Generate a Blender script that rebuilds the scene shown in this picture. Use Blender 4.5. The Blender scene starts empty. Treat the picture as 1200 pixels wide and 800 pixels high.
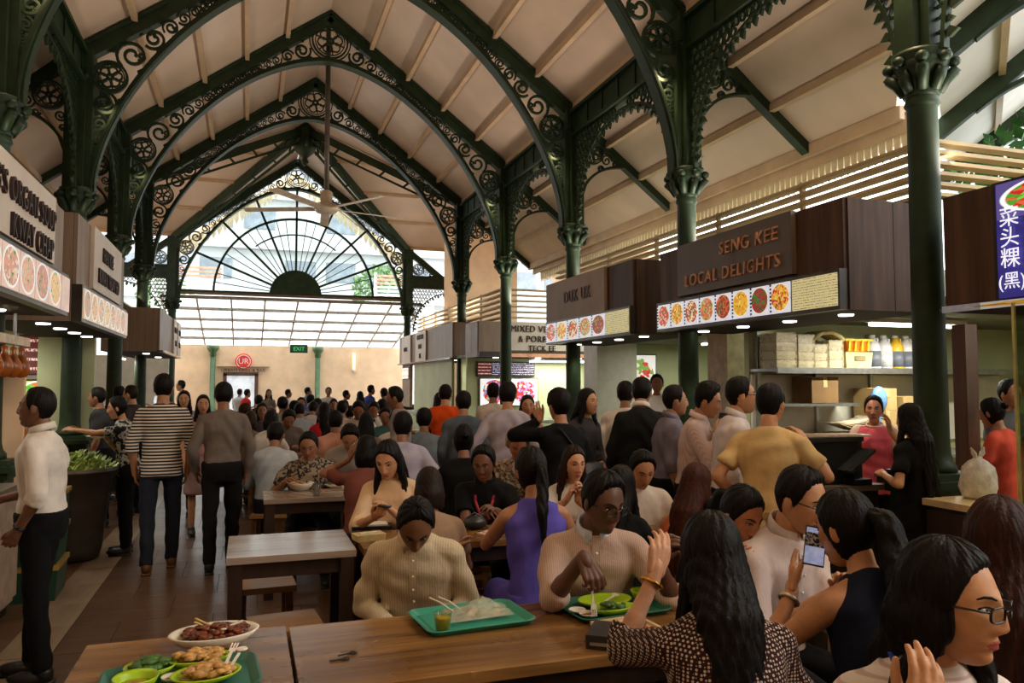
import bpy, bmesh, math, random
import numpy as np
from mathutils import Vector, Matrix, noise
random.seed(7); rng = np.random.default_rng(7)
SC = bpy.context.scene; COL = SC.collection
PI = math.pi
# ---------------------------------------------------------------- camera, world, light, exposure
cam = bpy.data.objects.new('camera', bpy.data.cameras.new('camera')); COL.objects.link(cam)
cam.location = (0, 0, 1.64)
cam.rotation_euler = (math.radians(93.18), 0, math.radians(-18.98))
cam.data.lens = 27; cam.data.sensor_width = 36; cam.data.clip_start = .05; cam.data.clip_end = 300
SC.camera = cam
SC.view_settings.view_transform = 'Standard'; SC.view_settings.look = 'None'
SC.view_settings.gamma = 1; SC.view_settings.exposure = 0.10; SC.view_settings.use_curve_mapping = False
SC.cycles.use_denoising = True
SC.cycles.max_bounces = 8; SC.cycles.diffuse_bounces = 4; SC.cycles.glossy_bounces = 3; SC.cycles.transmission_bounces = 6
SC.cycles.transparent_max_bounces = 12
SC.cycles.caustics_reflective = False; SC.cycles.caustics_refractive = False
SC.cycles.sample_clamp_indirect = 6
W = bpy.data.worlds.new('sky'); SC.world = W; W.use_nodes = True
bg = W.node_tree.nodes['Background']; bg.inputs[0].default_value = (.93, .97, 1, 1); bg.inputs[1].default_value = 4.9

def area(name, loc, rot, sx, sy, power, col=(1, .78, .55)):
    l = bpy.data.lights.new(name, 'AREA'); l.shape = 'RECTANGLE'; l.size = sx; l.size_y = sy; l.energy = power; l.color = col
    o = bpy.data.objects.new(name, l); COL.objects.link(o); o.location = loc; o.rotation_euler = rot
    return o
def spot(name, loc, power, ang=110, blend=.6, col=(1, .8, .58), rot=(0, 0, 0), r=.06):
    l = bpy.data.lights.new(name, 'SPOT'); l.energy = power; l.spot_size = math.radians(ang); l.spot_blend = blend; l.color = col; l.shadow_soft_size = r
    o = bpy.data.objects.new(name, l); COL.objects.link(o); o.location = loc; o.rotation_euler = rot
    return o
# warm strip uplights that stand on top of the stalls and light the roof
for y in (-1.5, 3.0, 6.0, 9.0, 12.5):
    area('roof_uplight', (4.75, y, 3.2), (PI, math.radians(-42), 0), .3, 2.4, 34, (1, .85, .74)).data.spread = math.radians(120)
for y in (-1.5, 3.0, 6.0, 9.0, 12.5, 16.5):
    area('roof_uplight', (-1.95, y, 3.25), (PI, math.radians(42), 0), .3, 2.4, 13, (1, .84, .68)).data.spread = math.radians(120)
for y in (17.0, 20.5):  # from here: added uplights in place of daylight on the crossing roof
    area('roof_uplight', (4.9, y, 3.2), (PI, math.radians(-42), 0), .3, 2.4, 24, (1, .88, .78)).data.spread = math.radians(130)
area('roof_uplight', (-1.95, 20.5, 3.25), (PI, math.radians(42), 0), .3, 2.4, 20, (1, .88, .78)).data.spread = math.radians(130)
# warm strip lamps behind the louvers, washing the hanging valance
for y in (5.5, 8.5, 11.5):
    area('louver_strip_light', (5.25, y, 3.42), (0, math.radians(-122), 0), .06, 2.6, 6, (1, .9, .74))
# added spots without fixtures along the posts, brightening tables, diners and signs
for y in (-2.1, 1.0, 4.1, 7.2, 10.3, 13.4):
    spot('added_fill_spot', (4.2, y, 5.0), 115 if y < 8 else 70, 135, .8, (1, .74, .44), (0, math.radians(28), 0), .15)
    spot('added_fill_spot', (-1.7, y, 5.0), 50 if y < 8 else 30, 135, .8, (1, .72, .42), (0, math.radians(-28), 0), .15)

# ---------------------------------------------------------------- materials
def lin(c):
    return tuple((x / 255 / 12.92 if x / 255 <= .04045 else ((x / 255 + .055) / 1.055) ** 2.4) for x in c) + (1,)
class NT:
    def __init__(s, m):
        s.m = m; s.t = m.node_tree; s.n = s.t.nodes; s.l = s.t.links
        s.b = s.n['Principled BSDF']; s.o = s.n['Material Output']
    def new(s, ty, **kw):
        n = s.n.new(ty)
        for k, v in kw.items():
            if k.startswith('i_'): n.inputs[k[2:].replace('_', ' ')].default_value = v
            else: setattr(n, k, v)
        return n
    def link(s, a, b): s.l.new(a, b)
    def coord(s, scale=(1, 1, 1), kind='Object', rot=(0, 0, 0)):
        c = s.new('ShaderNodeTexCoord'); m = s.new('ShaderNodeMapping'); m.inputs['Scale'].default_value = scale; m.inputs['Rotation'].default_value = rot
        s.link(c.outputs[kind], m.inputs[0]); return m.outputs[0]
    def ramp(s, fac, stops, interp='LINEAR'):
        r = s.new('ShaderNodeValToRGB'); e = r.color_ramp; e.interpolation = interp
        while len(e.elements) < len(stops): e.elements.new(.5)
        for el, (p, c) in zip(e.elements, stops): el.position = p; el.color = lin(c)
        s.link(fac, r.inputs[0]); return r.outputs[0]
    def noise(s, vec, scale, detail=3, rough=.55):
        n = s.new('ShaderNodeTexNoise'); n.inputs['Scale'].default_value = scale; n.inputs['Detail'].default_value = detail; n.inputs['Roughness'].default_value = rough
        s.link(vec, n.inputs['Vector']); return n.outputs['Fac']
    def bump(s, h, st=.3, dist=.01):
        b = s.new('ShaderNodeBump'); b.inputs['Strength'].default_value = st; b.inputs['Distance'].default_value = dist
        s.link(h, b.inputs['Height']); s.link(b.outputs[0], s.b.inputs['Normal'])
    def base(s, c): s.link(c, s.b.inputs['Base Color'])
MATS = {}
def M(name, rgb=(128, 128, 128), rough=.6, metal=0, vary=.12, scale=8, bump=0, bscale=40, stretch=(1, 1, 1), spec=None, emit=None):
    if name in MATS: return MATS[name]
    m = bpy.data.materials.new(name); m.use_nodes = True; t = NT(m)
    t.b.inputs['Roughness'].default_value = rough; t.b.inputs['Metallic'].default_value = metal
    if spec is not None: t.b.inputs['Specular IOR Level'].default_value = spec
    v = t.coord(stretch)
    if vary:
        lo = tuple(max(0, x * (1 - vary)) for x in rgb); hi = tuple(min(255, x * (1 + vary)) for x in rgb)
        t.base(t.ramp(t.noise(v, scale), [(.3, lo), (.7, hi)]))
    else: t.b.inputs['Base Color'].default_value = lin(rgb)
    if bump: t.bump(t.noise(v, bscale, 4), bump)
    if emit: t.b.inputs['Emission Color'].default_value = lin(rgb); t.b.inputs['Emission Strength'].default_value = emit
    MATS[name] = m; return m
def Mwood(name, c1, c2, c3, rough=.35, axis=0, scale=1., bump=.05):
    if name in MATS: return MATS[name]
    m = bpy.data.materials.new(name); m.use_nodes = True; t = NT(m)
    s = [9, 9, 9]; s[axis] = .7; s = tuple(x * scale for x in s)
    v = t.coord(s); n = t.noise(v, 2.2, 5, .62)
    t.base(t.ramp(n, [(.28, c1), (.5, c2), (.74, c3)]))
    n2 = t.noise(t.coord((1.3, 1.3, 1.3)), 2.5, 3)
    r = t.new('ShaderNodeMapRange'); r.inputs['To Min'].default_value = rough - .1; r.inputs['To Max'].default_value = rough + .14
    t.link(n2, r.inputs[0]); t.link(r.outputs[0], t.b.inputs['Roughness'])
    t.bump(n, bump, .004); MATS[name] = m; return m
def Mstripe(name, c1, c2, freq, axis=2, duty=.5, soft=.06, rough=.85):
    """cloth woven in stripes along one axis of the garment"""
    if name in MATS: return MATS[name]
    m = bpy.data.materials.new(name); m.use_nodes = True; t = NT(m)
    sx = t.new('ShaderNodeSeparateXYZ'); t.link(t.coord(), sx.inputs[0])
    a = t.new('ShaderNodeMath', operation='MULTIPLY'); a.inputs[1].default_value = freq; t.link(sx.outputs[axis], a.inputs[0])
    f = t.new('ShaderNodeMath', operation='FRACT'); t.link(a.outputs[0], f.inputs[0])
    t.base(t.ramp(f.outputs[0], [(0, c1), (max(0, duty - soft), c1), (duty, c2), (1 - soft, c2), (1, c1)]))
    t.b.inputs['Roughness'].default_value = rough; t.b.inputs['Specular IOR Level'].default_value = .2
    t.bump(t.noise(t.coord(), 14, 3), .35, .02); MATS[name] = m; return m
def Mprint(name, c1, c2, c3=None, scale=30, kind='floral', rough=.85, stretch=(1, 1, 1)):
    if name in MATS: return MATS[name]
    m = bpy.data.materials.new(name); m.use_nodes = True; t = NT(m)
    v = t.coord(stretch)
    if kind == 'dots':
        n = t.new('ShaderNodeTexVoronoi'); n.inputs['Scale'].default_value = scale; n.inputs['Randomness'].default_value = .12
        t.link(v, n.inputs['Vector']); t.base(t.ramp(n.outputs['Distance'], [(.34, c2), (.42, c1)]))
    else:
        n = t.noise(v, scale, 2, .5)
        st = [(.44, c1), (.5, c2), (.56, c2), (.6, c1)] if not c3 else [(.42, c1), (.47, c2), (.54, c2), (.57, c1), (.63, c3)]
        t.base(t.ramp(n, st))
    t.b.inputs['Roughness'].default_value = rough; t.b.inputs['Specular IOR Level'].default_value = .2
    MATS[name] = m; return m
def cloth(rgb, rough=.88):
    n = 'cloth_%d_%d_%d' % tuple(rgb)
    if n in MATS: return MATS[n]
    m = M(n, rgb, rough, 0, .07, 6, spec=.2); t = NT(m)
    t.bump(t.noise(t.coord((1, 1, .6)), 11, 4), .5, .02); return m
def skin(rgb):
    n = 'skin_%d_%d_%d' % tuple(rgb)
    if n in MATS: return MATS[n]
    m = M(n, rgb, .5, 0, .06, 25, .06, 180); t = NT(m)
    t.b.inputs['Subsurface Weight'].default_value = .08; t.b.inputs['Subsurface Radius'].default_value = (.01, .004, .002); return m
def hairmat(rgb):
    n = 'hair_%d_%d_%d' % tuple(rgb)
    if n in MATS: return MATS[n]
    return M(n, tuple(int(x * .8) for x in rgb), .5, 0, .25, 60, .5, 120, (1, 1, .12), spec=.16)
def Mglass(name, tint=(235, 240, 238), alpha=.12, rough=.03):
    if name in MATS: return MATS[name]
    m = bpy.data.materials.new(name); m.use_nodes = True; t = NT(m)
    tr = t.new('ShaderNodeBsdfTransparent'); tr.inputs[0].default_value = lin(tint)
    gl = t.new('ShaderNodeBsdfGlossy'); gl.inputs['Roughness'].default_value = rough
    lw_ = t.new('ShaderNodeLayerWeight'); fr = t.new('ShaderNodeMath', operation='POWER'); fr.inputs[1].default_value = 4; t.link(lw_.outputs['Facing'], fr.inputs[0])
    ad = t.new('ShaderNodeMath', operation='ADD'); ad.inputs[1].default_value = alpha; t.link(fr.outputs[0], ad.inputs[0])
    mx = t.new('ShaderNodeMixShader'); t.link(ad.outputs[0], mx.inputs[0]); t.link(tr.outputs[0], mx.inputs[1]); t.link(gl.outputs[0], mx.inputs[2])
    t.link(mx.outputs[0], t.o.inputs[0]); MATS[name] = m; return m
def Mfilm(name, rgb, alpha=.5, rough=.25):
    if name in MATS: return MATS[name]
    m = M(name, rgb, rough, 0, .1, 20, .3, 60); t = NT(m); t.b.inputs['Alpha'].default_value = alpha; return m
def Mtrans(name, rgb, clear=.25):
    if name in MATS: return MATS[name]
    m = bpy.data.materials.new(name); m.use_nodes = True; t = NT(m)
    a = t.new('ShaderNodeBsdfTranslucent'); b = t.new('ShaderNodeBsdfTransparent'); d = t.new('ShaderNodeBsdfDiffuse')
    a.inputs[0].default_value = lin(rgb); b.inputs[0].default_value = lin(rgb); d.inputs[0].default_value = lin(rgb)
    x = t.new('ShaderNodeMixShader'); x.inputs[0].default_value = clear; t.link(a.outputs[0], x.inputs[1]); t.link(b.outputs[0], x.inputs[2])
    y = t.new('ShaderNodeMixShader'); y.inputs[0].default_value = .12; t.link(x.outputs[0], y.inputs[1]); t.link(d.outputs[0], y.inputs[2])
    t.link(y.outputs[0], t.o.inputs[0]); MATS[name] = m; return m
FOODN = [0]
def Mfood(c1, c2, c3, garnish=(70, 130, 40), emit=0, bgc=(235, 238, 245), scale=13, marks=False):
    """flat food photograph printed on a light-box panel: panel spans 0..1 in object X (width) and Z (height)"""
    FOODN[0] += 1; m = bpy.data.materials.new('menu_photo_print_%d' % FOODN[0]); m.use_nodes = True; t = NT(m)
    v = t.coord((1, 1, 1), 'UV')
    sub = t.new('ShaderNodeVectorMath', operation='SUBTRACT'); sub.inputs[1].default_value = (.52, .52, 0); t.link(v, sub.inputs[0])
    sc = t.new('ShaderNodeVectorMath', operation='MULTIPLY'); sc.inputs[1].default_value = (1, 1.0, 0); t.link(sub.outputs[0], sc.inputs[0])
    ln = t.new('ShaderNodeVectorMath', operation='LENGTH'); t.link(sc.outputs[0], ln.inputs[0])
    off = t.new('ShaderNodeVectorMath', operation='ADD'); off.inputs[1].default_value = (FOODN[0] * 3.7, FOODN[0] * 1.3, 0); t.link(v, off.inputs[0])
    vo = t.new('ShaderNodeTexVoronoi'); vo.inputs['Scale'].default_value = scale; t.link(off.outputs[0], vo.inputs['Vector'])
    sx = t.new('ShaderNodeSeparateXYZ'); t.link(vo.outputs['Color'], sx.inputs[0])
    fc = t.ramp(sx.outputs[0], [(.0, c1), (.35, c2), (.62, c3), (.88, garnish), (.95, c2)], 'CONSTANT')
    mk = t.ramp(ln.outputs[1], [(0, (255, 255, 255)), (.43, (255, 255, 255)), (.45, (0, 0, 0))])
    rim = t.ramp(ln.outputs[1], [(.0, (250, 250, 250)), (.475, (250, 250, 252)), (.485, (190, 195, 205)), (.495, bgc)])
    mx = t.new('ShaderNodeMix', data_type='RGBA'); t.link(mk, mx.inputs[0]); t.link(rim, mx.inputs[6]); t.link(fc, mx.inputs[7])
    res = mx.outputs[2]
    if marks:
        su = t.new('ShaderNodeSeparateXYZ'); t.link(v, su.inputs[0]); a1 = t.new('ShaderNodeMath', operation='LESS_THAN'); a1.inputs[1].default_value = .1; t.link(su.outputs[0], a1.inputs[0])
        a2 = t.new('ShaderNodeMath', operation='MULTIPLY'); a2.inputs[1].default_value = 8; t.link(su.outputs[1], a2.inputs[0]); a3 = t.new('ShaderNodeMath', operation='FRACT'); t.link(a2.outputs[0], a3.inputs[0]); a4 = t.new('ShaderNodeMath', operation='GREATER_THAN'); a4.inputs[1].default_value = .4; t.link(a3.outputs[0], a4.inputs[0])
        a5 = t.new('ShaderNodeMath', operation='MULTIPLY'); t.link(a1.outputs[0], a5.inputs[0]); t.link(a4.outputs[0], a5.inputs[1]); m2 = t.new('ShaderNodeMix', data_type='RGBA'); t.link(a5.outputs[0], m2.inputs[0]); t.link(res, m2.inputs[6]); m2.inputs[7].default_value = (.02, .02, .04, 1); res = m2.outputs[2]
    t.base(res); t.b.inputs['Roughness'].default_value = .4
    if emit: t.link(res, t.b.inputs['Emission Color']); t.b.inputs['Emission Strength'].default_value = emit
    return m
IRON = M('dark_green_paint', (34, 51, 31), .5, 0, .18, 5, spec=.3)
IRON2 = M('mid_green_paint', (72, 104, 66), .4, 0, .12, 5)
BROWN = Mwood('brown_laminate', (56, 40, 31), (80, 59, 46), (104, 78, 62), .5, 2, .5)
DARK = M('dark_brown_panel', (34, 26, 22), .7, spec=.15); NT(BROWN).b.inputs['Specular IOR Level'].default_value = .15
STEEL = M('brushed_steel', (170, 172, 172), .32, .9, .08, 20)
CREAM = M('cream_wall_paint', (236, 202, 164), .85, 0, .05, 2)
WHITE = M('white_plastic', (232, 230, 224), .5, 0, .03)
BLACK = M('black_plastic', (20, 20, 21), .4, 0, .1)

# ---------------------------------------------------------------- mesh builder
class MB:
    def __init__(s): s.v = []; s.f = []; s.m = []
    def add(s, vs, fs, mi=0):
        o = len(s.v); s.v.extend([tuple(map(float, p)) for p in vs]); s.f.extend([tuple(i + o for i in f) for f in fs]); s.m.extend([mi] * len(fs)); return s
    def box(s, c, d, rz=0, mi=0, rot=None, taper=1):
        x, y, z = d[0] / 2, d[1] / 2, d[2] / 2; R = rot if rot is not None else Matrix.Rotation(rz, 3, 'Z')
        vs = [R @ Vector((a * (taper if k < 0 else 1), b * (taper if k < 0 else 1), k)) + Vector(c) for k in (-z, z) for a, b in ((-x, -y), (x, -y), (x, y), (-x, y))]
        return s.add(vs, [(3, 2, 1, 0), (4, 5, 6, 7), (0, 1, 5, 4), (1, 2, 6, 5), (2, 3, 7, 6), (3, 0, 4, 7)], mi)
    def bbox(s, a, b, mi=0):
        return s.box([(p + q) / 2 for p, q in zip(a, b)], [abs(q - p) for p, q in zip(a, b)], 0, mi)
    def bar(s, p, q, w, h=None, mi=0, up=(0, 0, 1)):
        p, q = Vector(p), Vector(q); d = q - p; L = d.length; d.normalize(); u = Vector(up)
        if abs(d.dot(u)) > .98: u = Vector((1, 0, 0))
        x = d.cross(u).normalized(); z = x.cross(d)
        return s.box((p + q) / 2, (w, L, h or w), 0, mi, Matrix((x, d, z)).transposed())
    def tube(s, pts, r, n=8, mi=0, cap=True, sx=1):
        pts = [Vector(p) for p in pts]; N = len(pts); rs = r if hasattr(r, '__len__') else [r] * N
        base = len(s.v); prev = None
        for i, p in enumerate(pts):
            d = (pts[min(i + 1, N - 1)] - pts[max(i - 1, 0)])
            d = d.normalized() if d.length > 1e-9 else Vector((0, 0, 1))
            if prev is None:
                a = Vector((0, 0, 1)) if abs(d.z) < .9 else Vector((1, 0, 0)); x = d.cross(a).normalized()
            else: x = (prev - d * prev.dot(d)); x = x.normalized() if x.length > 1e-6 else d.orthogonal().normalized()
            prev = x; y = d.cross(x)
            for k in range(n):
                t = 2 * PI * k / n; s.v.append(tuple(p + x * (math.cos(t) * rs[i] * sx) + y * (math.sin(t) * rs[i])))
        for i in range(N - 1):
            for k in range(n):
                a, b = base + i * n + k, base + i * n + (k + 1) % n; s.f.append((a, b, b + n, a + n)); s.m.append(mi)
        if cap:
            s.f.append(tuple(base + k for k in reversed(range(n)))); s.m.append(mi)
            s.f.append(tuple(base + (N - 1) * n + k for k in range(n))); s.m.append(mi)
        return s
    def lathe(s, prof, c=(0, 0, 0), n=20, mi=0, sy=1, rot=None):
        """prof: (radius, z) from bottom to top"""
        base = len(s.v); R = rot or Matrix.Identity(3)
        for r, z in prof:
            for k in range(n):
                t = 2 * PI * k / n; s.v.append(tuple(R @ Vector((math.cos(t) * r, math.sin(t) * r * sy, z)) + Vector(c)))
        for i in range(len(prof) - 1):
            for k in range(n):
                a, b = base + i * n + k, base + i * n + (k + 1) % n; s.f.append((a, b, b + n, a + n)); s.m.append(mi)
        s.f.append(tuple(base + k for k in reversed(range(n)))); s.m.append(mi)
        s.f.append(tuple(base + (len(prof) - 1) * n + k for k in range(n))); s.m.append(mi)
        return s
    def ell(s, c, r, n=12, m=8, mi=0, rot=None):
        vs = []; fs = []; R = rot or Matrix.Identity(3)
        for i in range(m + 1):
            p = -PI / 2 + PI * i / m
            for k in range(n):
                t = 2 * PI * k / n
                vs.append(R @ Vector((math.cos(p) * math.cos(t) * r[0], math.cos(p) * math.sin(t) * r[1], math.sin(p) * r[2])) + Vector(c))
        for i in range(m):
            for k in range(n):
                fs.append((i * n + k, i * n + (k + 1) % n, (i + 1) * n + (k + 1) % n, (i + 1) * n + k))
        return s.add(vs, fs, mi)
    def prism(s, poly, z0, z1, mi=0, f=None):
        n = len(poly); f = f or (lambda a, b, c: (a, b, c))
        return s.add([f(x, y, z0) for x, y in poly] + [f(x, y, z1) for x, y in poly],
                     [tuple(reversed(range(n))), tuple(range(n, 2 * n))] + [(i, (i + 1) % n, n + (i + 1) % n, n + i) for i in range(n)], mi)
    def ribbon(s, pts, w, t, f, closed=False, mi=0):
        """flat iron strip along a 2D path; f maps (a, b, depth) to 3D"""
        N = len(pts); base = len(s.v); P2 = np.array(pts, float)
        for i in range(N):
            if closed: d = P2[(i + 1) % N] - P2[i - 1]
            else: d = P2[min(i + 1, N - 1)] - P2[max(i - 1, 0)]
            d = d / (np.linalg.norm(d) + 1e-9); n = np.array((-d[1], d[0])) * w / 2
            for sg, c in ((1, t / 2), (-1, t / 2), (-1, -t / 2), (1, -t / 2)):
                q = P2[i] + sg * n; s.v.append(tuple(f(q[0], q[1], c)))
        for i in range(N if closed else N - 1):
            j = (i + 1) % N
            for k in range(4):
                s.f.append((base + i * 4 + k, base + i * 4 + (k + 1) % 4, base + j * 4 + (k + 1) % 4, base + j * 4 + k)); s.m.append(mi)
        return s
    def mesh(s, name, mats, smooth=False):
        me = bpy.data.meshes.new(name); me.from_pydata(s.v, [], s.f)
        for m in (mats if isinstance(mats, (list, tuple)) else [mats]): me.materials.append(m)
        if any(s.m): me.polygons.foreach_set('material_index', s.m)
        if smooth: me.polygons.foreach_set('use_smooth', [True] * len(s.f))
        me.update(); return me
    def build(s, name, mats, parent=None, smooth=False, loc=None, rz=None):
        return link(name, s.mesh(name, mats, smooth), parent, loc, rz)
def link(name, me, parent=None, loc=None, rz=None):
    o = bpy.data.objects.new(name, me); COL.objects.link(o)
    if parent is not None: o.parent = parent
    if loc is not None: o.location = loc
    if rz is not None: o.rotation_euler = (0, 0, rz)
    return o
def tag(o, label=None, cat=None, group=None, kind=None):
    for k, v in (('label', label), ('category', cat), ('group', group), ('kind', kind)):
        if v: o[k] = v
    return o
def thing(name, label, cat, loc=(0, 0, 0), rz=0, group=None):
    o = bpy.data.objects.new(name, None); COL.objects.link(o); o.location = loc; o.rotation_euler = (0, 0, rz)
    return tag(o, label, cat, group)
def struct(o): o['kind'] = 'structure'; return o
def dup(o, loc=None, rz=None, label=None, group=None, parent=None):
    c = o.copy(); COL.objects.link(c)
    if parent is not None: c.parent = parent
    for ch in list(o.children): dup(ch, parent=c)
    if loc is not None: c.location = loc
    if rz is not None: c.rotation_euler = (0, 0, rz)
    if label: c['label'] = label
    if group: c['group'] = group
    return c
TEXTS = []
def text(body, size, loc, rot, m, parent, depth=.008, name='lettering', sx=1., align='CENTER', space=1.):
    cu = bpy.data.curves.new('lettering_curve', 'FONT'); cu.body = body; cu.size = size; cu.extrude = depth; cu.align_x = align; cu.align_y = 'CENTER'; cu.space_character = space; cu.shear = .07 if m.name == 'letter_copper' else 0
    cu.resolution_u = 3
    o = bpy.data.objects.new('tmp_text', cu); COL.objects.link(o)
    TEXTS.append((o, name, m, parent, loc, rot, sx)); return o

# ================================================================ structure
XR, XL, XC = 4.5, -1.98, 1.26
YK = [4.12 + 3.105 * k for k in range(7)]
ZCAP, ZTOP, ZAP = 3.854, 5.654, 8.04
W2 = (XR - XL) / 2
FLOOR_TILE = Mwood('floor_tile_brown', (66, 46, 34), (92, 66, 46), (112, 84, 60), .3, 0, .6, .02)
FLOOR_EDGE = Mwood('floor_tile_beige', (120, 100, 78), (140, 120, 96), (152, 134, 112), .35, 1, .6, .02)
GROUT = M('floor_grout', (60, 46, 36), .7)
fl = MB().bbox((-8, -8, -.1), (14, 45, -.004)).build('floor', GROUT); struct(fl)
tm = {}
def floor_piece(name, x0, x1, y0, y1, m):
    k = (round(x1 - x0, 2), round(y1 - y0, 2), m.name)
    if k not in tm: tm[k] = MB().box((0, 0, -.002), (x1 - x0 - .006, y1 - y0 - .006, .004)).mesh('floor_tile', m)
    o = link('floor_tile', tm[k], fl, ((x0 + x1) / 2, (y0 + y1) / 2, 0)); return o
for i in range(25):
    y = 2.4 + .6 * i
    floor_piece('floor_tile', -1.40, -1.10, y, y + .6, FLOOR_EDGE)
    for j in range(9):
        x = -1.10 + .6 * j - (.3 if i % 2 else 0)
        floor_piece('floor_tile', max(x, -1.10), min(x + .6, 3.7), y, y + .6, FLOOR_TILE)
rest = MB()
rest.bbox((3.7, -8, -.004), (14, 45, 0)); rest.bbox((-1.1, -8, -.004), (3.7, 2.4, 0)); rest.bbox((-1.1, 17.4, -.004), (3.7, 45, 0)); rest.bbox((-8, -8, -.004), (-1.4, 45, 0))
o = rest.build('floor_surface', FLOOR_TILE, fl)

# ---- walls
struct(MB().bbox((-2.45, 28.0, 0), (5.4, 28.2, 2.95)).build('wall_far', CREAM))
struct(MB().bbox((-6.2, -8, 0), (-6.0, 28, 5)).build('wall_left', CREAM))
struct(MB().bbox((-6.2, -8.2, 0), (14, -8, 9)).build('wall_added_back', CREAM))  # added behind the camera, unseen, to keep daylight off the foreground
struct(MB().bbox((11.0, -8, 0), (11.2, 16.5, 3.3)).build('wall_added_right', CREAM))  # added to close off the sky light from the right
struct(MB().bbox((9.2, 16.5, 0), (9.4, 22.8, 8.3)).build('wall_transept_right', CREAM))
struct(MB().bbox((-7.4, 16.5, 3.6), (-7.2, 22.8, 8.3)).build('wall_transept_left', CREAM))
struct(MB().bbox((5.1, 20.2, 0), (7.1, 20.6, 5.8)).build('wall_pier', CREAM))

# ---- ceiling: boarded roof panels between purlins, on rafters
PANEL = M('roof_board_cream', (204, 182, 158), .42, 0, .05, 1.2, .08, 3)
PANEL2 = M('roof_board_white', (214, 210, 200), .55, 0, .05, 1.2)
PURL = M('purlin_cream_paint', (196, 168, 134), .55, 0, .06, 3)
ceil = struct(MB().bbox((XC - .12, -8, 8.16), (XC + .12, 19.65, 8.24)).build('ceiling', PURL))
def quad_panel(p, name='roof_panel', m=PANEL, th=.03, parent=ceil):
    p = [Vector(q) for q in p]; n = (p[1] - p[0]).cross(p[-1] - p[0]).normalized()
    if n.z < 0: n = -n
    k = len(p); c = sum(p, Vector()) / k
    q = [a + (c - a).normalized() * .012 for a in p]
    return MB().add(q + [a + n * th for a in q], [tuple(reversed(range(k))), tuple(range(k, 2 * k))] + [(i, (i + 1) % k, k + (i + 1) % k, k + i) for i in range(k)]).build(name, m, parent)
slope = [(0, ZAP + .12)] + [(W2 * f, ZAP + .12 + (ZTOP + .12 - ZAP - .12) * f) for f in (.22, .42, .62, .82, 1.0)] + [(W2 + .55, 5.27), (W2 + 1.1, 4.83), (W2 + 1.65, 4.40)]
ybay = [-8, -2.09, 1.015] + YK[:5]
for sgn in (1, -1):
    for b in range(len(ybay) - 1):
        y0, y1 = ybay[b], ybay[b + 1]
        for i in range(len(slope) - 1):
            (a, za), (c, zc) = slope[i], slope[i + 1]; j = random.uniform(-.012, .012)
            if sgn > 0 and i >= 5:      # the right eaves stop at a valley by the nearest column
                if b < 3: continue
                if b == 3:
                    quad_panel([(XC + a, YK[0] + (a - W2) * 1.1, za + j), (XC + c, YK[0] + (c - W2) * 1.1, zc - j), (XC + c, y1, zc - j), (XC + a, y1, za + j)]); continue
            quad_panel([(XC + sgn * a, y0, za + j), (XC + sgn * c, y0, zc - j), (XC + sgn * c, y1, zc - j), (XC + sgn * a, y1, za + j)])
    for i in range(1, len(slope)):
        a, z = slope[i]
        for b in range(1, len(ybay) - 1):
            if sgn > 0 and i > 5 and b < 3: continue
            ys_ = ybay[b] + ((a - W2) * 1.1 if sgn > 0 and i > 5 and b == 3 else 0)
            MB().bar((XC + sgn * a, ys_, z - .05), (XC + sgn * a, ybay[b + 1], z - .05), .07, .09, 0).build('purlin', PURL, ceil)
# crossing: valleys from the hub to the columns, transept slopes
HUB = (XC, YK[5], ZAP + .12); y4, y6, ze = YK[4], YK[6], ZTOP + .12
for sgn in (1, -1):
    xe = XC + sgn * W2; xo = XC + sgn * 8.0
    quad_panel([(XC, y4, HUB[2]), (xe, y4, ze), HUB]); quad_panel([HUB, (xe, y6, ze), (XC, y6, HUB[2])])
    for k in range(4):
        f0, f1 = k / 4, (k + 1) / 4
        za, zb = HUB[2] + (ze - HUB[2]) * f0, HUB[2] + (ze - HUB[2]) * f1
        for yy in (y6, y4):
            ya, yb = HUB[1] + (yy - HUB[1]) * f0, HUB[1] + (yy - HUB[1]) * f1
            xa, xb = XC + sgn * W2 * f0, XC + sgn * W2 * f1
            quad_panel([(xa, ya, za), (xb, yb, zb), (xo, yb, zb), (xo, ya, za)])
            if yy == y6: MB().bar((xb, yb, zb - .04), (xo, yb, zb - .04), .06, .08).build('purlin', PURL, ceil)
# the neighbouring roof rising beyond the eaves on the right
WU, WR, WP = np.array((.768, .640, 0)), np.array((.640, -.768, .76)), np.array((4.5, 4.12, 4.78))   # a radial wing whose eaves start at the nearest column
wp = lambda t_, s_, dz=0: WP + WU * t_ + WR * s_ + np.array((0, 0, dz))
for k in range(8):
    ta, tb = [max(-7, (4.56 - 4.5 - .64 * q) / .768) for q in (k, k + 1)]; ts = [0, 2.0, 4.2, 6.5, 8.8, 11.0]
    if k > 0: quad_panel([wp(ta, k), wp(0, k), wp(0, k + 1), wp(tb, k + 1)], m=PANEL2)
    else: quad_panel([wp(0, 0), wp(0, 1), wp(tb, 1)], m=PANEL2)
    for i in range(5): quad_panel([wp(ts[i], k), wp(ts[i + 1], k), wp(ts[i + 1], k + 1), wp(ts[i], k + 1)], m=PANEL2)
    if k: MB().bar(wp(0, k * .62, -.05), wp(11, k * .62, -.05), .07, .09).build('purlin', PURL, ceil)
MB().bbox((6.15, 5.9, 4.38), (6.45, 16.6, 4.44)).build('gutter_board', PURL, ceil)
MB().bbox((6.1, 5.85, 4.28), (6.16, 16.6, 4.42)).bbox((6.22, 5.85, 4.18), (6.26, 16.6, 4.34)).build('eaves_board', PURL, ceil)
MB().bbox((-5.0, -8, 4.34), (-3.6, 16.6, 4.40)).build('gutter_board', PURL, ceil)
MB().bbox((-6.2, -8, 4.40), (-4.9, 28, 4.46)).build('gutter_board', PURL, ceil)

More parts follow.
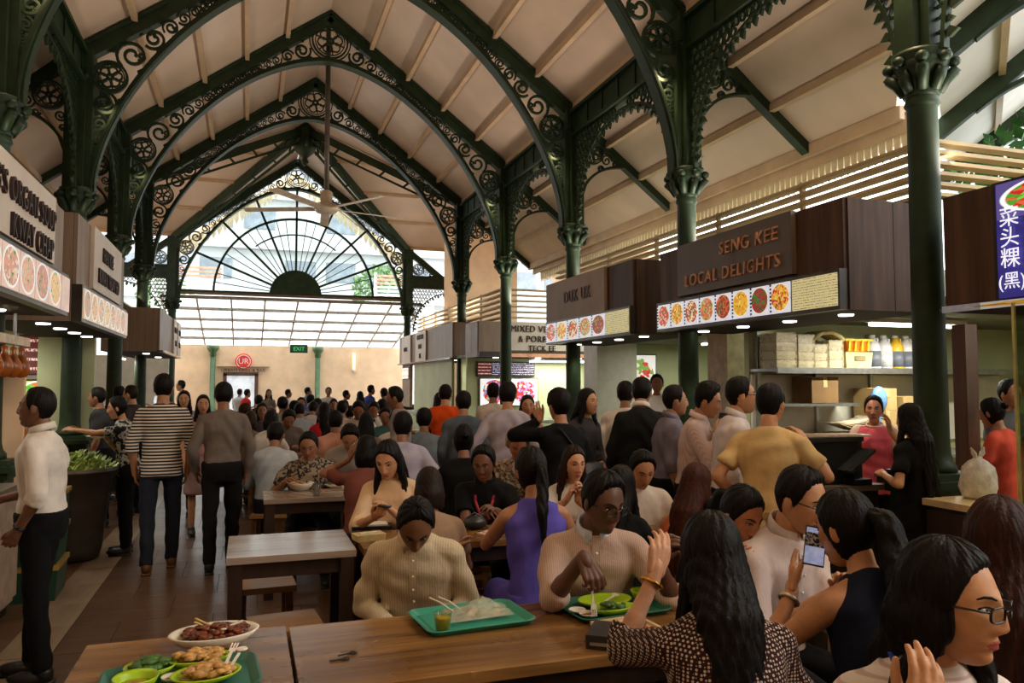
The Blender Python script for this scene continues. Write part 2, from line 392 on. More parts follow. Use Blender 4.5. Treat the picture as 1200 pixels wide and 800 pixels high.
# ---- hanging valance of pointed boards along the eaves
VAL = M('valance_cream', (222, 204, 164), .6, 0, .05)
val = thing('scalloped_valance', 'cream valance of pointed hanging boards along the eaves over the right stalls', 'valance', (6.32, 0, 0))
MB().bbox((-.02, 5.85, 4.22), (.02, 16.4, 4.40)).build('top_rail', VAL, val)
poly = [(-.046, 4.24), (.046, 4.24), (.040, 4.12), (.036, 4.06), (.015, 4.02), (.0, 3.97), (-.015, 4.02), (-.036, 4.06), (-.040, 4.12)]
vb = MB().prism(poly, -.011, .011, 0, lambda a, b, c: (c, a, b)).mesh('valance_board', VAL)
for i in range(105): link('valance_board', vb, val, (0, 5.9 + .1 * i, 0))

# ---------------------------------------------------------------- iron columns
def col_profile():
    return [(.15, .0), (.15, .04), (.125, .07), (.115, .12), (.11, .2), (.1, 2.55), (.105, 2.56), (.118, 2.58), (.105, 2.62), (.1, 2.66)]
PED = 1.04
def make_column():
    t = thing('cast_iron_column', 'x', 'column')
    p = MB(); p.box((0, 0, .06), (.5, .5, .12)); p.box((0, 0, .5), (.38, .38, .78)); p.box((0, 0, .92), (.43, .43, .06)); p.box((0, 0, .97), (.5, .5, .05)); p.box((0, 0, 1.015), (.42, .42, .05))
    for sx in (-1, 1):
        p.box((sx * .192, 0, .5), (.012, .26, .6)); p.box((0, sx * .192, .5), (.26, .012, .6))
    p.build('pedestal', IRON, t)
    MB().lathe([(r, z + PED) for r, z in col_profile()], n=24).build('shaft', IRON, t, True)
    c = MB(); c.lathe([(.1, 3.66), (.115, 3.68), (.11, 3.72), (.13, 3.80), (.17, 3.86), (.185, 3.9), (.165, 3.93), (.19, 3.95), (.19, 3.98)], n=24)
    for k in range(8):
        a = k * PI / 4; ca, sa = math.cos(a), math.sin(a); big = 1 if k % 2 else .8
        pts = [(ca * r, sa * r, z) for r, z in ((.11, 3.70), (.15, 3.78), (.2 * big + .02, 3.84), (.235 * big, 3.82))]
        c.tube(pts, [.035, .045, .04, .015], 6)
        c.ell((ca * .205, sa * .205, 3.9), (.045, .045, .04), 8, 6)
    c.build('capital', IRON, t, True)
    u = MB(); u.lathe([(.12, 3.95), (.11, 4.05), (.105, 5.3), (.13, 5.36), (.13, 5.42)], n=16)
    for sx, sy in ((1, 0), (-1, 0), (0, 1), (0, -1)): u.box((sx * .1, sy * .1, 4.7), (.1 if sx else .16, .1 if sy else .16, 1.44))
    u.box((0, 0, 5.52), (.3, .3, .3)); u.build('upper_post', IRON, t)
    return t
col0 = make_column(); first = True
for side, X, ks in (('right', XR, (0, 1, 2, 3, 4, 6)), ('left', XL, (1, 2, 3, 4, 6))):
    order = {0: 'nearest', 1: 'second', 2: 'third', 3: 'fourth', 4: 'fifth', 6: 'last'} if side == 'right' else {1: 'nearest', 2: 'second', 3: 'third', 4: 'fourth', 6: 'last'}
    for k in ks:
        lab = 'dark green cast iron column, %s in the row on the %s side of the hall' % (order[k], side)
        if first: o = col0; first = False; o.location = (X, YK[k], 0); o['label'] = lab; o['group'] = 'iron columns'
        else: o = dup(col0, (X, YK[k], 0), None, lab, 'iron columns')

# ---------------------------------------------------------------- roof trusses with scrollwork
def rib_z(x):
    q = max(0, 1 - abs(x / 3.08) ** 1.7); return 4.05 + 3.22 * q ** (1 / 1.6)
def raf_z(x): return ZAP - .16 - (ZAP - ZTOP) / W2 * abs(x)
def spiral(cx, cz, r, a0, sg, turns=1.6, n=22):
    return [(cx + math.cos(a0 + sg * 2 * PI * turns * i / n) * r * (1 - .82 * i / n), cz + math.sin(a0 + sg * 2 * PI * turns * i / n) * r * (1 - .82 * i / n)) for i in range(n + 1)]
def ring(cx, cz, r, n=16): return [(cx + math.cos(2 * PI * i / n) * r, cz + math.sin(2 * PI * i / n) * r) for i in range(n)]
FXZ = lambda a, b, c: (a, c, b)
def rosette(mb, cx, cz, r, f=FXZ, w=.022):
    mb.ribbon(ring(cx, cz, r, 24), w * 1.3, .05, f, True); mb.ribbon(ring(cx, cz, r * .84, 24), w * .7, .035, f, True)
    for k in range(6):
        a = k * PI / 3 + .2; mb.ribbon(ring(cx + math.cos(a) * r * .45, cz + math.sin(a) * r * .45, r * .27, 10), w, .04, f, True)
    mb.ribbon(ring(cx, cz, r * .16, 8), r * .16, .05, f, True)
    for k in range(6):
        a = k * PI / 3 + .2 + PI / 6; mb.ribbon([(cx + math.cos(a) * r * q, cz + math.sin(a) * r * q) for q in (.55, .83)], w * .8, .03, f)
def leaf(mb, x, z, a, L, f=FXZ, w=.35):
    c, s = math.cos(a), math.sin(a); P = [(0, 0), (.4, w), (1, 0), (.4, -w)]
    mb.prism([(x + (p * c - q * s) * L, z + (p * s + q * c) * L) for p, q in P], -.014, .014, 0, f)
def scroll_fill(mb, lo, hi, xs, r0, sgn):
    """spirals packed between two curves from x=xs[0] towards xs[1], alternating turn"""
    x = xs[0]; d = 1 if xs[1] > xs[0] else -1; k = 0
    while (xs[1] - x) * d > 0:
        g = hi(x) - lo(x)
        if g < .07: break
        r = min(r0, g * .44); z = (hi(x) + lo(x)) / 2
        s = 1 if k % 2 else -1
        mb.ribbon(spiral(sgn * x, z, r, PI / 2 * s + (.6 if d > 0 else 2.4) * sgn, s * sgn * d), .03, .04, FXZ)
        if abs(x) < 2.45: mb.ribbon([(sgn * (x - d * r * 1.1), z - s * r * .9), (sgn * x, z + s * r * .98), (sgn * (x + d * r * 1.0), z + s * r * .85), (sgn * (x + d * r * 1.9), z - s * r * .1)], .026, .035, FXZ)
        if abs(x) < 2.45: leaf(mb, sgn * (x + d * r), z - s * r * .5, .8 * s * sgn * d + (0 if sgn * d > 0 else PI), r * .7)
        x += d * r * 1.75; k += 1
RIBP = np.array([(3.08 * math.sin(PI / 2 * i / 90), 0) for i in range(91)]); RIBP[:, 1] = [rib_z(x) for x in RIBP[:, 0]]
def clear_(x, z):
    d = np.min(np.hypot(RIBP[:, 0] - x, RIBP[:, 1] - z)) - .035; sl = (ZAP - ZTOP) / W2
    e = (raf_z(x) + .04 - z) / math.hypot(1, sl); return min(d, e, 3.12 - x) if z > rib_z(x) or x > 3.0 else -1
def med(x, z0, z1):
    zs = np.linspace(z0, z1, 60); v = [clear_(x, q) for q in zs]; k = int(np.argmax(v)); return x, float(zs[k]), float(v[k])
def chain_x(start, x1, rmin=.026):
    c = [start]; d = 1 if x1 > start[0] else -1; x = start[0]
    while (x1 - x) * d > 0:
        x += d * .01; p = med(x, rib_z(x), raf_z(x) + .1); q = c[-1]
        if math.hypot(p[0] - q[0], p[1] - q[1]) >= p[2] + q[2]:
            if p[2] < rmin: break
            c.append(p)
    return c
CH_HAUNCH = chain_x((2.92, 5.40, .19), 1.2)
CH_CROWN = chain_x((0.0, 7.62, .36), 2.0)
CH_POST = [(2.92, 5.40, .19)]
z_ = 5.38
while z_ > 4.2:
    z_ -= .01; k_ = np.argmin(np.abs(RIBP[:, 1] - z_)); xr = RIBP[k_, 0] + .03; r_ = (3.13 - xr) / 2; q_ = CH_POST[-1]
    if math.hypot((3.13 + xr) / 2 - q_[0], z_ - q_[1]) >= r_ + q_[2]:
        if r_ < .022: break
        CH_POST.append(((3.13 + xr) / 2, z_, r_))
def make_truss():
    t = thing('roof_truss', 'x', 'truss')
    for s in (1, -1):
        m = MB(); m.bar((s * W2, 0, ZTOP - .02), (0, 0, ZAP), .14, .2); m.bar((s * W2, 0, ZTOP + .06), (0, 0, ZAP + .08), .2, .04); m.build('rafter', IRON, t)
    xs = [3.08 * math.sin(PI / 2 * i / 24) for i in range(-24, 25)]
    pts = [(-3.08, 3.95)] + [(x, rib_z(x)) for x in xs] + [(3.08, 3.95)]
    MB().ribbon(pts, .07, .13, FXZ).ribbon([(a, b - .035) for a, b in pts], .02, .2, FXZ).build('arch_rib', IRON, t)
    for s in (1, -1):
        m = MB(); rosette(m, s * 2.92, 5.40, .19); m.build('rosette', IRON, t)
    m = MB(); rosette(m, 0, 7.62, .30); m.ribbon(ring(0, 7.62, .35, 24), .02, .04, FXZ, True); m.bar((0, 0, 7.9), (0, 0, 8.02), .1); m.build('rosette', IRON, t)
    m = MB()
    for s in (1, -1):
        for chain in (CH_HAUNCH, CH_CROWN, CH_POST):
            for i in range(1, len(chain)):
                (px, pz, pr), (x, z, r) = chain[i - 1], chain[i]
                a = math.atan2(pz - z, px - x); a = a if s > 0 else PI - a; sg = s * (1 if i % 2 else -1); w = min(.034, max(.016, r * .22))
                m.ribbon(spiral(s * x, z, r * .97, a, sg, 1.7, 26), w, .04, FXZ)
                for q in (1.35, -1.35):
                    if r > .05: leaf(m, s * x + math.cos(a + q) * r * .98, z + math.sin(a + q) * r * .98, a + q * .3, r * .75)
                if r > .09: m.ribbon(spiral(s * x + math.cos(a - sg * 2.2) * r * .5, z + math.sin(a - sg * 2.2) * r * .5, r * .3, a, -sg, 1.2, 12), w * .8, .035, FXZ)
    m.build('scrollwork', IRON, t)['kind'] = 'stuff'
    # eaves rafters with a small scroll bracket on both outer sides
    for s in (1, -1):
        m = MB(); m.bar((s * W2, 0, ZTOP), (s * (W2 + 1.68), 0, 4.36), .12, .17); m.build('eaves_rafter', IRON, t)
        b = MB(); pb = [(s * (W2 + .14 + .70 * q), 4.42 + .50 * math.sin(PI / 2 * q ** .6)) for q in np.linspace(0, 1, 12)]
        b.ribbon(pb, .035, .08, FXZ)
        rosette(b, s * (W2 + .33), 5.10, .17, FXZ, .018)
        for x, z, r in ((.56, 5.0, .09), (.70, 4.96, .045), (.2, 4.86, .07), (.46, 4.87, .05), (.175, 4.72, .045)): b.ribbon(spiral(s * (W2 + x), z, r, 0, s), .018, .03, FXZ)
        b.build('eaves_bracket', IRON, t)
    return t
tr0 = make_truss()
names = {1: 'nearest, mostly above', 2: 'second, over the noodle soup sign', 3: 'third, with its whole crown in view', 4: 'fourth, just before the ceiling crossing'}
tl = {1: 'green iron roof truss with scrollwork nearest the viewer over the large food stall', 2: 'green iron roof truss with scroll filled corners springing from the third column on the right',
      3: 'green iron roof truss whose whole rosette crown shows highest in the hall', 4: 'green iron roof truss with smaller rosette crown directly behind the highest one', 6: 'green iron gable truss framing the half-round fan window'}
for k in (1, 2, 3, 4, 6):
    if k == 1: tr0.location = (XC, YK[1], 0); tr0['label'] = tl[1]; tr0['group'] = 'roof trusses'
    else: dup(tr0, (XC, YK[k], 0), None, tl[k], 'roof trusses')
for tt, lab in ((2.0, 'dark green rafter of the side wing roof nearest the near column at the upper right'), (4.2, 'dark green rafter with scroll bracket under the side wing roof at the right edge'), (6.6, 'lowest visible dark green rafter of the side wing roof above the right louvers')):
    t = thing('side_roof_rafter', lab, 'rafter', (0, 0, 0)); MB().bar(wp(tt, -.1, -.12), wp(tt, 6, -.12), .13, .2).build('rafter', IRON, t)
    fw_ = lambda a, b, c: tuple(WP + WU * (tt + c) + np.array((.64 * a, -.768 * a, b))); zr = lambda a: .76 * a - .24; b = MB()
    b.ribbon([(.35 + 1.7 * q, zr(.35 + 1.7 * q) - 1.5 * q ** 2.2) for q in np.linspace(0, 1, 16)], .05, .1, fw_)
    for q in np.linspace(.4, .92, 7): g = 1.5 * q ** 2.2; x = .35 + 1.7 * q; b.ribbon(spiral(x, zr(x) - g / 2, g * .36, 2.2, 1, 1.6), .022, .035, fw_)
    b.build('bracket', IRON, t)
# valley beams of the crossing with a hanging hub
cr = thing('crossing_roof_frame', 'green valley beams meeting at an ornate hanging hub over the crossing', 'roof frame')
for (x, y) in ((XR, y4), (XL, y4), (XR, y6), (XL, y6)):
    m = MB(); m.bar((x, y, ZTOP), (XC, YK[5], ZAP), .14, .18); m.bar((x, y, ZTOP - .22), (XC, YK[5], ZAP - .3), .05, .05)
    for f in (.15, .3, .45, .6, .75): m.bar((x + (XC - x) * f, y + (YK[5] - y) * f, ZTOP + (ZAP - ZTOP) * f), (x + (XC - x) * (f + .05), y + (YK[5] - y) * (f + .05), ZTOP - .22 + (ZAP - .08 - ZTOP) * (f + .05)), .04)
    m.build('valley_beam', IRON, cr)
m = MB().lathe([(.03, 7.1), (.1, 7.2), (.06, 7.3), (.22, 7.45), (.3, 7.6), (.2, 7.75), (.26, 7.95), (.26, 8.15)], (XC, YK[5], 0), 16)
for k in range(8): m.tube([(XC + math.cos(k * PI / 4) * r, YK[5] + math.sin(k * PI / 4) * r, z) for r, z in ((.2, 7.8), (.45, 7.72), (.5, 7.55), (.4, 7.5))], .03, 6)
m.build('hub', IRON, cr, True)

# ---------------------------------------------------------------- lace girders between the columns
def lace_zlow(s, span):
    u = abs(s - span / 2) / (span / 2 - .2)
    return 3.95 if u >= 1 else 3.95 + 1.22 * (1 - u ** 2.2) ** (1 / 2.0)
def make_lace(span):
    t = thing('lace_girder', 'x', 'girder')
    g = MB()
    g.bbox((-.03, .12, 5.3), (.03, span - .12, 5.62)); g.bbox((-.1, .12, 5.6), (.1, span - .12, 5.65)); g.bbox((-.08, .12, 5.27), (.08, span - .12, 5.31))
    n = 6
    for i in range(n + 1): g.box((0, .15 + (span - .3) * i / n, 5.45), (.1, .05, .3))
    g.build('girder_beam', IRON, t)
    F = lambda a, b, c: (c, a, b); m = MB(); row = 0; z = 5.22
    while z > 3.98:
        s = .16 + (.0525 if row % 2 else 0)
        while s < span - .14:
            if z - .055 > lace_zlow(s, span): m.ribbon(ring(s, z, .045, 7), .02, .024, F, True)
            s += .105
        z -= .091; row += 1
    rr = MB().ribbon(ring(0, 0, .09, 12), .018, .03, F, True)
    m.build('lace_panel', IRON, t)['kind'] = 'stuff'
    e = MB(); N = 40; pts = []
    for i in range(N + 1):
        a = PI * i / N; u = -math.cos(a); s = span / 2 + u * (span / 2 - .2); pts.append((s, lace_zlow(s, span)))
    e.ribbon(pts, .035, .05, F)
    for i in range(1, N):
        (s, z0) = pts[i]; d = np.array(pts[i + 1]) - np.array(pts[i - 1]); a = math.atan2(d[1], d[0]) - PI / 2
        leaf(e, s, z0, a, .12 if i % 2 else .075, F)
    e.build('leaf_fringe', IRON, t)
    return t
lg = make_lace(3.105); firstl = True
for X, sd, ks in ((XR, 'right', (-1, 0, 1, 2, 3)), (XL, 'left', (1, 2, 3))):
    for k in ks:
        y = 4.12 + 3.105 * k
        lab = 'green pierced iron arch girder with leaf edge, %s span of the %s column row' % ({-1: 'nearest', 0: 'second', 1: 'third', 2: 'fourth', 3: 'fifth'}[k] if X > 0 else {1: 'nearest', 2: 'second', 3: 'third'}[k], sd)
        if firstl: lg.location = (X, y, 0); lg['label'] = lab; lg['group'] = 'lace girders'; firstl = False
        else: dup(lg, (X, y, 0), None, lab, 'lace girders')
# transept girders at the far columns, seen end on past the gable
for X0, X1, lab in ((XR, 7.3, 'pierced green girder running right from the last column by the gable'), (-4.8, XL, 'pierced green girder running left from the last column by the gable')):
    t = dup(lg, (X0, YK[6], -.75), -PI / 2, lab)
    t.scale = (1, (X1 - X0) / 3.105, 1)

# ---------------------------------------------------------------- fan window in the gable
yg = YK[6]; FZ = 4.18
fw = thing('fan_window', 'half-round fan window with radiating green bars in the far gable', 'window', (XC, yg, 0))
m = MB(); m.bbox((-3.15, -.06, FZ - .06), (3.15, .06, FZ)); m.build('sill_bar', M('sill_brown', (110, 84, 62), .6), fw)
m = MB(); m.bbox((-3.15, -.04, FZ), (3.15, .04, FZ + .06)); m.build('bottom_rail', IRON, fw)
m = MB(); hubp = [(.72 * math.cos(PI * i / 24), FZ + .72 * math.sin(PI * i / 24)) for i in range(25)]; m.prism(hubp, -.05, .05, 0, FXZ); m.build('hub_panel', IRON, fw)
m = MB(); m.ribbon([(2.2 * math.cos(PI * i / 32), FZ + 2.2 * math.sin(PI * i / 32)) for i in range(33)], .06, .07, FXZ); m.build('ring_bar', IRON, fw)
m = MB(); m.ribbon([(1.75 * math.cos(PI * i / 32), FZ + 1.75 * math.sin(PI * i / 32)) for i in range(9, 24)], .035, .05, FXZ); m.build('inner_ring_bar', IRON, fw)
GLASS = Mglass('clear_window_glass', (245, 250, 250), .02)
def fan_r(a):
    r = 1.0
    while r < 4 and r * math.sin(a) + FZ < rib_z(r * math.cos(a)) - .04 and abs(r * math.cos(a)) < 3.05: r += .02
    return r
NS = 8
for k in range(NS + 1):
    a = PI * k / NS; r = fan_r(a) if 0 < k < NS else 3.05
    if 0 < k < NS: MB().ribbon([(.7 * math.cos(a), FZ + .7 * math.sin(a)), (r * math.cos(a), FZ + r * math.sin(a))], .06, .07, FXZ).build('spoke', IRON, fw)
    if k < NS:
        for q in (.36, .66):
            b = PI * (k + q) / NS; MB().ribbon([(.7 * math.cos(b), FZ + .7 * math.sin(b)), (2.2 * math.cos(b), FZ + 2.2 * math.sin(b))], .02, .04, FXZ).build('thin_spoke', IRON, fw)
        a1 = PI * (k + 1) / NS; pts = [(.7 * math.cos(a), FZ + .7 * math.sin(a)), (.7 * math.cos(a1), FZ + .7 * math.sin(a1))]
        for q in (1, .5, 0):
            b = a + (a1 - a) * q; rr = fan_r(min(max(b, .03), PI - .03)); pts.append((rr * math.cos(b), FZ + rr * math.sin(b)))
        MB().prism(pts, .012, .018, 0, FXZ).build('pane', GLASS, fw)
# scalloped fringe outside the arch
fr = thing('gable_fringe', 'cream scalloped fringe hanging outside the fan window arch', 'valance', (XC, yg + .9, 0))
fp = MB().prism([(-.07, .0), (.07, .0), (.07, -.28), (.035, -.36), (0, -.44), (-.035, -.36), (-.07, -.28)], -.012, .012, 0, FXZ).mesh('fringe_board', VAL)
m = MB(); m.bar((-3.4, 0, 5.45), (0, 0, 7.95), .1, .1); m.bar((3.4, 0, 5.45), (0, 0, 7.95), .1, .1); m.build('barge_board', VAL, fr)
for s in (1, -1):
    for i in range(21):
        x = s * (.1 + i * .155); link('fringe_board', fp, fr, (x, 0, 7.95 - (7.95 - 5.45) / 3.4 * abs(x)))

# ---------------------------------------------------------------- glazed canopy beyond the gable, sloping down to the far wall
cn = thing('glazed_canopy', 'bright sloping canopy of white frosted panels under the fan window', 'canopy', (0, 0, 0))
FROST = Mtrans('frosted_panel', (244, 246, 246), .4); BARW = M('canopy_bar_white', (226, 222, 212), .5)
xa, xb, ya, yb, za, zb = -2.3, 5.0, 22.95, 28.3, 4.10, 2.98
NX, NY = 8, 5
P3 = lambda i, j, dz=0: (xa + (xb - xa) * i / NX, ya + (yb - ya) * j / NY, za + (zb - za) * j / NY + dz)
for i in range(NX):
    for j in range(NY): quad_panel([P3(i, j), P3(i + 1, j), P3(i + 1, j + 1), P3(i, j + 1)], 'frosted_panel', FROST, .012, cn)
GB = M('canopy_bar_grey', (150, 138, 122), .5)
for j in range(NY + 1): MB().bar(P3(0, j, -.04), P3(NX, j, -.04), .06, .09).build('cross_bar', GB, cn)
for i in range(NX + 1): MB().bar(P3(i, 0, -.04), P3(i, NY, -.04), .05, .05).build('glazing_bar', BARW, cn)

# ---------------------------------------------------------------- buildings and tree outside
FAC = M('facade_white', (176, 178, 176), .8, 0, .04, 1); WIN = M('facade_window', (112, 120, 126), .25, 0, .15, 2)
bl = thing('office_building', 'pale office block with window bands seen through the fan window', 'building', (0, 0, 0))
MB().bbox((-12, 46, 0), (24, 56, 26)).build('wall', FAC, bl)
wm = MB().box((0, 0, 0), (1.7, .1, 1.15)).mesh('window', WIN)
for i in range(15):
    for j in range(6):
        if (i * 7 + j * 3) % 5: link('window', wm, bl, (-11 + i * 2.3, 45.97, 8.2 + j * 2.9))
for j in range(7): MB().bbox((-12.2, 45.4, 6.4 + 2.9 * j), (24.2, 46, 6.9 + 2.9 * j)).build('ledge', FAC, bl)
lv = M('terracotta_louver', (190, 140, 112), .7); lw = M('louver_white', (226, 226, 222), .6)
for sx, lab in ((-2.4, 'white louvered screen with terracotta top rows behind the left of the fan window'), (6.6, 'white louvered screen with terracotta top rows behind the right of the fan window')):
    t = thing('louver_screen', lab, 'screen', (sx, 34, 0))
    for k in range(16): MB().box((0, 0, 3.9 + k * .17), (2.6, .08, .09)).build('louver', lv if k > 12 else lw, t)
    for x in (-1.3, 1.3, 0): MB().box((x, .05, 2.9), (.1, .08, 7.4)).build('post', lw, t)
LEAF = M('tree_leaf', (104, 132, 84), .7, 0, .3, 3)
def leaf_cloud(name, c, r, n, m, parent, size=.16):
    mb = MB()
    for i in range(n):
        d = rng.normal(size=3); d /= np.linalg.norm(d); p = np.array(c) + d * np.array(r) * rng.uniform(.5, 1) ** .5
        a = rng.normal(size=3); a /= np.linalg.norm(a); b = np.cross(a, rng.normal(size=3)); b /= np.linalg.norm(b)
        mb.add([p - a * size, p + b * size * .5, p + a * size, p - b * size * .5], [(0, 1, 2, 3)])
    o = mb.build(name, m, parent); o['kind'] = 'stuff'; return o
for px, pz, r, lab in ((6.2, 6.2, 1.5, 'street tree outside behind the right of the fan window'), (-3.6, 5.6, 1.2, 'street tree outside behind the left of the fan window')):
    t = thing('street_tree', lab, 'tree', (px, 38, 0)); MB().tube([(0, 0, 0), (.1, 0, 2.5), (0, .1, pz)], [.2, .15, .08], 8).build('trunk', M('bark', (90, 72, 58), .9), t)
    leaf_cloud('foliage', (0, 0, pz), (r, r, r * .9), 900, LEAF, t)
GARD = M('garden_leaf', (48, 104, 40), .6, 0, .3, 3)
for x, y, z, r, lab in ((9.6, 6.2, 4.3, 1.2, 'leafy green shrub outside above the far right louvers'),):
    t = thing('garden_tree', lab, 'tree', (x, y, 0)); MB().tube([(0, 0, 0), (.1, 0, 2), (0, .1, z)], [.15, .1, .06], 8).build('trunk', M('bark', (90, 72, 58), .9), t)
    leaf_cloud('foliage', (0, 0, z), (r, r * 1.5, r * .7), 900, GARD, t, .13)

# far wall columns, door, sign, exit sign
for x, lab in ((-1.12, 'slim green column against the cream far wall, left of the grill doorway'), (2.33, 'slim green column against the cream far wall, right of the exit sign')):
    t = thing('wall_column', lab, 'column', (x, 27.85, 0), 0, 'slim columns on the far wall')
    MB().lathe([(.14, 0), (.14, .8), (.09, .85), (.085, 2.6)], n=14).build('shaft', IRON2, t, True)
    MB().lathe([(.09, 2.58), (.11, 2.62), (.1, 2.7), (.18, 2.82), (.2, 2.94)], n=14).build('capital', IRON2, t, True)
dr = thing('doorway', 'bright glazed doorway with dark frame under the round red sign', 'door', (-.17, 27.96, 0))
MB().bbox((-.62, -.05, 0), (-.5, .06, 2.0)).bbox((.4, -.05, 0), (.52, .06, 2.0)).bbox((-.62, -.05, 1.93), (.52, .06, 2.05)).build('frame', M('door_frame_brown', (92, 62, 48), .5), dr)
MB().bbox((-.5, -.01, 0), (.4, .02, 1.93)).build('glass', M('door_glass_lit', (206, 214, 222), .2, 0, .25, 2.2, emit=.55), dr)
RS = M('sign_red', (190, 44, 36), .5, emit=.5)
sg = thing('round_sign', 'round red restaurant sign with white monogram on the cream far wall', 'sign', (-.14, 27.93, 2.42))
m = MB(); m.prism(ring(0, 0, .27, 28), -.02, .03, 0, FXZ); m.build('disc', RS, sg)
m = MB(); m.ribbon(ring(0, 0, .22, 28), .025, .02, lambda a, b, c: (a, c - .03, b), True); m.build('ring', WHITE, sg)
text('UR', .26, (0, -.035, 0), (PI / 2, 0, 0), WHITE, sg, .006)
sg = thing('wall_lettering', 'small dark restaurant lettering on a ledge above the doorway', 'sign', (-.14, 27.93, 2.13))
text('URBAN GRILL & BAR', .155, (0, -.03, -.02), (PI / 2, 0, 0), M('letter_dark', (40, 34, 30), .6), sg, .01)
MB().bbox((-.85, -.05, .09), (.85, .05, .11)).build('ledge', M('door_frame_brown', (92, 62, 48), .5), sg)
ex = thing('exit_sign', 'green hanging exit sign in front of the far wall', 'sign', (1.52, 25.2, 2.76))
MB().bbox((-.27, -.04, -.13), (.27, .04, .13)).build('box', M('exit_green', (16, 60, 36), .5, emit=.12), ex)
text('EXIT', .17, (0, -.05, -.01), (PI / 2, 0, 0), M('exit_letter', (90, 190, 120), .5, emit=.5), ex, .004)
MB().bar((-.2, 0, .13), (-.2, 0, .85), .015).bar((.2, 0, .13), (.2, 0, .85), .015).build('hanger', STEEL, ex)
wl = thing('wall_lamp', 'slim vertical white lamp tube on the cream far wall', 'lamp', (3.6, 27.93, 2.45))
MB().lathe([(.04, -.3), (.04, .3)], n=10).build('tube', M('lamp_tube', (255, 240, 214), .4, emit=1.6), wl, True)
MB().lathe([(.06, -.36), (.06, -.28)], n=10).build('cap', BARW, wl)

# ceiling fan on a long rod
cf = thing('ceiling_fan', 'long-rod ceiling fan with white motor hanging before the fan window', 'fan', (1.26, 13.75, 0))
FW = M('fan_motor_cream', (206, 192, 172), .4)
MB().tube([(0, 0, 5.0), (0, 0, 8.1)], .045, 10).build('rod', M('fan_rod', (84, 76, 66), .4), cf, True)
MB().lathe([(.03, 4.62), (.16, 4.66), (.22, 4.72), (.2, 4.8), (.1, 4.84), (.11, 5.02), (.06, 5.06)], n=20).build('motor', FW, cf, True)
for k in range(5):
    a = k * 2 * PI / 5 + .25; R = Matrix.Rotation(a, 3, 'Z') @ Matrix.Rotation(.18, 3, 'X')
    MB().box(R @ Vector((.85, 0, 0)) + Vector((0, 0, 4.73)), (1.25, .16, .012), 0, 0, R).box(R @ Vector((.25, 0, 0)) + Vector((0, 0, 4.73)), (.3, .05, .02), 0, 0, R).build('blade', FW, cf)

# ================================================================ food stalls
def uvpanel(name, m, x0, x1, z0, z1, y, parent, th=.012):
    """thin printed panel facing local -Y, UV 0..1 over its face"""
    mb = MB().bbox((x0, y, z0), (x1, y + th, z1)); me = mb.mesh(name, m); uv = me.uv_layers.new(name='UVMap')
    for l in me.loops:
        c = me.vertices[l.vertex_index].co; uv.data[l.index].uv = ((c.x - x0) / (x1 - x0), (c.z - z0) / (z1 - z0))
    return link(name, me, parent)
def Mprice(name, bgc, ink, rows, emit):
    if name in MATS: return MATS[name]
    m = bpy.data.materials.new(name); m.use_nodes = True; t = NT(m)
    v = t.coord((1, 1, 1), 'UV'); s = t.new('ShaderNodeSeparateXYZ'); t.link(v, s.inputs[0])
    a = t.new('ShaderNodeMath', operation='MULTIPLY'); a.inputs[1].default_value = rows; t.link(s.outputs[1], a.inputs[0])
    f = t.new('ShaderNodeMath', operation='FRACT'); t.link(a.outputs[0], f.inputs[0])
    g = t.ramp(f.outputs[0], [(.35, (0, 0, 0)), (.4, (255, 255, 255)), (.65, (255, 255, 255)), (.7, (0, 0, 0))])
    n = t.noise(t.coord((14, rows, 1), 'UV'), 3, 2); nn = t.ramp(n, [(.48, (0, 0, 0)), (.52, (255, 255, 255))])
    k = t.new('ShaderNodeMath', operation='MULTIPLY'); t.link(g, k.inputs[0]); t.link(nn, k.inputs[1])
    c = t.ramp(k.outputs[0], [(.2, bgc), (.8, ink)]); t.base(c)
    t.link(c, t.b.inputs['Emission Color']); t.b.inputs['Emission Strength'].default_value = emit; MATS[name] = m; return m
PRICE = Mprice('price_board_yellow', (214, 204, 150), (110, 90, 60), 12, .55)
DL = M('downlight_lens', (255, 250, 240), .3, emit=6, vary=0)
LBOX = M('lightbox_frame', (70, 66, 62), .4, .4)
DISH = [((206, 60, 40), (170, 90, 60), (230, 190, 170)), ((230, 170, 50), (200, 120, 30), (240, 220, 150)), ((200, 80, 40), (150, 70, 40), (240, 225, 190)), ((190, 90, 60), (220, 120, 70), (170, 190, 120)),
        ((150, 40, 24), (200, 90, 40), (90, 60, 30)), ((236, 180, 40), (220, 150, 30), (245, 205, 90)), ((170, 30, 30), (120, 50, 30), (60, 110, 40)), ((230, 160, 40), (190, 40, 40), (240, 200, 90))]
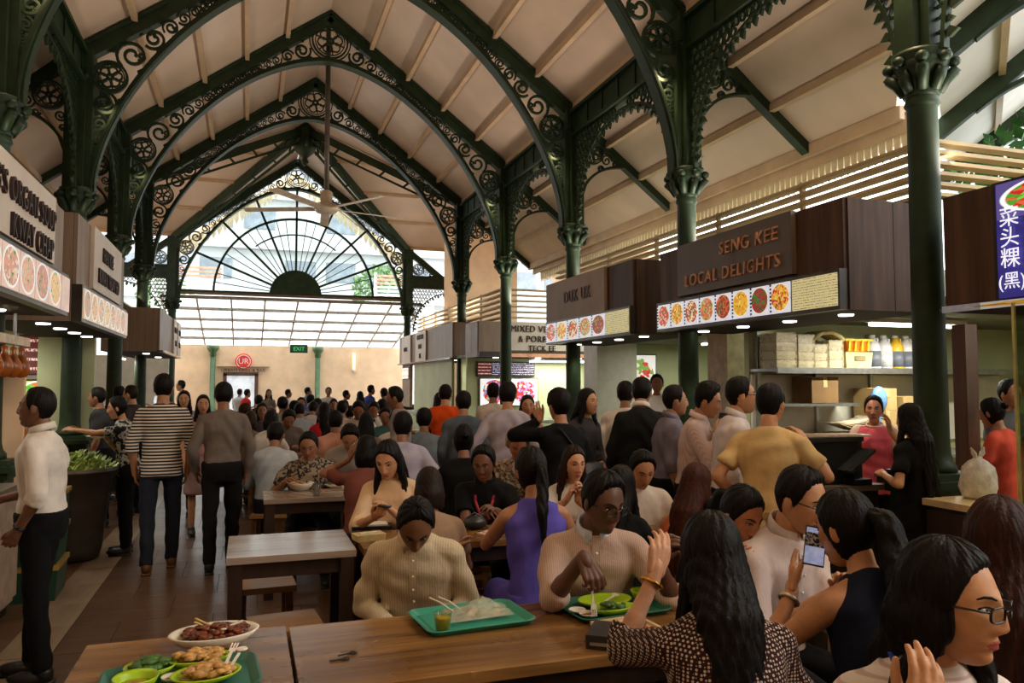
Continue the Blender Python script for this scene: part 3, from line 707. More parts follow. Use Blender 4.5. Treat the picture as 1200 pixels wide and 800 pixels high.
def sign_box(label, loc, rz, w, z0, z1, depth, mh, body, plate, photos, price=0, ends=(0, 0), emit=.6, group=None, lights=4, dim=None):
    t = thing('stall_sign_box', label, 'sign box', (loc[0], loc[1], 0), rz, group); h = w / 2
    MB().bbox((-h, .03, z0), (h, depth, z1)).build('box_body', DARK, t)
    zm = z0 + mh
    # laminate boards of the front
    xs = [-h] + ([-h + ends[0]] if ends[0] else []) + ([h - ends[1]] if ends[1] else []) + [h]
    for a, b in zip(xs[:-1], xs[1:]): MB().bbox((a + .004, 0, zm), (b - .004, .03, z1)).build('laminate_board', body, t)
    n = max(1, int(depth / .35))
    for sx in (-1, 1):
        for i in range(n): MB().bbox((sx * h, .03 + (depth - .03) * i / n + .003, z0), (sx * (h + .012), .03 + (depth - .03) * (i + 1) / n - .003, z1)).build('side_board', body, t)
    pl = MB().bbox((-h + ends[0] + .02, -.035, zm + .03), (h - ends[1] - .02, .0, z1 - (.0))).build('sign_plate', plate, t) if plate else None
    MB().bbox((-h, -.05, z0), (h, .03, zm)).build('lightbox_frame', LBOX, t)
    pw = (w - price - .04) / max(1, photos)
    for i in range(photos):
        a, b, c = DISH[FOODN[0] % 8]
        if dim: a, b, c = [tuple(int(x * .35 + d * .65) for x, d in zip(q, dim)) for q in (a, b, c)]
        uvpanel('menu_photo', Mfood(a, b, c, emit=emit, bgc=dim or (226, 230, 242), marks=not dim), -h + .02 + pw * i + .008, -h + .02 + pw * (i + 1) - .008, z0 + .03, zm - .03, -.062, t)
    if price: uvpanel('price_board', PRICE if not dim else M('blank_lightbox', dim, .4, emit=emit), h - price, h - .02, z0 + .03, zm - .03, -.062, t)
    for i in range(lights):
        x = -h + w * (i + .5) / lights
        MB().lathe([(.055, z0 - .012), (.06, z0 - .004), (.06, z0)], (x, depth * .35, 0), 14).build('downlight', [DL], t)
    return t
PL_DARK = M('sign_plate_taupe', (86, 74, 62), .5, 0, .08, 2)
PL_PALE = M('sign_plate_grey', (214, 200, 184), .5, 0, .05, 2)
BODY_PALE = Mwood('laminate_taupe', (120, 100, 84), (142, 120, 102), (156, 136, 116), .5, 2, .5)
LET_COP = M('letter_copper', (190, 138, 104), .45, .1)
LET_DK = M('letter_dark_brown', (44, 24, 18), .5)
R90 = PI / 2
# --- right side
sk = sign_box('large brown stall sign box with copper letters over eight dish photos', (4.23, 5.97), -R90, 2.72, 2.2, 3.05, .9, .31, BROWN, None, 8, .52, (.42, .52))
MB().bbox((-.93, -.05, 2.54), (.83, .0, 3.06)).build('sign_plate', PL_DARK, sk)
text('SENG KEE', .165, (.25, -.06, 2.90), (R90, 0, 0), LET_COP, sk, .008, space=1.2)
text('LOCAL DELIGHTS', .165, (-.04, -.06, 2.67), (R90, 0, 0), LET_COP, sk, .008, space=1.15)
dk = sign_box('brown stall sign box over five dish photos and a yellow price list', (4.23, 9.28), -R90, 2.66, 2.22, 3.1, .9, .33, BROWN, None, 5, .62, (0, .66))
MB().bbox((-1.33, -.04, 2.55), (.64, .0, 3.11)).build('sign_plate', M('sign_plate_brown', (150, 128, 110), .6, 0, .08, 2), dk)
text('DUK UK', .23, (-.2, -.05, 2.84), (R90, 0, 0), LET_DK, dk, .006, sx=.9, space=1.2)
dk['label'] = 'brown stall sign box with short dark name over five dish photos and yellow price list'
nr = sign_box('dark brown stall sign box with a large vertical menu screen, nearest on the right', (4.23, 2.36), -R90, 2.76, 2.1, 2.84, .9, .02, BROWN, None, 1, 0, (.4, .5), .2, None, 3)
SCR = M('screen_indigo', (44, 40, 112), .25, 0, .35, 3, emit=.8)
MB().bbox((-.98, -.06, 2.12), (-.2, .0, 2.83)).build('screen_frame', BLACK, nr)
uvpanel('menu_screen', SCR, -.95, -.23, 2.14, 2.81, -.072, nr)
uvpanel('dish_picture', Mfood((180, 40, 30), (70, 150, 40), (210, 90, 60), (110, 190, 60), .9, (80, 70, 130), 12), -.94, -.25, 2.60, 2.81, -.08, nr, .006)
MW = M('screen_white', (235, 235, 245), .4, emit=.9)
for i, ch in enumerate('菜头粿'): text(ch, .125, (-.86, -.086, 2.60 - .12 * i), (R90, 0, 0), MW, nr, .001, 'screen_character')
text('(黑)', .105, (-.855, -.086, 2.23), (R90, 0, 0), MW, nr, .001, 'screen_character')
# --- left side
l1 = sign_box('pale stall sign box lettered ORGAN SOUP KWAY CHAP over faded dish photos', (-1.44, 5.55), R90, 3.0, 2.19, 3.05, .9, .33, BODY_PALE, PL_PALE, 7, .3, (.05, .42), .5, None, 3, (206, 176, 160))
text('PIG\'S ORGAN SOUP', .215, (.18, -.045, 2.845), (R90, 0, 0), LET_DK, l1, .012, sx=.74, space=1.2)
text('KWAY CHAP', .215, (.42, -.045, 2.625), (R90, 0, 0), LET_DK, l1, .012, sx=.74, space=1.2)
l2 = sign_box('pale stall sign box with dark lettering over faded dish photos', (-1.44, 8.92), R90, 2.66, 2.19, 3.15, .9, .33, BODY_PALE, PL_PALE, 7, .2, (.56, .38), .5, None, 4, (206, 180, 150))
text('HAY KEE', .21, (-.02, -.045, 2.93), (R90, 0, 0), LET_DK, l2, .008, sx=.66, space=1.15)
text('KWAY TEOW HO', .21, (.08, -.045, 2.70), (R90, 0, 0), LET_DK, l2, .008, sx=.66, space=1.15)
l2['label'] = 'pale stall sign box with two short lines of dark letters, second on the left'
l3 = sign_box('small pale stall sign box far along the left row with two dark names', (-1.44, 16.4), R90, 4.0, 2.2, 2.95, .9, .02, BODY_PALE, None, 1, 0, (.3, .3), .1, None, 2)
for i, a in enumerate((.6, 1.5)):
    MB().bbox((a - .36, -.04, 2.24), (a + .36, 0, 2.94)).build('name_plate', PL_PALE, l3)
    text(('NOODLE', 'SATAY')[i], .16, (a, -.05, 2.72), (R90, 0, 0), LET_DK, l3, .01, sx=.8); text('BAR', .16, (a, -.05, 2.46), (R90, 0, 0), LET_DK, l3, .01, sx=.8)
# --- far right block, one front facing the hall's near end, one facing the nave
tk = sign_box('pale stall front lettered MIXED VEG RICE & PORRIDGE beside a column', (6.0, 14.2), 0, 3.6, 2.17, 2.86, .9, .1, BODY_PALE, PL_PALE, 0, 0, (.62, .5), .5, None, 4)
text('MIXED VEG RICE', .178, (-.5, -.045, 2.72), (R90, 0, 0), LET_DK, tk, .012, sx=.9, space=1.12)
text('& PORRIDGE', .178, (-.5, -.045, 2.52), (R90, 0, 0), LET_DK, tk, .012, sx=.9, space=1.12)
text('TECK EE', .155, (-.5, -.045, 2.34), (R90, 0, 0), LET_DK, tk, .012, sx=.9, space=1.12)
MB().bbox((-1.25, -.055, 2.17), (.9, -.03, 2.24)).build('copper_strip', M('copper_strip', (214, 150, 110), .35, emit=.25), tk)
r4 = sign_box('far pale stall box facing the aisle with three lines of small dark letters', (4.23, 19.4), -R90, 6.2, 2.2, 3.0, 1.0, .02, BODY_PALE, None, 1, 0, (.5, .5), .1, None, 3)
for a, ls in ((.0, ('CHICKEN', 'RICE', 'EE')), (-1.9, ('DUCK',))):
    MB().bbox((a - .62, -.05, 2.22), (a + .62, 0, 2.98)).build('name_plate', PL_PALE, r4)
    for q, s in enumerate(ls): text(s, .17, (a, -.06, 2.84 - .24 * q if len(ls) > 1 else 2.6), (R90, 0, 0), LET_DK, r4, .01)
# --- louvers that stand on the stalls
LOUV = M('louver_tan', (196, 172, 128), .6, 0, .06, 3)
def louvers(label, p, q, n, z, dz=.085, group=None):
    t = thing('roof_louver', label, 'louver', (p[0], p[1], 0)); d = Vector((q[0] - p[0], q[1] - p[1], 0)); L = d.length; nn = Vector((-d.y, d.x, 0)).normalized()
    for k in range(n): MB().bar((0, 0, z + dz * k), (d.x, d.y, z + dz * k), .11, .03).build('slat', LOUV, t)
    for i in range(int(L / 1.4) + 1):
        c = d * min(1, i * 1.4 / L); MB().box((c.x, c.y, z + dz * (n - 1) / 2 - .05), (.04, .04, dz * n + .1)).build('post', LOUV, t)
    return t
louvers('tan louvers running along the top of the eight-photo stall box', (5.04, 4.62), (5.04, 12.2), 6, 3.12)
louvers('tan louvers at the near end of the eight-photo stall, right of the near column', (5.04, 4.62), (9.5, 4.55), 6, 3.14)
louvers('thin louvers above the far stall box that faces the aisle', (4.7, 14.3), (4.7, 22.0), 6, 2.95, .11)
louvers('thin louvers above the MIXED VEG RICE stall front', (4.7, 14.25), (8.0, 14.25), 6, 2.95, .11)
louvers('thin louvers between the second and third sign boxes on the left', (-2.1, 10.6), (-2.1, 16), 6, 2.5, .11)

# --- stall walls and backs
PALE = M('stall_wall_green', (196, 204, 160), .6, 0, .04, 2); TILEW = M('stall_wall_white', (222, 222, 206), .4, 0, .03)
PART = M('partition_taupe', (150, 128, 108), .6)
struct(MB().bbox((5.05, 6.92, 0), (9.4, 7.0, 3.0)).build('wall_stall_back', PALE))
struct(MB().bbox((7.9, -8, 0), (8.0, 4.3, 3.0)).build('wall_stall_side', PALE))
struct(MB().bbox((8.9, 4.3, 0), (9.0, 14.2, 3.0)).build('wall_stall_rear', PALE))
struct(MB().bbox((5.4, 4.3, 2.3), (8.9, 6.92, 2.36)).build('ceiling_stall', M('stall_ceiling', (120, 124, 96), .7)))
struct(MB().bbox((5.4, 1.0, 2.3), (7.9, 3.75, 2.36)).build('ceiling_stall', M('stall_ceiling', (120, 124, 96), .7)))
struct(MB().bbox((4.2, 15.0, 0), (9.0, 15.1, 2.2)).build('wall_stall_front', PALE))
struct(MB().bbox((4.45, 16.3, 0), (5.3, 16.4, 2.25)).build('wall_stall_end', PALE))
struct(MB().bbox((5.2, 11.0, 0), (5.9, 11.5, 3.0)).build('wall_stall_pier', TILEW))
struct(MB().bbox((5.9, 11.2, 0), (8.9, 11.3, 2.3)).build('wall_stall_divider', PALE))
struct(MB().bbox((5.25, 7.6, 0), (6.0, 8.0, 3.0)).build('wall_stall_column', M('partition_beige', (196, 178, 150), .6)))
struct(MB().bbox((-6.0, 10.9, 0), (-2.6, 11.0, 2.3)).build('wall_stall_left', PALE))
struct(MB().bbox((-3.1, 8.3, 0), (-2.5, 8.8, 3.2)).build('wall_pillar_left', M('partition_beige', (196, 178, 150), .6)))
struct(MB().bbox((-2.35, 10.4, 0), (-1.75, 10.5, 2.2)).build('wall_partition_left', PALE))
struct(MB().bbox((-4.5, 7.3, 0), (-1.74, 7.36, 1.72)).build('wall_stall_near_left', CREAM))
struct(MB().bbox((-6.0, 22.4, 0), (-2.0, 22.5, 2.4)).build('wall_far_left', TILEW))
# orange door panel on the far right block
t = thing('orange_door', 'orange door in the pale green stall wall behind the right columns', 'door', (4.95, 16.28, 0))
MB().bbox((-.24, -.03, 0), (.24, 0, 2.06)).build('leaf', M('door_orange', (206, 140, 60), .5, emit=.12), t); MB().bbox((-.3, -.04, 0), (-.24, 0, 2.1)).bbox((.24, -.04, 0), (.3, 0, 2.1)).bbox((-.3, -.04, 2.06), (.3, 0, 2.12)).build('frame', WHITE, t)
# lamps inside the stalls (tubes under the stall ceilings)
TUBE = M('fluorescent_tube', (255, 250, 232), .3, emit=5, vary=0)
def tube_lamp(label, p, L, rz, power, col=(1, .95, .82)):
    t = thing('tube_lamp', label, 'lamp', p, rz); MB().tube([(-L / 2, 0, 0), (L / 2, 0, 0)], .018, 8).build('tube', TUBE, t, True); MB().bbox((-L / 2 - .02, -.04, .02), (L / 2 + .02, .04, .06)).build('batten', WHITE, t)
    area('tube_light', (p[0], p[1], p[2] - .03), (0, 0, rz), L, .06, power, col)
tube_lamp('tube lamp under the ceiling of the eight-photo stall kitchen', (6.3, 5.9, 2.22), 1.2, 0, 48)
tube_lamp('tube lamp under the ceiling of the glass fronted stall', (6.2, 3.0, 2.22), 1.2, R90, 16)
tube_lamp('tube lamp behind the short-named sign box on the right', (6.6, 9.6, 2.25), 1.2, R90, 24)
tube_lamp('tube lamp in the stall under the MIXED VEG RICE front', (6.0, 14.6, 2.1), 1.2, 0, 26)
tube_lamp('tube lamp by the orange door stall', (5.0, 15.8, 2.16), .8, 0, 12)
tube_lamp('tube lamp inside the near stall on the left', (-2.9, 6.2, 2.25), 1.2, R90, 12)
tube_lamp('tube lamp inside the second stall on the left', (-2.9, 9.8, 2.2), 1.2, R90, 16)
tube_lamp('tube lamp inside the far stall on the left', (-2.4, 17, 2.15), 1.2, R90, 80)
for p, pw in (((4.5, 5.2, 2.17), 14), ((4.5, 6.6, 2.17), 14), ((4.5, 8.6, 2.17), 12), ((4.5, 10, 2.17), 12), ((4.5, 2.8, 2.07), 8), ((-1.75, 5.4, 2.16), 14), ((-1.75, 6.6, 2.16), 10), ((-1.75, 8.2, 2.16), 12), ((-1.75, 9.4, 2.16), 12), ((5.2, 14.3, 2.15), 10), ((6.6, 14.3, 2.15), 10)):
    spot('downlight_beam', p, pw * 1.6, 100, .5, (1, .9, .74))

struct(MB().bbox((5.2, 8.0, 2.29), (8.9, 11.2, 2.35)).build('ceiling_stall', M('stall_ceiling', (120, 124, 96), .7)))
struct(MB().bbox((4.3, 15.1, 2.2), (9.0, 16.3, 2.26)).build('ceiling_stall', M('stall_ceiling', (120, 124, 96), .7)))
struct(MB().bbox((4.34, 16.78, 0), (4.40, 20.9, 2.2)).build('wall_stall_nave', PALE))
struct(MB().bbox((4.3, 21.3, 1.0), (4.38, 22.4, 2.2)).build('wall_stall_panel', PART))
# --- menu boards on the stall walls
def board(label, p, rz, w, h, m, name='menu_board', cat='menu board'):
    t = thing(name, label, cat, p, rz); MB().bbox((-w / 2, .0, -h / 2), (w / 2, .03, h / 2)).build('frame', BLACK, t); uvpanel('panel', m, -w / 2 + .02, w / 2 - .02, -h / 2 + .02, h / 2 - .02, -.012, t); return t
DKB = Mprice('menu_board_dark', (44, 38, 60), (220, 214, 236), 7, .8)
board('dark menu board with pale writing in the mixed rice stall', (5.02, 14.96, 1.95), 0, 1.25, .3, DKB)
board('dark red menu board in the mixed rice stall left of the column', (4.55, 14.94, 1.95), 0, .32, .3, Mprice('menu_board_red', (84, 24, 22), (240, 200, 190), 4, .7))
for x, lab in ((4.75, 'bright dish poster behind the mixed rice counter, left one'), (5.4, 'bright dish poster behind the mixed rice counter, right one')):
    board(lab, (x, 14.95, 1.48), 0, .62, .58, Mfood((200, 50, 60), (150, 120, 190), (236, 220, 216), (120, 180, 110), .7, (236, 234, 240), 12), 'dish_poster', 'poster')
board('bright poster of red dishes in the stall right of the black suit', (5.886, 11.100, 1.778), 0, .85, .7, Mfood((200, 40, 40), (230, 225, 210), (120, 160, 60), (200, 60, 50), .6, (240, 236, 226), 11), 'dish_poster', 'poster')
for x, lab in ((-2.45, 'dark red price board in the second stall on the left'), (-3.2, 'dark red price board further inside the second stall on the left')):
    board(lab, (x, 10.86, 2.0), 0, .42, .5, Mprice('menu_board_red', (84, 24, 22), (240, 200, 190), 4, .7))
    board(lab.replace('dark red price board', 'green and yellow dish poster'), (x, 10.86, 1.45), 0, .5, .5, Mfood((240, 200, 60), (90, 170, 60), (230, 120, 60), (120, 200, 70), .6, (200, 214, 110), 13), 'dish_poster', 'poster')
board('white lit menu panel low on the far right stall by the bright gap', (4.28, 21.85, 1.95), -R90, .9, .34, Mprice('menu_board_white', (236, 230, 222), (200, 120, 90), 2, .8))

# --- counters
CTR = Mwood('counter_dark_wood', (38, 26, 20), (54, 38, 28), (70, 50, 38), .4, 0, .5); CTOP = M('counter_top_grey', (120, 112, 100), .3, 0, .1, 4)
def counter(label, x0, x1, y0, y1, h, nrm, top=CTOP, front=CTR):
    t = thing('stall_counter', label, 'counter', ((x0 + x1) / 2, (y0 + y1) / 2, 0)); a, b = (x1 - x0) / 2, (y1 - y0) / 2
    MB().bbox((-a + .03, -b + .03, .08), (a - .03, b - .03, h - .04)).build('body', front, t); MB().bbox((-a, -b, h - .04), (a, b, h)).build('worktop', top, t); MB().bbox((-a + .06, -b + .06, 0), (a - .06, b - .06, .08)).build('plinth', BLACK, t)
    L = (y1 - y0) if nrm in '-+' else (x1 - x0); n = max(1, int(L / .7))
    for i in range(n):
        if nrm in '-+':
            s = -1 if nrm == '-' else 1; MB().bbox((s * (a - .03), -b + L * i / n + .02, .12), (s * (a - .01), -b + L * (i + 1) / n - .02, h - .07)).build('front_panel', front, t)
        else: MB().bbox((-a + L * i / n + .02, -b + .01, .12), (-a + L * (i + 1) / n - .02, -b + .03, h - .07)).build('front_panel', front, t)
    return t
counter('dark wooden counter of the eight-photo stall behind the queue', 3.72, 4.3, 4.35, 6.85, .93, '-')
counter('dark wooden counter under the glass screen at the right edge', 4.0, 4.4, .8, 3.75, .93, '-', M('counter_top_cream', (206, 184, 140), .4))
counter('counter of the stall with the short-named sign box', 4.25, 4.8, 8.0, 10.0, .95, '-', STEEL)
counter('serving counter under the MIXED VEG RICE front', 4.4, 7.6, 13.9, 14.4, .95, 'y', STEEL, PALE)
counter('near serving counter on the left beside the white shirt at the left edge', -2.3, -1.55, 3.2, 6.55, .92, '+', STEEL, PART)
counter('serving counter on the left behind the salad tub', -2.4, -1.9, 7.6, 9.9, .92, '+', STEEL, PART)
counter('far serving counter on the left near the bright stall', -2.2, -1.6, 14.3, 16.2, .95, '+', STEEL, PART)
counter('long far counter of the pale stall facing the aisle on the right', 3.98, 4.32, 17.0, 20.6, .95, '-', STEEL, PALE)

# --- SENG KEE kitchen shelves and goods
sh = thing('kitchen_shelf', 'steel two-tier shelf on the green wall of the eight-photo stall', 'shelf', (0, 0, 0))
MB().bbox((5.06, 6.48, 1.77), (8.6, 6.92, 1.80)).bbox((5.06, 6.46, 1.75), (8.6, 6.48, 1.81)).build('upper_board', STEEL, sh)
MB().bbox((5.06, 6.52, 1.41), (6.15, 6.92, 1.44)).build('lower_board', STEEL, sh)
for x in (5.1, 5.85, 6.6, 7.35, 8.1): MB().bbox((x, 6.84, .9), (x + .04, 6.9, 2.2)).build('upright', STEEL, sh)
MB().bbox((5.06, 6.88, 1.0), (8.6, 6.915, 1.74)).build('splash_panel', TILEW, sh)
wt = thing('prep_table', 'steel prep table against the green wall of the eight-photo stall', 'table', (6.6, 6.55, 0))
MB().bbox((-1.4, -.3, .86), (1.4, .3, .9)).build('top', STEEL, wt)
for x in (-1.36, 1.36):
    for y in (-.26, .26): MB().bbox((x - .02, y - .02, 0), (x + .02, y + .02, .86)).build('leg', STEEL, wt)
PACK = M('clamshell_foam', (214, 204, 168), .5, 0, .08, 6, .3, 30); FILM = Mfilm('clear_film_wrap', (226, 216, 180), .35, .15); KRAFT = M('kraft_card', (176, 148, 96), .8, 0, .08, 4); KRAFT2 = M('kraft_card_dark', (128, 98, 58), .8, 0, .08, 4)
def pack_stack(label, x, n, w, h, z=1.80, y=6.66, group=None):
    t = thing('takeaway_box_bundle', label, 'boxes', (x, y, z), 0, group)
    for i in range(n):
        m = MB(); m.box((0, 0, h * i + h * .26), (w, .26, h * .48), 0, 0, None, .9); m.box((0, 0, h * i + h * .72), (w, .26, h * .44)); m.build('foam_box', PACK, t)
    MB().box((0, 0, h * n / 2), (w + .02, .28, h * n + .01)).build('film_wrap', FILM, t)
pack_stack('film wrapped bundle of foam boxes at the left end of the upper shelf', 5.22, 4, .23, .092)
pack_stack('film wrapped bundle of foam boxes second on the upper shelf', 5.47, 4, .19, .088)
pack_stack('short film wrapped bundle of foam boxes third on the upper shelf', 5.66, 3, .15, .085)
pack_stack('film wrapped bundle of foam boxes beside the cream tub', 5.85, 3, .17, .1)
t = thing('folded_sack', 'folded cream sack draped over the foam box bundles', 'sack', (5.76, 6.64, 2.1)); m = MB()
for k in range(5): m.tube([(-.2, -.1 + .05 * k, -.0), (-.08, -.1 + .05 * k, .075), (.05, -.1 + .05 * k, .085), (.17, -.1 + .05 * k, .035), (.2, -.1 + .05 * k, .0)], .026, 8)
m.build('fabric', M('sack_cream', (206, 188, 128), .8, bump=.3), t, True)
t = thing('cream_tub', 'rectangular cream plastic tub on the upper shelf', 'tub', (6.16, 6.66, 1.80)); MB().box((0, 0, .09), (.36, .26, .18), 0, 0, None, .9).build('tub', M('tub_cream', (208, 198, 142), .5), t); MB().bbox((-.06, -.136, .09), (.08, -.128, .14)).build('handle_recess', M('tub_shadow', (130, 116, 76), .6), t)
t = thing('orange_basket', 'orange basket with yellow rim on top of the cream tub', 'basket', (6.16, 6.66, 1.985)); MB().box((0, 0, .06), (.32, .24, .12), 0, 0, None, .82).build('basket', M('basket_orange', (226, 128, 30), .5), t)
MB().box((0, 0, .125), (.36, .27, .025)).build('rim', M('basket_yellow', (232, 200, 30), .5), t)
for x in (-.13, -.05, .04, .12): MB().bar((x, -.12, .01), (x, -.135, .12), .02).build('rib', M('basket_yellow', (232, 200, 30), .5), t)
def jug(label, x, body, lab):
    t = thing('plastic_jug', label, 'jug', (x, 6.64, 1.80), 0)
    MB().lathe([(.07, 0), (.078, .02), (.078, .24), (.06, .29), (.03, .32), (.03, .35)], n=14, sy=1.2).build('body', body, t, True); MB().lathe([(.034, .345), (.034, .375)], n=12).build('cap', WHITE, t)
    MB().lathe([(.080, .03), (.080, .2)], n=14, sy=1.2).build('label', lab, t, True)
    MB().tube([(.03, 0, .33), (.075, 0, .34), (.08, 0, .27)], .012, 6).build('handle', body, t)
JW = M('jug_white', (206, 206, 206), .35); JG = M('jug_label_grey', (104, 110, 120), .5); JY = M('jug_yellow', (222, 178, 46), .4)
for x, b, l, lab in ((6.44, JW, JG, 'white jug with grey label, leftmost of the jug row'), (6.6, JW, JW, 'plain white jug, second in the row on the upper shelf'), (6.76, JY, JG, 'yellow topped jug with grey label, middle of the row'), (6.91, JW, JG, 'white jug with grey label right of the middle yellow one'), (7.06, JY, JG, 'yellow topped jug at the right end of the row'), (7.22, JW, JG, 'white jug partly behind the green column')): jug(lab, x, b, l)
def carton(label, c, d, m, rz=0):
    t = thing('cardboard_box', label, 'box', (c[0], c[1], c[2]), rz); MB().box((0, 0, d[2] / 2), d).build('carton', m, t); MB().box((0, 0, d[2] + .002), (d[0] * .98, .05, .004)).box((0, -d[1] / 2 - .002, d[2] * .8), (.05, .004, d[2] * .4)).build('tape', M('packing_tape', (196, 170, 116), .3), t)
carton('plain brown cardboard box on the lower shelf', (5.72, 6.7, 1.445), (.34, .3, .27), KRAFT2)
for i in range(3):
    carton('kraft carton stack behind the server in pink, %s from the bottom' % ('first', 'second', 'third')[i], (6.42, 6.6, .902 + .232 * i), (.26, .34, .23), KRAFT)
    carton('kraft carton right of the server in pink, %s from the bottom' % ('first', 'second', 'third')[i], (6.78 + .02 * i, 6.6, .902 + .202 * i), (.36, .34, .2), KRAFT)
carton('low open carton on the prep table left of the server', (5.98, 6.5, .902), (.42, .3, .24), KRAFT)
t = thing('paper_sheaf', 'fanned sheaf of wrapping paper above the open carton', 'paper', (6.0, 6.5, 1.15)); m = MB()
for k in range(7): m.box((-.16 + .055 * k, .02 * k - .05, .05 + .012 * k), (.34, .22, .006), .1 * k, 0, Matrix.Rotation(.25 - .08 * k, 3, 'Y') @ Matrix.Rotation(.2, 3, 'Z'))
m.build('paper', M('wrapping_paper', (206, 190, 160), .8), t)
t = thing('blue_bag', 'pale blue plastic bag among the wrapping papers', 'bag', (6.3, 6.42, 1.36)); MB().ell((0, 0, .12), (.1, .06, .14), 10, 8).build('bag', Mfilm('bag_blue', (110, 160, 220), .85), t, True); MB().box((0, 0, -.1), (.03, .03, .22)).build('twist', Mfilm('bag_blue', (110, 160, 220), .85), t)
# counter goods
t = thing('cash_register', 'black cash register box on the SENG KEE counter', 'register', (3.98, 4.62, .932)); MB().box((0, 0, .15), (.42, .36, .3)).build('body', BLACK, t); MB().box((-.02, 0, .315), (.46, .4, .03)).build('lid', M('register_lid', (46, 46, 48), .3), t)
t = thing('menu_card', 'white printed card lying across the cash register', 'card', (3.95, 4.55, 1.265)); MB().box((0, 0, .006), (.62, .22, .012), -.15).build('card', M('card_white', (214, 204, 184), .6), t); MB().box((0, 0, .014), (.5, .16, .004), -.15).build('print', M('card_print', (150, 120, 100), .7), t)
t = thing('payment_terminal', 'black tilted payment screen on the counter before the server', 'terminal', (4.1, 4.42, .932)); R = Matrix.Rotation(-.6, 3, 'Y'); MB().box((0, 0, .02), (.16, .16, .04)).bar((0, 0, .03), (-.02, 0, .14), .05).build('stand', BLACK, t); MB().box((-.02, 0, .17), (.26, .22, .02), 0, 0, R).build('screen', M('terminal_screen', (50, 54, 58), .2), t)
t = thing('red_jar', 'red plastic jar beside the cash register', 'jar', (4.14, 4.66, .932)); MB().lathe([(.05, 0), (.06, .02), (.06, .17), (.045, .19)], n=16).build('jar', M('jar_red', (190, 50, 40), .4), t, True); MB().lathe([(.05, .185), (.05, .21)], n=16).build('lid', M('jar_lid', (150, 30, 28), .4), t)
# glass fronted stall at the right edge
t = thing('glass_screen', 'tall clear glass screen with thin metal corner post at the right edge', 'screen', (0, 0, 0)); G2 = Mglass('counter_glass', (214, 222, 206), .05)
MB().bbox((4.08, 1.0, .935), (4.09, 3.16, 2.08)).build('pane', G2, t); MB().bbox((4.1, 3.18, .935), (4.38, 3.19, 2.08)).build('pane', G2, t)
MB().bbox((4.085, 3.165, .93), (4.1, 3.18, 2.1)).build('post', M('post_brass', (196, 184, 120), .3, .2), t)
t = thing('wooden_post', 'square brown wooden post behind the near green column', 'post', (5.25, 4.48, 0)); MB().box((0, 0, 1.05), (.12, .12, 2.1)).build('post', Mwood('post_wood', (70, 46, 32), (92, 62, 42), (108, 76, 52), .5, 2, .6), t); MB().box((0, 0, .04), (.2, .2, .08)).build('foot', DARK, t)
t = thing('white_plastic_bag', 'knotted white plastic bag on the counter by the wooden post', 'bag', (4.32, 3.62, .935)); m = MB(); m.lathe([(.1, 0), (.125, .02), (.135, .08), (.13, .16), (.11, .22), (.07, .265), (.035, .285), (.03, .3)], n=30)
m.v = [(x * 1.15 * (1 + .10 * math.sin(5 * math.atan2(y, x) + z * 22) * (z > .01)), y * (1 + .12 * math.sin(7 * math.atan2(y, x) - z * 30) * (z > .01)), z) for x, y, z in m.v]
for sx in (-1, 1): m.tube([(sx * .02, 0, .28), (sx * .05, .01, .33), (sx * .075, 0, .36), (sx * .05, -.02, .325), (sx * .015, 0, .285)], [.016, .012, .01, .012, .014], 6)
m.build('bag', Mfilm('bag_white', (226, 220, 208), .9), t, True); t.scale = (.72, .72, .85)

# --- left stall goods: glass case, drinks, salad tub, bins, hanging roast ducks
t = thing('glass_food_case', 'sloped glass food display case with steel frame on the left counter', 'display case', (-2.15, 8.4, .922))
for x0, x1 in ((-.3, .3),):
    m = MB()
    for y in (-.45, .45):
        m.bar((-.3, y, 0), (-.3, y, .5), .03); m.bar((.3, y, 0), (.16, y, .5), .035); m.bar((-.3, y, .5), (.16, y, .5), .03)
    m.bar((.3, -.45, 0), (.3, .45, 0), .03); m.bar((.16, -.45, .5), (.16, .45, .5), .04); m.bar((-.3, -.45, .5), (-.3, .45, .5), .03); m.build('frame', STEEL, t)
MB().add([(.3, -.45, .01), (.3, .45, .01), (.16, .45, .49), (.16, -.45, .49)], [(0, 1, 2, 3)]).build('front_pane', G2, t); MB().add([(-.3, -.45, .51), (.16, -.45, .51), (.16, .45, .51), (-.3, .45, .51)], [(0, 1, 2, 3)]).build('top_pane', G2, t)
MB().add([(-.3, -.45, 0), (.3, -.45, 0), (.16, -.45, .49), (-.3, -.45, .49)], [(0, 1, 2, 3)]).build('side_pane', G2, t)
fcols = [(206, 160, 60), (120, 150, 50), (190, 70, 40), (210, 190, 120)]
for i in range(4):
    tr = thing('food_pan', 'steel pan of %s food in the glass case' % ('yellow', 'green', 'red', 'pale')[i], 'pan', (-2.18, 8.07 + .22 * i, .926)); MB().box((0, 0, .03), (.34, .19, .06), 0, 0, None, .9).build('pan', STEEL, tr)
    m = MB(); rr = random.Random(i)
    for k in range(24): m.ell((rr.uniform(-.14, .14), rr.uniform(-.07, .07), .065 + rr.uniform(0, .03)), (.03, .022, .015), 6, 4)
    o = m.build('food', M('pan_food_%d' % i, fcols[i], .5, 0, .3, 30), tr, True); o['kind'] = 'stuff'
OJ = M('orange_drink', (226, 140, 30), .15, emit=.12)
k = 0
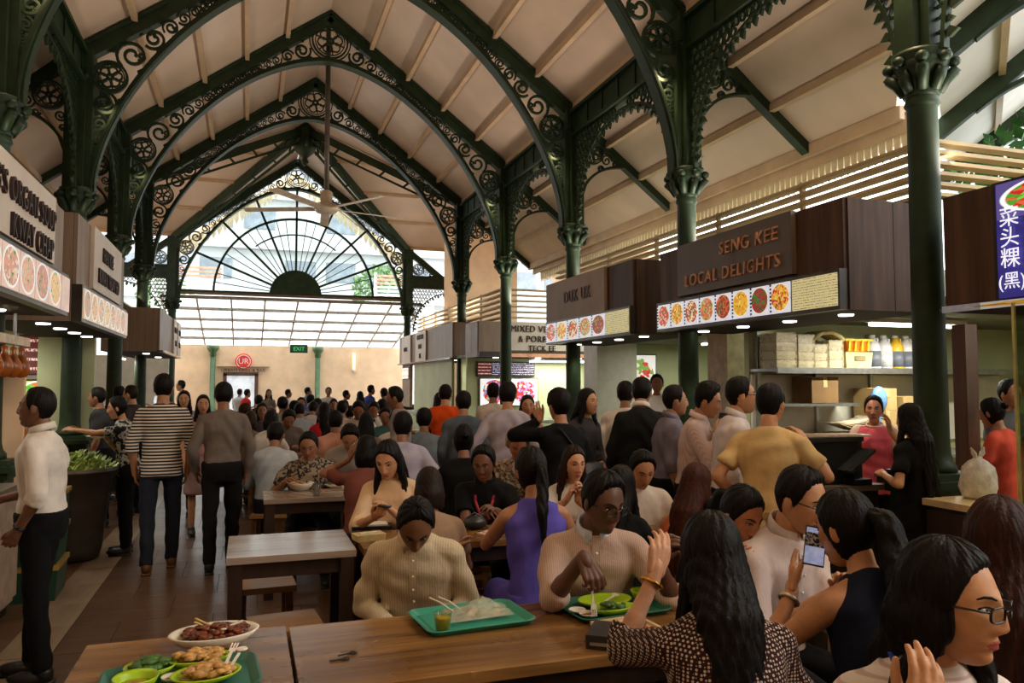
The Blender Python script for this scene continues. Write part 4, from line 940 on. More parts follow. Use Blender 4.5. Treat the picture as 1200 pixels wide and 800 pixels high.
for i in range(2):
    for j in range(4):
        t = thing('drink_bottle', 'orange drink bottle, %s in the %s row behind the glass case' % (('first', 'second', 'third', 'last')[j], ('front', 'back')[i]), 'bottle', (-2.3 + .09 * j, 9.2 + .1 * i, .922), 0, 'orange drinks on the left counter')
        MB().lathe([(.036, 0), (.038, .02), (.038, .2), (.02, .28), (.016, .33)], n=12).build('bottle', OJ, t, True); MB().lathe([(.019, .32), (.019, .36)], n=10).build('cap', M('cap_blue', (70, 76, 150), .4), t); k += 1
tb = thing('salad_tub', 'dark round tub heaped with cut lettuce beside the left counter', 'tub', (-1.52, 8.25, 0), 0)
MB().lathe([(.22, .02), (.24, .1), (.29, .55), (.33, .79), (.35, .81), (.35, .84), (.33, .84), (.32, .8), (.31, .78)], n=28).build('tub', M('tub_dark', (62, 54, 46), .5), tb, True); MB().ribbon(ring(0, 0, .355, 28), .03, .03, lambda a, b, c: (a, b, c + .845), True).build('rim', STEEL, tb); MB().lathe([(.2, 0), (.22, .03)], n=20).build('base', BLACK, tb)
lt = thing('lettuce_heap', 'heap of pale green curly lettuce in the dark tub', 'lettuce', (-1.52, 8.25, .81)); lt['kind'] = 'stuff'
LETM = M('lettuce_leaf', (178, 200, 124), .5, 0, .25, 9); m = MB(); rr = random.Random(3)
m.ell((0, 0, 0), (.29, .29, .13), 14, 8)
for kk in range(150):
    a, r = rr.uniform(0, 6.28), .3 * rr.random() ** .5; z = .15 * (1 - (r / .32) ** 2) + .01; cx, cy = r * math.cos(a), r * math.sin(a); az = rr.uniform(0, 6.28); s = rr.uniform(.05, .09); vs = [(cx, cy, z)]
    for q in range(8): b = az + q * PI / 4; rad = s * (1 if q % 2 else .72); vs.append((cx + math.cos(b) * rad, cy + math.sin(b) * rad, z + .03 * (1 if q % 2 else -.6) + .03 * math.cos(b)))
    m.add(vs, [(0, 1 + q, 1 + (q + 1) % 8) for q in range(8)])
m.build('leaves', LETM, lt)
BG = M('crate_green', (22, 60, 42), .5); BY = M('crate_yellow_rim', (150, 120, 44), .5)
for i in range(3):
    t = thing('stacked_crate', 'dark green crate with yellow rim by the left counter, %s in its stack' % ('lowest', 'middle', 'topmost')[i], 'crate', (-1.52, 6.95, .27 * i), .05, 'green crates on the left'); MB().box((0, 0, .12), (.34, .5, .24), 0, 0, None, .9).build('crate', BG, t); MB().box((0, 0, .25), (.36, .52, .035)).build('rim', BY, t)
rl = thing('hanging_rail', 'pale rail hung with glossy amber roast ducks at the left edge', 'rail', (0, 0, 0)); MB().bar((-1.72, 5.0, 1.98), (-1.72, 7.25, 1.98), .05, .07).build('bar', M('rail_pale', (216, 196, 164), .5), rl)
for y in (5.1, 6.0, 6.9): MB().bar((-1.72, y, 2.0), (-1.72, y, 2.2), .02).build('hanger', STEEL, rl)
DUCK = M('roast_duck_skin', (150, 78, 26), .22, 0, .3, 9)
dkp = None
for i in range(8):
    lab = 'glossy amber roast duck hanging from the pale rail, %s from the near end' % ('first', 'second', 'third', 'fourth', 'fifth', 'sixth', 'seventh', 'last')[i]; loc = (-1.72, 5.5 + .23 * i, 1.69)
    if dkp is None:
        dkp = thing('roast_duck', lab, 'duck', loc, 0, 'roast ducks on the rail'); m = MB(); m.lathe([(.0, 0), (.045, .01), (.065, .06), (.058, .11), (.032, .16), (.02, .2), (.024, .23), (.0, .245)], n=12); m.build('body', DUCK, dkp, True)
        MB().tube([(0, .0, .235), (0, .02, .265), (0, -.01, .285)], .005, 6).build('hook', STEEL, dkp); MB().ell((.015, .055, .09), (.02, .014, .04), 8, 6).ell((.015, -.055, .09), (.02, .014, .04), 8, 6).build('wings', DUCK, dkp, True)
    else: dup(dkp, loc, 0, lab)
t = thing('red_bucket', 'red plastic bucket on the left counter behind the white shirt at the left edge', 'bucket', (-2.2, 8.02, 1.44)); MB().lathe([(.08, 0), (.12, .2), (.125, .21)], n=16).build('bucket', M('bucket_red', (170, 36, 36), .4), t, True); MB().tube([(-.12, 0, .2), (0, .02, .23), (.12, 0, .2)], .006, 6).build('handle', STEEL, t)

# ================================================================ tables and what stands on them
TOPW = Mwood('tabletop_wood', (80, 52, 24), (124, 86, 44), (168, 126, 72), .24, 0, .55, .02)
TOPW_SHEEN = Mwood('tabletop_wood_sheen', (128, 110, 94), (156, 138, 122), (184, 166, 150), .17, 0, .55, .02)  # paler copy of the brown tabletop, reflected light put into its colour
TLEG = Mwood('table_leg_wood', (30, 18, 12), (44, 27, 18), (58, 38, 26), .45, 2, .8)
TZ = .76
def table(label, x0, x1, y0, y1, top=TOPW):
    t = thing('dining_table', label, 'table', ((x0 + x1) / 2, (y0 + y1) / 2, 0), 0, 'wooden dining tables'); a, b = (x1 - x0) / 2 - .004, (y1 - y0) / 2
    n = 4
    for i in range(n): MB().bbox((-a, -b + 2 * b * i / n + .0006, TZ - .035), (a, -b + 2 * b * (i + 1) / n - .0006, TZ)).build('plank', top, t)
    for q0 in (-b + .04, b - .065): MB().bbox((-a + .05, q0, TZ - .12), (a - .05, q0 + .025, TZ - .035)).build('apron', TLEG, t)
    for sx in (-1, 1):
        for sy in (-1, 1): MB().box((sx * (a - .045), sy * (b - .05), (TZ - .035) / 2), (.07, .07, TZ - .035)).build('leg', TLEG, t)
    return t
table('small wooden table nearest on the left, holding the tray of green dishes', -.50, .15, 2.31, 2.97)
table('long front wooden table holding the teal tray with the drink cup', .155, 1.62, 2.31, 2.95)
table('front wooden table past the right end of the long one', 2.4, 3.2, 2.31, 2.95)
table('bare wooden table with a pale sheen behind the front stools', -.09, .57, 4.19, 4.80, TOPW_SHEEN)
table('dark table in the second row before the purple dress', .60, 1.75, 4.19, 4.68)
table('dark table in the second row beside the orange top', 1.76, 3.0, 4.19, 4.68)
table('table in front of the black and grey patterned shirt', .13, 1.06, 6.2, 6.72, TOPW_SHEEN)
table('third row table beside the pale floral blouse', 1.07, 2.1, 6.2, 6.75)
table('third row table near the standing queue', 2.12, 3.0, 6.2, 6.75)
for r in range(6):
    for c in range(3): table('crowded dining table, %s of three in the %s row back' % (('leftmost', 'middle', 'rightmost')[c], ('fourth', 'fifth', 'sixth', 'seventh', 'eighth', 'ninth')[r]), .1 + 1.05 * c, 1.13 + 1.05 * c, 8.1 + 1.9 * r, 8.65 + 1.9 * r)
LIME = M('lime_melamine', (164, 200, 34), .3, 0, .04); LIMED = M('lime_melamine_dark', (96, 140, 30), .4); TEAL = M('tray_teal', (46, 146, 124), .4, 0, .05); TEALD = M('tray_green', (30, 96, 78), .4)
WPLA = M('white_melamine', (226, 218, 202), .35, 0, .03); TANP = M('tan_melamine', (208, 182, 140), .35)
def tray(label, c, w, d, rz, m):
    t = thing('food_tray', label, 'tray', c, rz)
    def rr(a, b, r, n=5): return [(sx * (a - r) + r * math.cos(q), sy * (b - r) + r * math.sin(q)) for sx, sy, q0 in ((1, 1, 0), (-1, 1, PI / 2), (-1, -1, PI), (1, -1, 1.5 * PI)) for q in [q0 + PI / 2 * i / n for i in range(n + 1)]]
    P0, P1, P2, P3 = rr(w / 2 - .025, d / 2 - .025, .03), rr(w / 2, d / 2, .045), rr(w / 2 - .006, d / 2 - .006, .04), rr(w / 2 - .03, d / 2 - .03, .028); n = len(P0); b = MB()
    vs = [(x, y, .0) for x, y in P0] + [(x, y, .022) for x, y in P1] + [(x, y, .024) for x, y in P2] + [(x, y, .006) for x, y in P3]
    fs = [tuple(reversed(range(n)))] + [(k * n + i, k * n + (i + 1) % n, (k + 1) * n + (i + 1) % n, (k + 1) * n + i) for k in range(3) for i in range(n)] + [tuple(3 * n + i for i in range(n))]
    b.add(vs, fs).build('tray', m, t); MB().bbox((-w / 2 + .04, -d / 2 + .04, .006), (w / 2 - .04, d / 2 - .04, .0075)).build('tray_floor', m, t); return t
def bowl(label, c, r, h, m, food=None, foodn=0, sy=1, rz=0, cat='bowl', seed=0):
    t = thing('food_' + cat, label, cat, c, rz); i = r * .94
    MB().lathe([(r * .5, 0), (r * .55, .004), (r * .8, h * .45), (r, h), (r * .97, h + .003), (i * .93, h * .9), (i * .75, h * .45), (r * .5, h * .22)], n=32, sy=sy).build(cat, m, t, True)
    if food:
        MB().lathe([(r * .2, h * .3), (r * .72, h * .55), (r * .4, h * .68), (r * .1, h * .72)], n=20, sy=sy).build('sauce', food, t, True)
        if foodn:
            q = random.Random(seed); b = MB()
            for k in range(foodn):
                a, rad = q.uniform(0, 6.28), r * .68 * q.random() ** .5; s = q.uniform(.008, .018); b.ell((rad * math.cos(a), rad * math.sin(a) * sy, h * .66 + q.uniform(0, .016) + .02 * (1 - rad / r)), (s * 1.5, s, s * .55), 7, 5, 0, Matrix.Rotation(q.uniform(0, 3), 3, 'Z'))
            o = b.build('food', food, t, True); o['kind'] = 'stuff'
    return t
FRICE = M('fried_food', (180, 138, 78), .45, 0, .3, 60); SOUP = M('clear_soup', (150, 130, 40), .12, 0, .15, 20); VEG = M('greens_food', (56, 92, 32), .4, 0, .4, 60); DARKN = M('dark_noodles', (92, 42, 22), .25, 0, .4, 50); MEAT = M('red_meat', (140, 60, 34), .35, 0, .4, 50); SAMBAL = M('red_sauce', (170, 50, 30), .3, 0, .2, 50)
tc = (-0.136, 2.569, 0.760); tray('dark green tray crowded with lime dishes at the near left corner', (-.17, 2.505, TZ), .44, .30, .06, TEALD)
zt = TZ + .009
bowl('lime bowl of clear soup at the front of the dark green tray', (-.285, 2.455, zt), .062, .042, LIME, SOUP)
bowl('lime bowl of green vegetables at the back left of the dark green tray', (-.26, 2.575, zt), .075, .03, LIME, VEG, 26, .9, .2, 'bowl', 1)
bowl('long lime dish heaped with golden fried food on the dark green tray', (-.125, 2.60, zt), .092, .032, LIME, FRICE, 60, .62, .1, 'dish', 2)
bowl('lime plate of rice with dark sauce on the dark green tray', (-.10, 2.475, zt), .10, .026, LIME, FRICE, 70, .75, .2, 'plate', 3)
bowl('tiny white sauce saucer between the lime bowls', (-.195, 2.505, zt), .03, .014, WPLA, SAMBAL, 0, 1, 0, 'saucer')
def cutlery(name, label, p, q, kind, m, rz=0):
    t = thing(name, label, 'cutlery', p); q = Vector(q) - Vector(p); b = MB(); b.bar((0, 0, 0), q * .7, .008, .004)
    x = q.normalized().cross(Vector((0, 0, 1))).normalized()
    if kind == 'fork':
        b.bar(q * .68, q * .8, .02, .004)
        for k in (-1, 0, 1): b.bar(q * .78 + x * .008 * k, q + x * .009 * k, .004, .003)
    elif kind == 'spoon': b.ell(q * .86, (.018, .018, .006), 10, 6)
    else: b.bar(q * .7, q, .007, .004)
    b.build('handle', m, t); return t
PLW = M('plastic_cutlery', (222, 214, 204), .3)
cutlery('plastic_fork', 'white plastic fork leaning on the lime plate of rice', (-.055, 2.455, zt + .03), (-.02, 2.56, zt + .075), 'fork', PLW)
cutlery('plastic_spoon', 'white plastic spoon leaning on the lime plate beside the fork', (-.04, 2.45, zt + .03), (.005, 2.545, zt + .07), 'spoon', PLW)
t = bowl('octagonal white dish of dark noodles with a spoon at the back of the left table', (-.09, 2.82, TZ), .145, .05, WPLA, DARKN, 110, .72, .12, 'dish', 4)
cutlery('chopstick', 'pale wooden chopstick lying across the dish of dark noodles, upper one', (-.06, 2.80, TZ + .052), (-.155, 2.90, TZ + .075), 'stick', M('chopstick_wood', (206, 174, 112), .5))
cutlery('chopstick', 'pale wooden chopstick lying across the dish of dark noodles, lower one', (-.07, 2.785, TZ + .052), (-.155, 2.875, TZ + .07), 'stick', M('chopstick_wood', (206, 174, 112), .5))
cutlery('soup_spoon', 'white soup spoon resting in the dish of dark noodles', (.0, 2.84, TZ + .07), (-.07, 2.80, TZ + .06), 'spoon', WPLA)
tray('teal tray with a drink cup and crumpled wrapping on the front table', (.805, 2.81, TZ), .42, .31, .08, TEAL)
t = thing('drink_cup', 'clear plastic cup of yellow drink on the teal tray', 'cup', (0.666, 2.686, 0.767)); MB().lathe([(.024, 0), (.032, .07), (.0325, .072), (.0315, .07), (.0235, .003)], n=20).build('cup', Mglass('cup_plastic', (240, 240, 220), .08), t, True); MB().lathe([(.0225, .002), (.029, .052), (.029, .054)], n=20).build('drink', M('yellow_drink', (208, 186, 40), .1, emit=.04), t, True)
for k, lab in ((0, 'white drinking straw lying left of the wrapping on the teal tray'), (1, 'second white drinking straw beside the crumpled wrapping')):
    t = thing('drinking_straw', lab, 'straw', (.665 + .035 * k, 2.86, TZ + .045)); MB().tube([(0, .03, .03), (.03, -.02, .022), (.06, -.075, .004)], .0035, 8).build('straw', WPLA, t)
t = thing('plastic_wrapping', 'crumpled translucent wrapping with food scraps on the teal tray', 'wrapping', (.83, 2.83, TZ + .011)); b = MB(); N = 14; q = random.Random(5)
hh = [[.012 + .03 * q.random() * math.sin(PI * i / N) * math.sin(PI * j / N) + .03 * math.exp(-((i - 9) ** 2 + (j - 11) ** 2) / 8) for j in range(N + 1)] for i in range(N + 1)]
b.add([((i / N - .5) * .25 + .012 * q.random(), (j / N - .5) * .17 + .03 * (i / N - .5), hh[i][j]) for i in range(N + 1) for j in range(N + 1)], [(i * (N + 1) + j, (i + 1) * (N + 1) + j, (i + 1) * (N + 1) + j + 1, i * (N + 1) + j + 1) for i in range(N) for j in range(N)]); b.build('film', Mfilm('wrap_film', (206, 206, 186), .55, .15), t, True)
b = MB()
for k in range(16): b.ell((q.uniform(-.07, .09), q.uniform(-.05, .03), .012), (.016, .011, .006), 7, 4)
o = b.build('food_scraps', FRICE, t, True); o['kind'] = 'stuff'
tray('dark teal tray with lime plates before the pale striped shirt', (1.36, 2.76, TZ), .40, .30, .06, TEALD)
bowl('wide lime plate at the back of the dark teal tray', (1.35, 2.80, zt), .115, .024, LIME, None, 0, .7, .1, 'plate')
bowl('lime dish with leftover greens at the front of the dark teal tray', (1.33, 2.685, zt), .098, .026, LIME, VEG, 12, .5, .1, 'dish', 6)
bowl('small deep lime bowl at the right of the dark teal tray', (1.52, 2.80, zt), .05, .042, LIME)
bowl('white sauce saucer at the left end of the dark teal tray', (1.205, 2.74, zt), .034, .012, WPLA, None, 0, 1, 0, 'saucer'); bowl('white saucer of red sauce beside the empty saucer', (1.225, 2.685, zt), .034, .012, WPLA, SAMBAL, 0, 1, 0, 'saucer')
cutlery('plastic_spoon', 'white plastic spoon lying on the wide lime plate', (1.33, 2.76, zt + .026), (1.42, 2.83, zt + .03), 'spoon', PLW)
t = thing('square_plate', 'square tan plate with red meat beside the black wallet', 'plate', (1.30, 2.50, TZ), .1); MB().box((0, 0, .008), (.20, .20, .012), 0, 0, None, .85).box((0, .095, .016), (.2, .012, .012)).box((0, -.095, .016), (.2, .012, .012)).box((.095, 0, .016), (.012, .18, .012)).box((-.095, 0, .016), (.012, .18, .012)).build('plate', TANP, t)
b = MB()
for k in range(40): b.ell((q.uniform(-.06, .07), q.uniform(-.05, .04), .018 + q.uniform(0, .014)), (.013, .009, .006), 7, 4, 0, Matrix.Rotation(q.uniform(0, 3), 3, 'Z'))
o = b.build('food', MEAT, t, True); o['kind'] = 'stuff'
t = thing('long_wallet', 'black long wallet standing near the table edge', 'wallet', (1.165, 2.43, TZ), -.62); MB().box((0, 0, .022), (.09, .17, .044), 0, 0, None, .96).build('body', M('wallet_leather', (44, 44, 46), .4, 0, .1, 20, .2, 80), t); MB().box((0, -.087, .02), (.06, .004, .01)).build('zip', STEEL, t); MB().box((0, 0, .0455), (.088, .168, .003)).build('flap', M('wallet_leather', (44, 44, 46), .4), t)
KEYS = thing('key_pair', 'two small dark keys lying on the front table', 'keys', (0.313, 2.550, 0.761))
MB().ribbon(ring(0, 0, .011, 12), .006, .003, lambda a, b, c: (a, b, c + .002), True).bar((.011, 0, .002), (-.05, -.004, .002), .006, .003).bar((-.04, -.003, .002), (-.04, -.012, .002), .005, .003).build('key', M('key_metal', (54, 42, 34), .4, .6), KEYS); MB().ribbon(ring(.03, .045, .011, 12), .006, .003, lambda a, b, c: (a, b, c + .003), True).bar((.02, .045, .003), (-.02, .03, .003), .006, .003).build('key', M('key_metal', (54, 42, 34), .4, .6), KEYS)
# second and third row table things
t = thing('tissue_pack', 'cream tissue pack at the near edge of the second row table', 'tissue pack', (0.666, 4.439, 0.760), .2); MB().box((0, 0, .018), (.17, .11, .036), 0, 0, None, .94).build('pack', M('tissue_pack', (216, 196, 140), .5), t); MB().box((0, 0, .038), (.1, .02, .005)).build('slit', WHITE, t)
t = thing('folded_book', 'open dark folder with white pages on the second row table', 'folder', (0.740, 4.798, 0.760), -.15); MB().box((0, 0, .01), (.24, .16, .02)).build('cover', BLACK, t); MB().box((-.01, .0, .024), (.2, .13, .008), .1).build('pages', WHITE, t)
bowl('large white bowl before the black and grey patterned shirt', (0.433, 6.678, 0.760), .11, .06, WPLA, FRICE, 14, 1, 0, 'bowl', 8); bowl('white oval dish right of the large white bowl', (0.732, 6.743, 0.760), .10, .03, WPLA, VEG, 12, .7, 0, 'dish', 9); bowl('small white cup-like bowl by the cream blouse', (0.789, 6.556, 0.760), .045, .04, WPLA)
t = thing('glass_tumbler', 'clear glass of water on the second row table edge behind the bare table', 'glass', (0.403, 5.829, 0.760)); MB().lathe([(.028, 0), (.033, .1), (.031, .1), (.026, .006)], n=16).build('glass', Mglass('tumbler_glass', (230, 238, 240), .1), t, True)
t['label'] = 'clear water tumbler on the near edge of the third row table'; t.location = (0.531, 6.282, 0.760)
t = thing('dark_clutch', 'dark rounded purse on the table by the black polo with red lanyard', 'purse', (1.320, 4.540, 0.760)); MB().ell((0, 0, .04), (.08, .05, .04), 14, 8).build('purse', M('purse_black', (34, 36, 36), .35), t, True); MB().tube([(-.05, 0, .07), (0, 0, .1), (.05, 0, .07)], .005, 6).build('handle', BLACK, t)
t = thing('pink_napkin', 'pale pink paper napkin beside the dark purse', 'napkin', (1.351, 4.360, 0.760)); MB().box((0, 0, .006), (.1, .08, .01), .4).box((.01, 0, .014), (.07, .06, .01), .9).build('napkin', M('napkin_pink', (226, 186, 180), .8), t)
t = thing('water_bottle', 'clear plastic water bottle in front of the pale floral blouse', 'bottle', (2.103, 6.049, 0.760)); MB().lathe([(.03, 0), (.032, .01), (.032, .15), (.014, .19), (.014, .205)], n=14).build('bottle', Mglass('bottle_plastic', (200, 214, 236), .15), t, True); MB().lathe([(.033, .06), (.033, .12)], n=14).build('label', M('bottle_label', (90, 110, 190), .5), t, True); MB().lathe([(.016, .2), (.016, .222)], n=12).build('cap', M('cap_blue', (70, 76, 150), .4), t)
TZL = [('white', WPLA), ('lime', LIME), ('tan', TANP)]; q = random.Random(11)
for r in range(5):
    for c in range(3):
        for k in range(2):
            nm, m = TZL[(r + c + k) % 3]; x = .35 + 1.05 * c + .5 * k + q.uniform(-.05, .05)
            bowl('%s %s dish on the %s table of the %s row back' % (('left hand', 'right hand')[k], nm, ('leftmost', 'middle', 'rightmost')[c], ('fourth', 'fifth', 'sixth', 'seventh', 'eighth')[r]), (x, 8.37 + 1.9 * r, TZ), .1, .04, m, FRICE, 0, .9, 0, 'bowl')

# ================================================================ people
def RX(a): c, s = math.cos(a), math.sin(a); return np.array(((1, 0, 0), (0, c, -s), (0, s, c)))
def RY(a): c, s = math.cos(a), math.sin(a); return np.array(((c, 0, s), (0, 1, 0), (-s, 0, c)))
def RZ(a): c, s = math.cos(a), math.sin(a); return np.array(((c, -s, 0), (s, c, 0), (0, 0, 1)))
V = lambda *a: np.array(a, float)
def unit(v): return v / (np.linalg.norm(v) + 1e-9)
def cap(mb, p0, r0, p1, r1, n=10, f0=False, f1=False):
    p0, p1 = np.array(p0, float), np.array(p1, float); d = unit(p1 - p0); pts = []; rs = []
    if not f0: pts += [p0 - d * r0 * .96, p0 - d * r0 * .7]; rs += [r0 * .28, r0 * .71]
    pts += [p0, p1]; rs += [r0, r1]
    if not f1: pts += [p1 + d * r1 * .7, p1 + d * r1 * .96]; rs += [r1 * .71, r1 * .28]
    mb.tube(pts, rs, n)
def loft(mb, rings, n=18, e=2.5):
    base = len(mb.v)
    for c, X, Y, hw, hd in rings:
        for k in range(n):
            t = 2 * PI * k / n; a, b = math.cos(t), math.sin(t)
            a = math.copysign(abs(a) ** (2 / e), a); b = math.copysign(abs(b) ** (2 / e), b)
            mb.v.append(tuple(c + X * a * hw + Y * b * hd))
    for i in range(len(rings) - 1):
        for k in range(n): mb.f.append((base + i * n + k, base + i * n + (k + 1) % n, base + (i + 1) * n + (k + 1) % n, base + (i + 1) * n + k)); mb.m.append(0)
    mb.f.append(tuple(base + k for k in reversed(range(n)))); mb.m.append(0); q = base + (len(rings) - 1) * n
    mb.f.append(tuple(q + k for k in range(n))); mb.m.append(0)
def ik(S, T, L1, L2, pole):
    d = T - S; D = np.linalg.norm(d); D = min(max(D, abs(L1 - L2) + .02), (L1 + L2) * .985); u = unit(d); T2 = S + u * D
    a = (L1 * L1 - L2 * L2 + D * D) / (2 * D); h = math.sqrt(max(0, L1 * L1 - a * a)); p = np.array(pole, float); p = p - u * (p @ u)
    return S + u * a + unit(p) * h, T2
# ---- head surface -------------------------------------------------------------------
def head_grid(nu, nv, female=False, feat=1.0):
    s = np.linspace(-1, 1, nu + 1)[:-1]; th = PI * np.sign(s) * np.abs(s) ** 1.25
    ph = np.linspace(-PI / 2, PI / 2, nv + 1); T, Pp = np.meshgrid(th, ph)
    a, b, c = (.071 if female else .075), .094, .116
    cp = np.abs(np.cos(Pp)) ** .86; x = a * cp * np.sin(T); y = b * cp * np.cos(T); z = c * np.sin(Pp)
    t = np.clip(-z / c, 0, 1); jw = .36 if female else .27
    x = x * (1 - jw * t ** 1.5); y = np.where(y < 0, y * (1 - .40 * t), y * (1 - .06 * t)) + .036 * t ** 2.2
    x = x * (1 + .03 * np.exp(-((z - .05) / .04) ** 2)); y = np.where(z > 0, y - .006 * np.clip(z / c, 0, 1), y)
    if feat:
        g = lambda u, m, sg: np.exp(-((u - m) ** 2) / (2 * sg * sg)); fr = np.clip(np.cos(T), 0, 1) ** .5 * (np.cos(T) > 0); ax = np.abs(x)
        A = np.interp(z, [-.046, -.036, -.028, 0.0, .024, .03], [0, .016, .021, .012, .004, 0]); sg = np.interp(z, [-.036, -.02, .02], [.0115, .0085, .007])
        d = A * np.exp(-x * x / (2 * sg * sg)) + .006 * g(ax, .013, .0055) * g(z, -.033, .006)
        d += -.0085 * g(ax, .031, .0125) * g(z, .010, .009) + .004 * g(z, .028, .007) * g(x, 0, .038)
        d += .005 * g(ax, .042, .014) * g(z, -.016, .016)
        lf = 1.15 if female else 1
        d += lf * (.0065 * g(z, -.0585, .0042) * g(x, 0, .016) + .0072 * g(z, -.069, .0048) * g(x, 0, .0145)) - .0035 * g(z, -.0635, .002) * g(x, 0, .02)
        d += -.003 * g(z, -.081, .005) * g(x, 0, .02) + .0065 * g(z, -.098, .011) * g(x, 0, .017)
        y = y + d * fr * feat
    return x, y, z, T, Pp
def grid_faces(nu, nv):
    f = []
    for i in range(nv):
        for k in range(nu):
            a, b = i * nu + k, i * nu + (k + 1) % nu
            f.append((a, b, b + nu, a + nu))
    return f
HAIRLINE = {'m': ([0, 25, 42, 58, 70, 80, 92, 104, 118, 140, 180], [.093, .091, .080, .054, .004, -.016, .012, .008, -.05, -.066, -.072]),
            'recede': ([0, 25, 42, 58, 70, 80, 92, 104, 118, 140, 180], [.106, .104, .092, .062, .006, -.016, .012, .008, -.05, -.066, -.072]),
            'f': ([0, 20, 40, 55, 68, 80, 95, 120, 180], [.080, .078, .066, .040, .0, -.05, -.085, -.095, -.095]),
            'fringe': ([0, 25, 45, 58, 68, 80, 95, 120, 180], [.036, .034, .036, .02, -.03, -.07, -.09, -.095, -.095])}
def hair_grid(nu, nv, style, line, top, side, female, seed=0):
    x, y, z, T, Pp = head_grid(nu, nv, female, 0); az = np.degrees(np.abs(T)); zh = np.interp(az, *HAIRLINE[line]); rr = np.random.default_rng(seed)
    jag = (.003 * np.sin(T * 23 + seed) + .002 * np.sin(T * 51 + 2 * seed)) * np.cos(Pp) ** 2 * (.25 if line == 'f' else 1)
    m = np.clip((z - zh - jag) / np.where((az < 60) & (line in ('m', 'recede')), .03, .018) + .5, 0, 1); m = m * m * (3 - 2 * m)
    up = np.clip((z + .01) / .10, 0, 1); th = side + (top - side) * up
    strand = np.sin(T * 37 + 4 * np.sin(Pp * 4 + seed)) * .0009 + np.sin(T * 13 + seed + Pp * 5) * .0018 * up
    if style == 'spiky': strand = strand + .012 * up * np.abs(np.sin(T * 9 + Pp * 13))
    if style == 'curly': strand = strand + .006 * np.sin(T * 17 + Pp * 21) * np.sin(Pp * 29)
    n = np.stack((x / .075 ** 2, y / .094 ** 2, z / .116 ** 2), -1); n /= np.linalg.norm(n, axis=-1, keepdims=True) + 1e-9
    dd = np.where(m > 0, -.012 + (th + strand + .012) * m, -.012)
    return np.stack((x, y, z), -1) + n * dd[..., None], m
EYEW = M('eye_white', (186, 172, 160), .25, vary=0); IRIS = M('eye_iris', (34, 22, 16), .15, vary=0); LIPF = M('lips_rose', (168, 84, 78), .4); LIPM = M('lips_brown', (136, 82, 66), .5); BROWM = hairmat((22, 17, 14))
JOBS = []; PEOPLE = []
class Person: pass
STOOLW = Mwood('stool_wood', (70, 44, 26), (98, 64, 38), (122, 84, 52), .4, 0, .8)
def make_stool():
    t = thing('wooden_stool', 'x', 'stool'); MB().box((0, 0, .435), (.34, .34, .035)).build('seat', Mwood('stool_seat_sheen', (128, 92, 56), (158, 118, 76), (184, 146, 100), .35, 0, .8), t)  # seat paler than the legs, with reflected light put into its colour
    for sx in (-1, 1):
        for sy in (-1, 1): MB().bar((sx * .14, sy * .14, 0), (sx * .13, sy * .13, .42), .04).build('leg', STOOLW, t)
        MB().bar((sx * .137, -.13, .15), (sx * .137, .13, .15), .03).bar((-.13, sx * .137, .2), (.13, sx * .137, .2), .03).build('stretcher', STOOLW, t)
    return t
STOOL = make_stool(); stool_used = [False]
def add_stool(x, y, rz, s, label):
    if not stool_used[0]: o = STOOL; stool_used[0] = True; o.location = (x, y, 0); o.rotation_euler = (0, 0, rz); o['label'] = label; o['group'] = 'wooden stools'
    else: o = dup(STOOL, (x, y, 0), rz, label, 'wooden stools')
    o.scale = (1, 1, s); return o
ARMS = {'down': dict(t=(.25, .03, -.51), rel=1), 'table': dict(t=(.13, .34, .76)), 'lap': dict(t=(.10, .26, .66)), 'chest': dict(t=(.07, .30, 1.20)), 'eat': dict(t=(.05, .30, .98)), 'phone': dict(t=(.06, .30, .98)), 'walk': dict(t=(.23, .12, -.48), rel=1)}
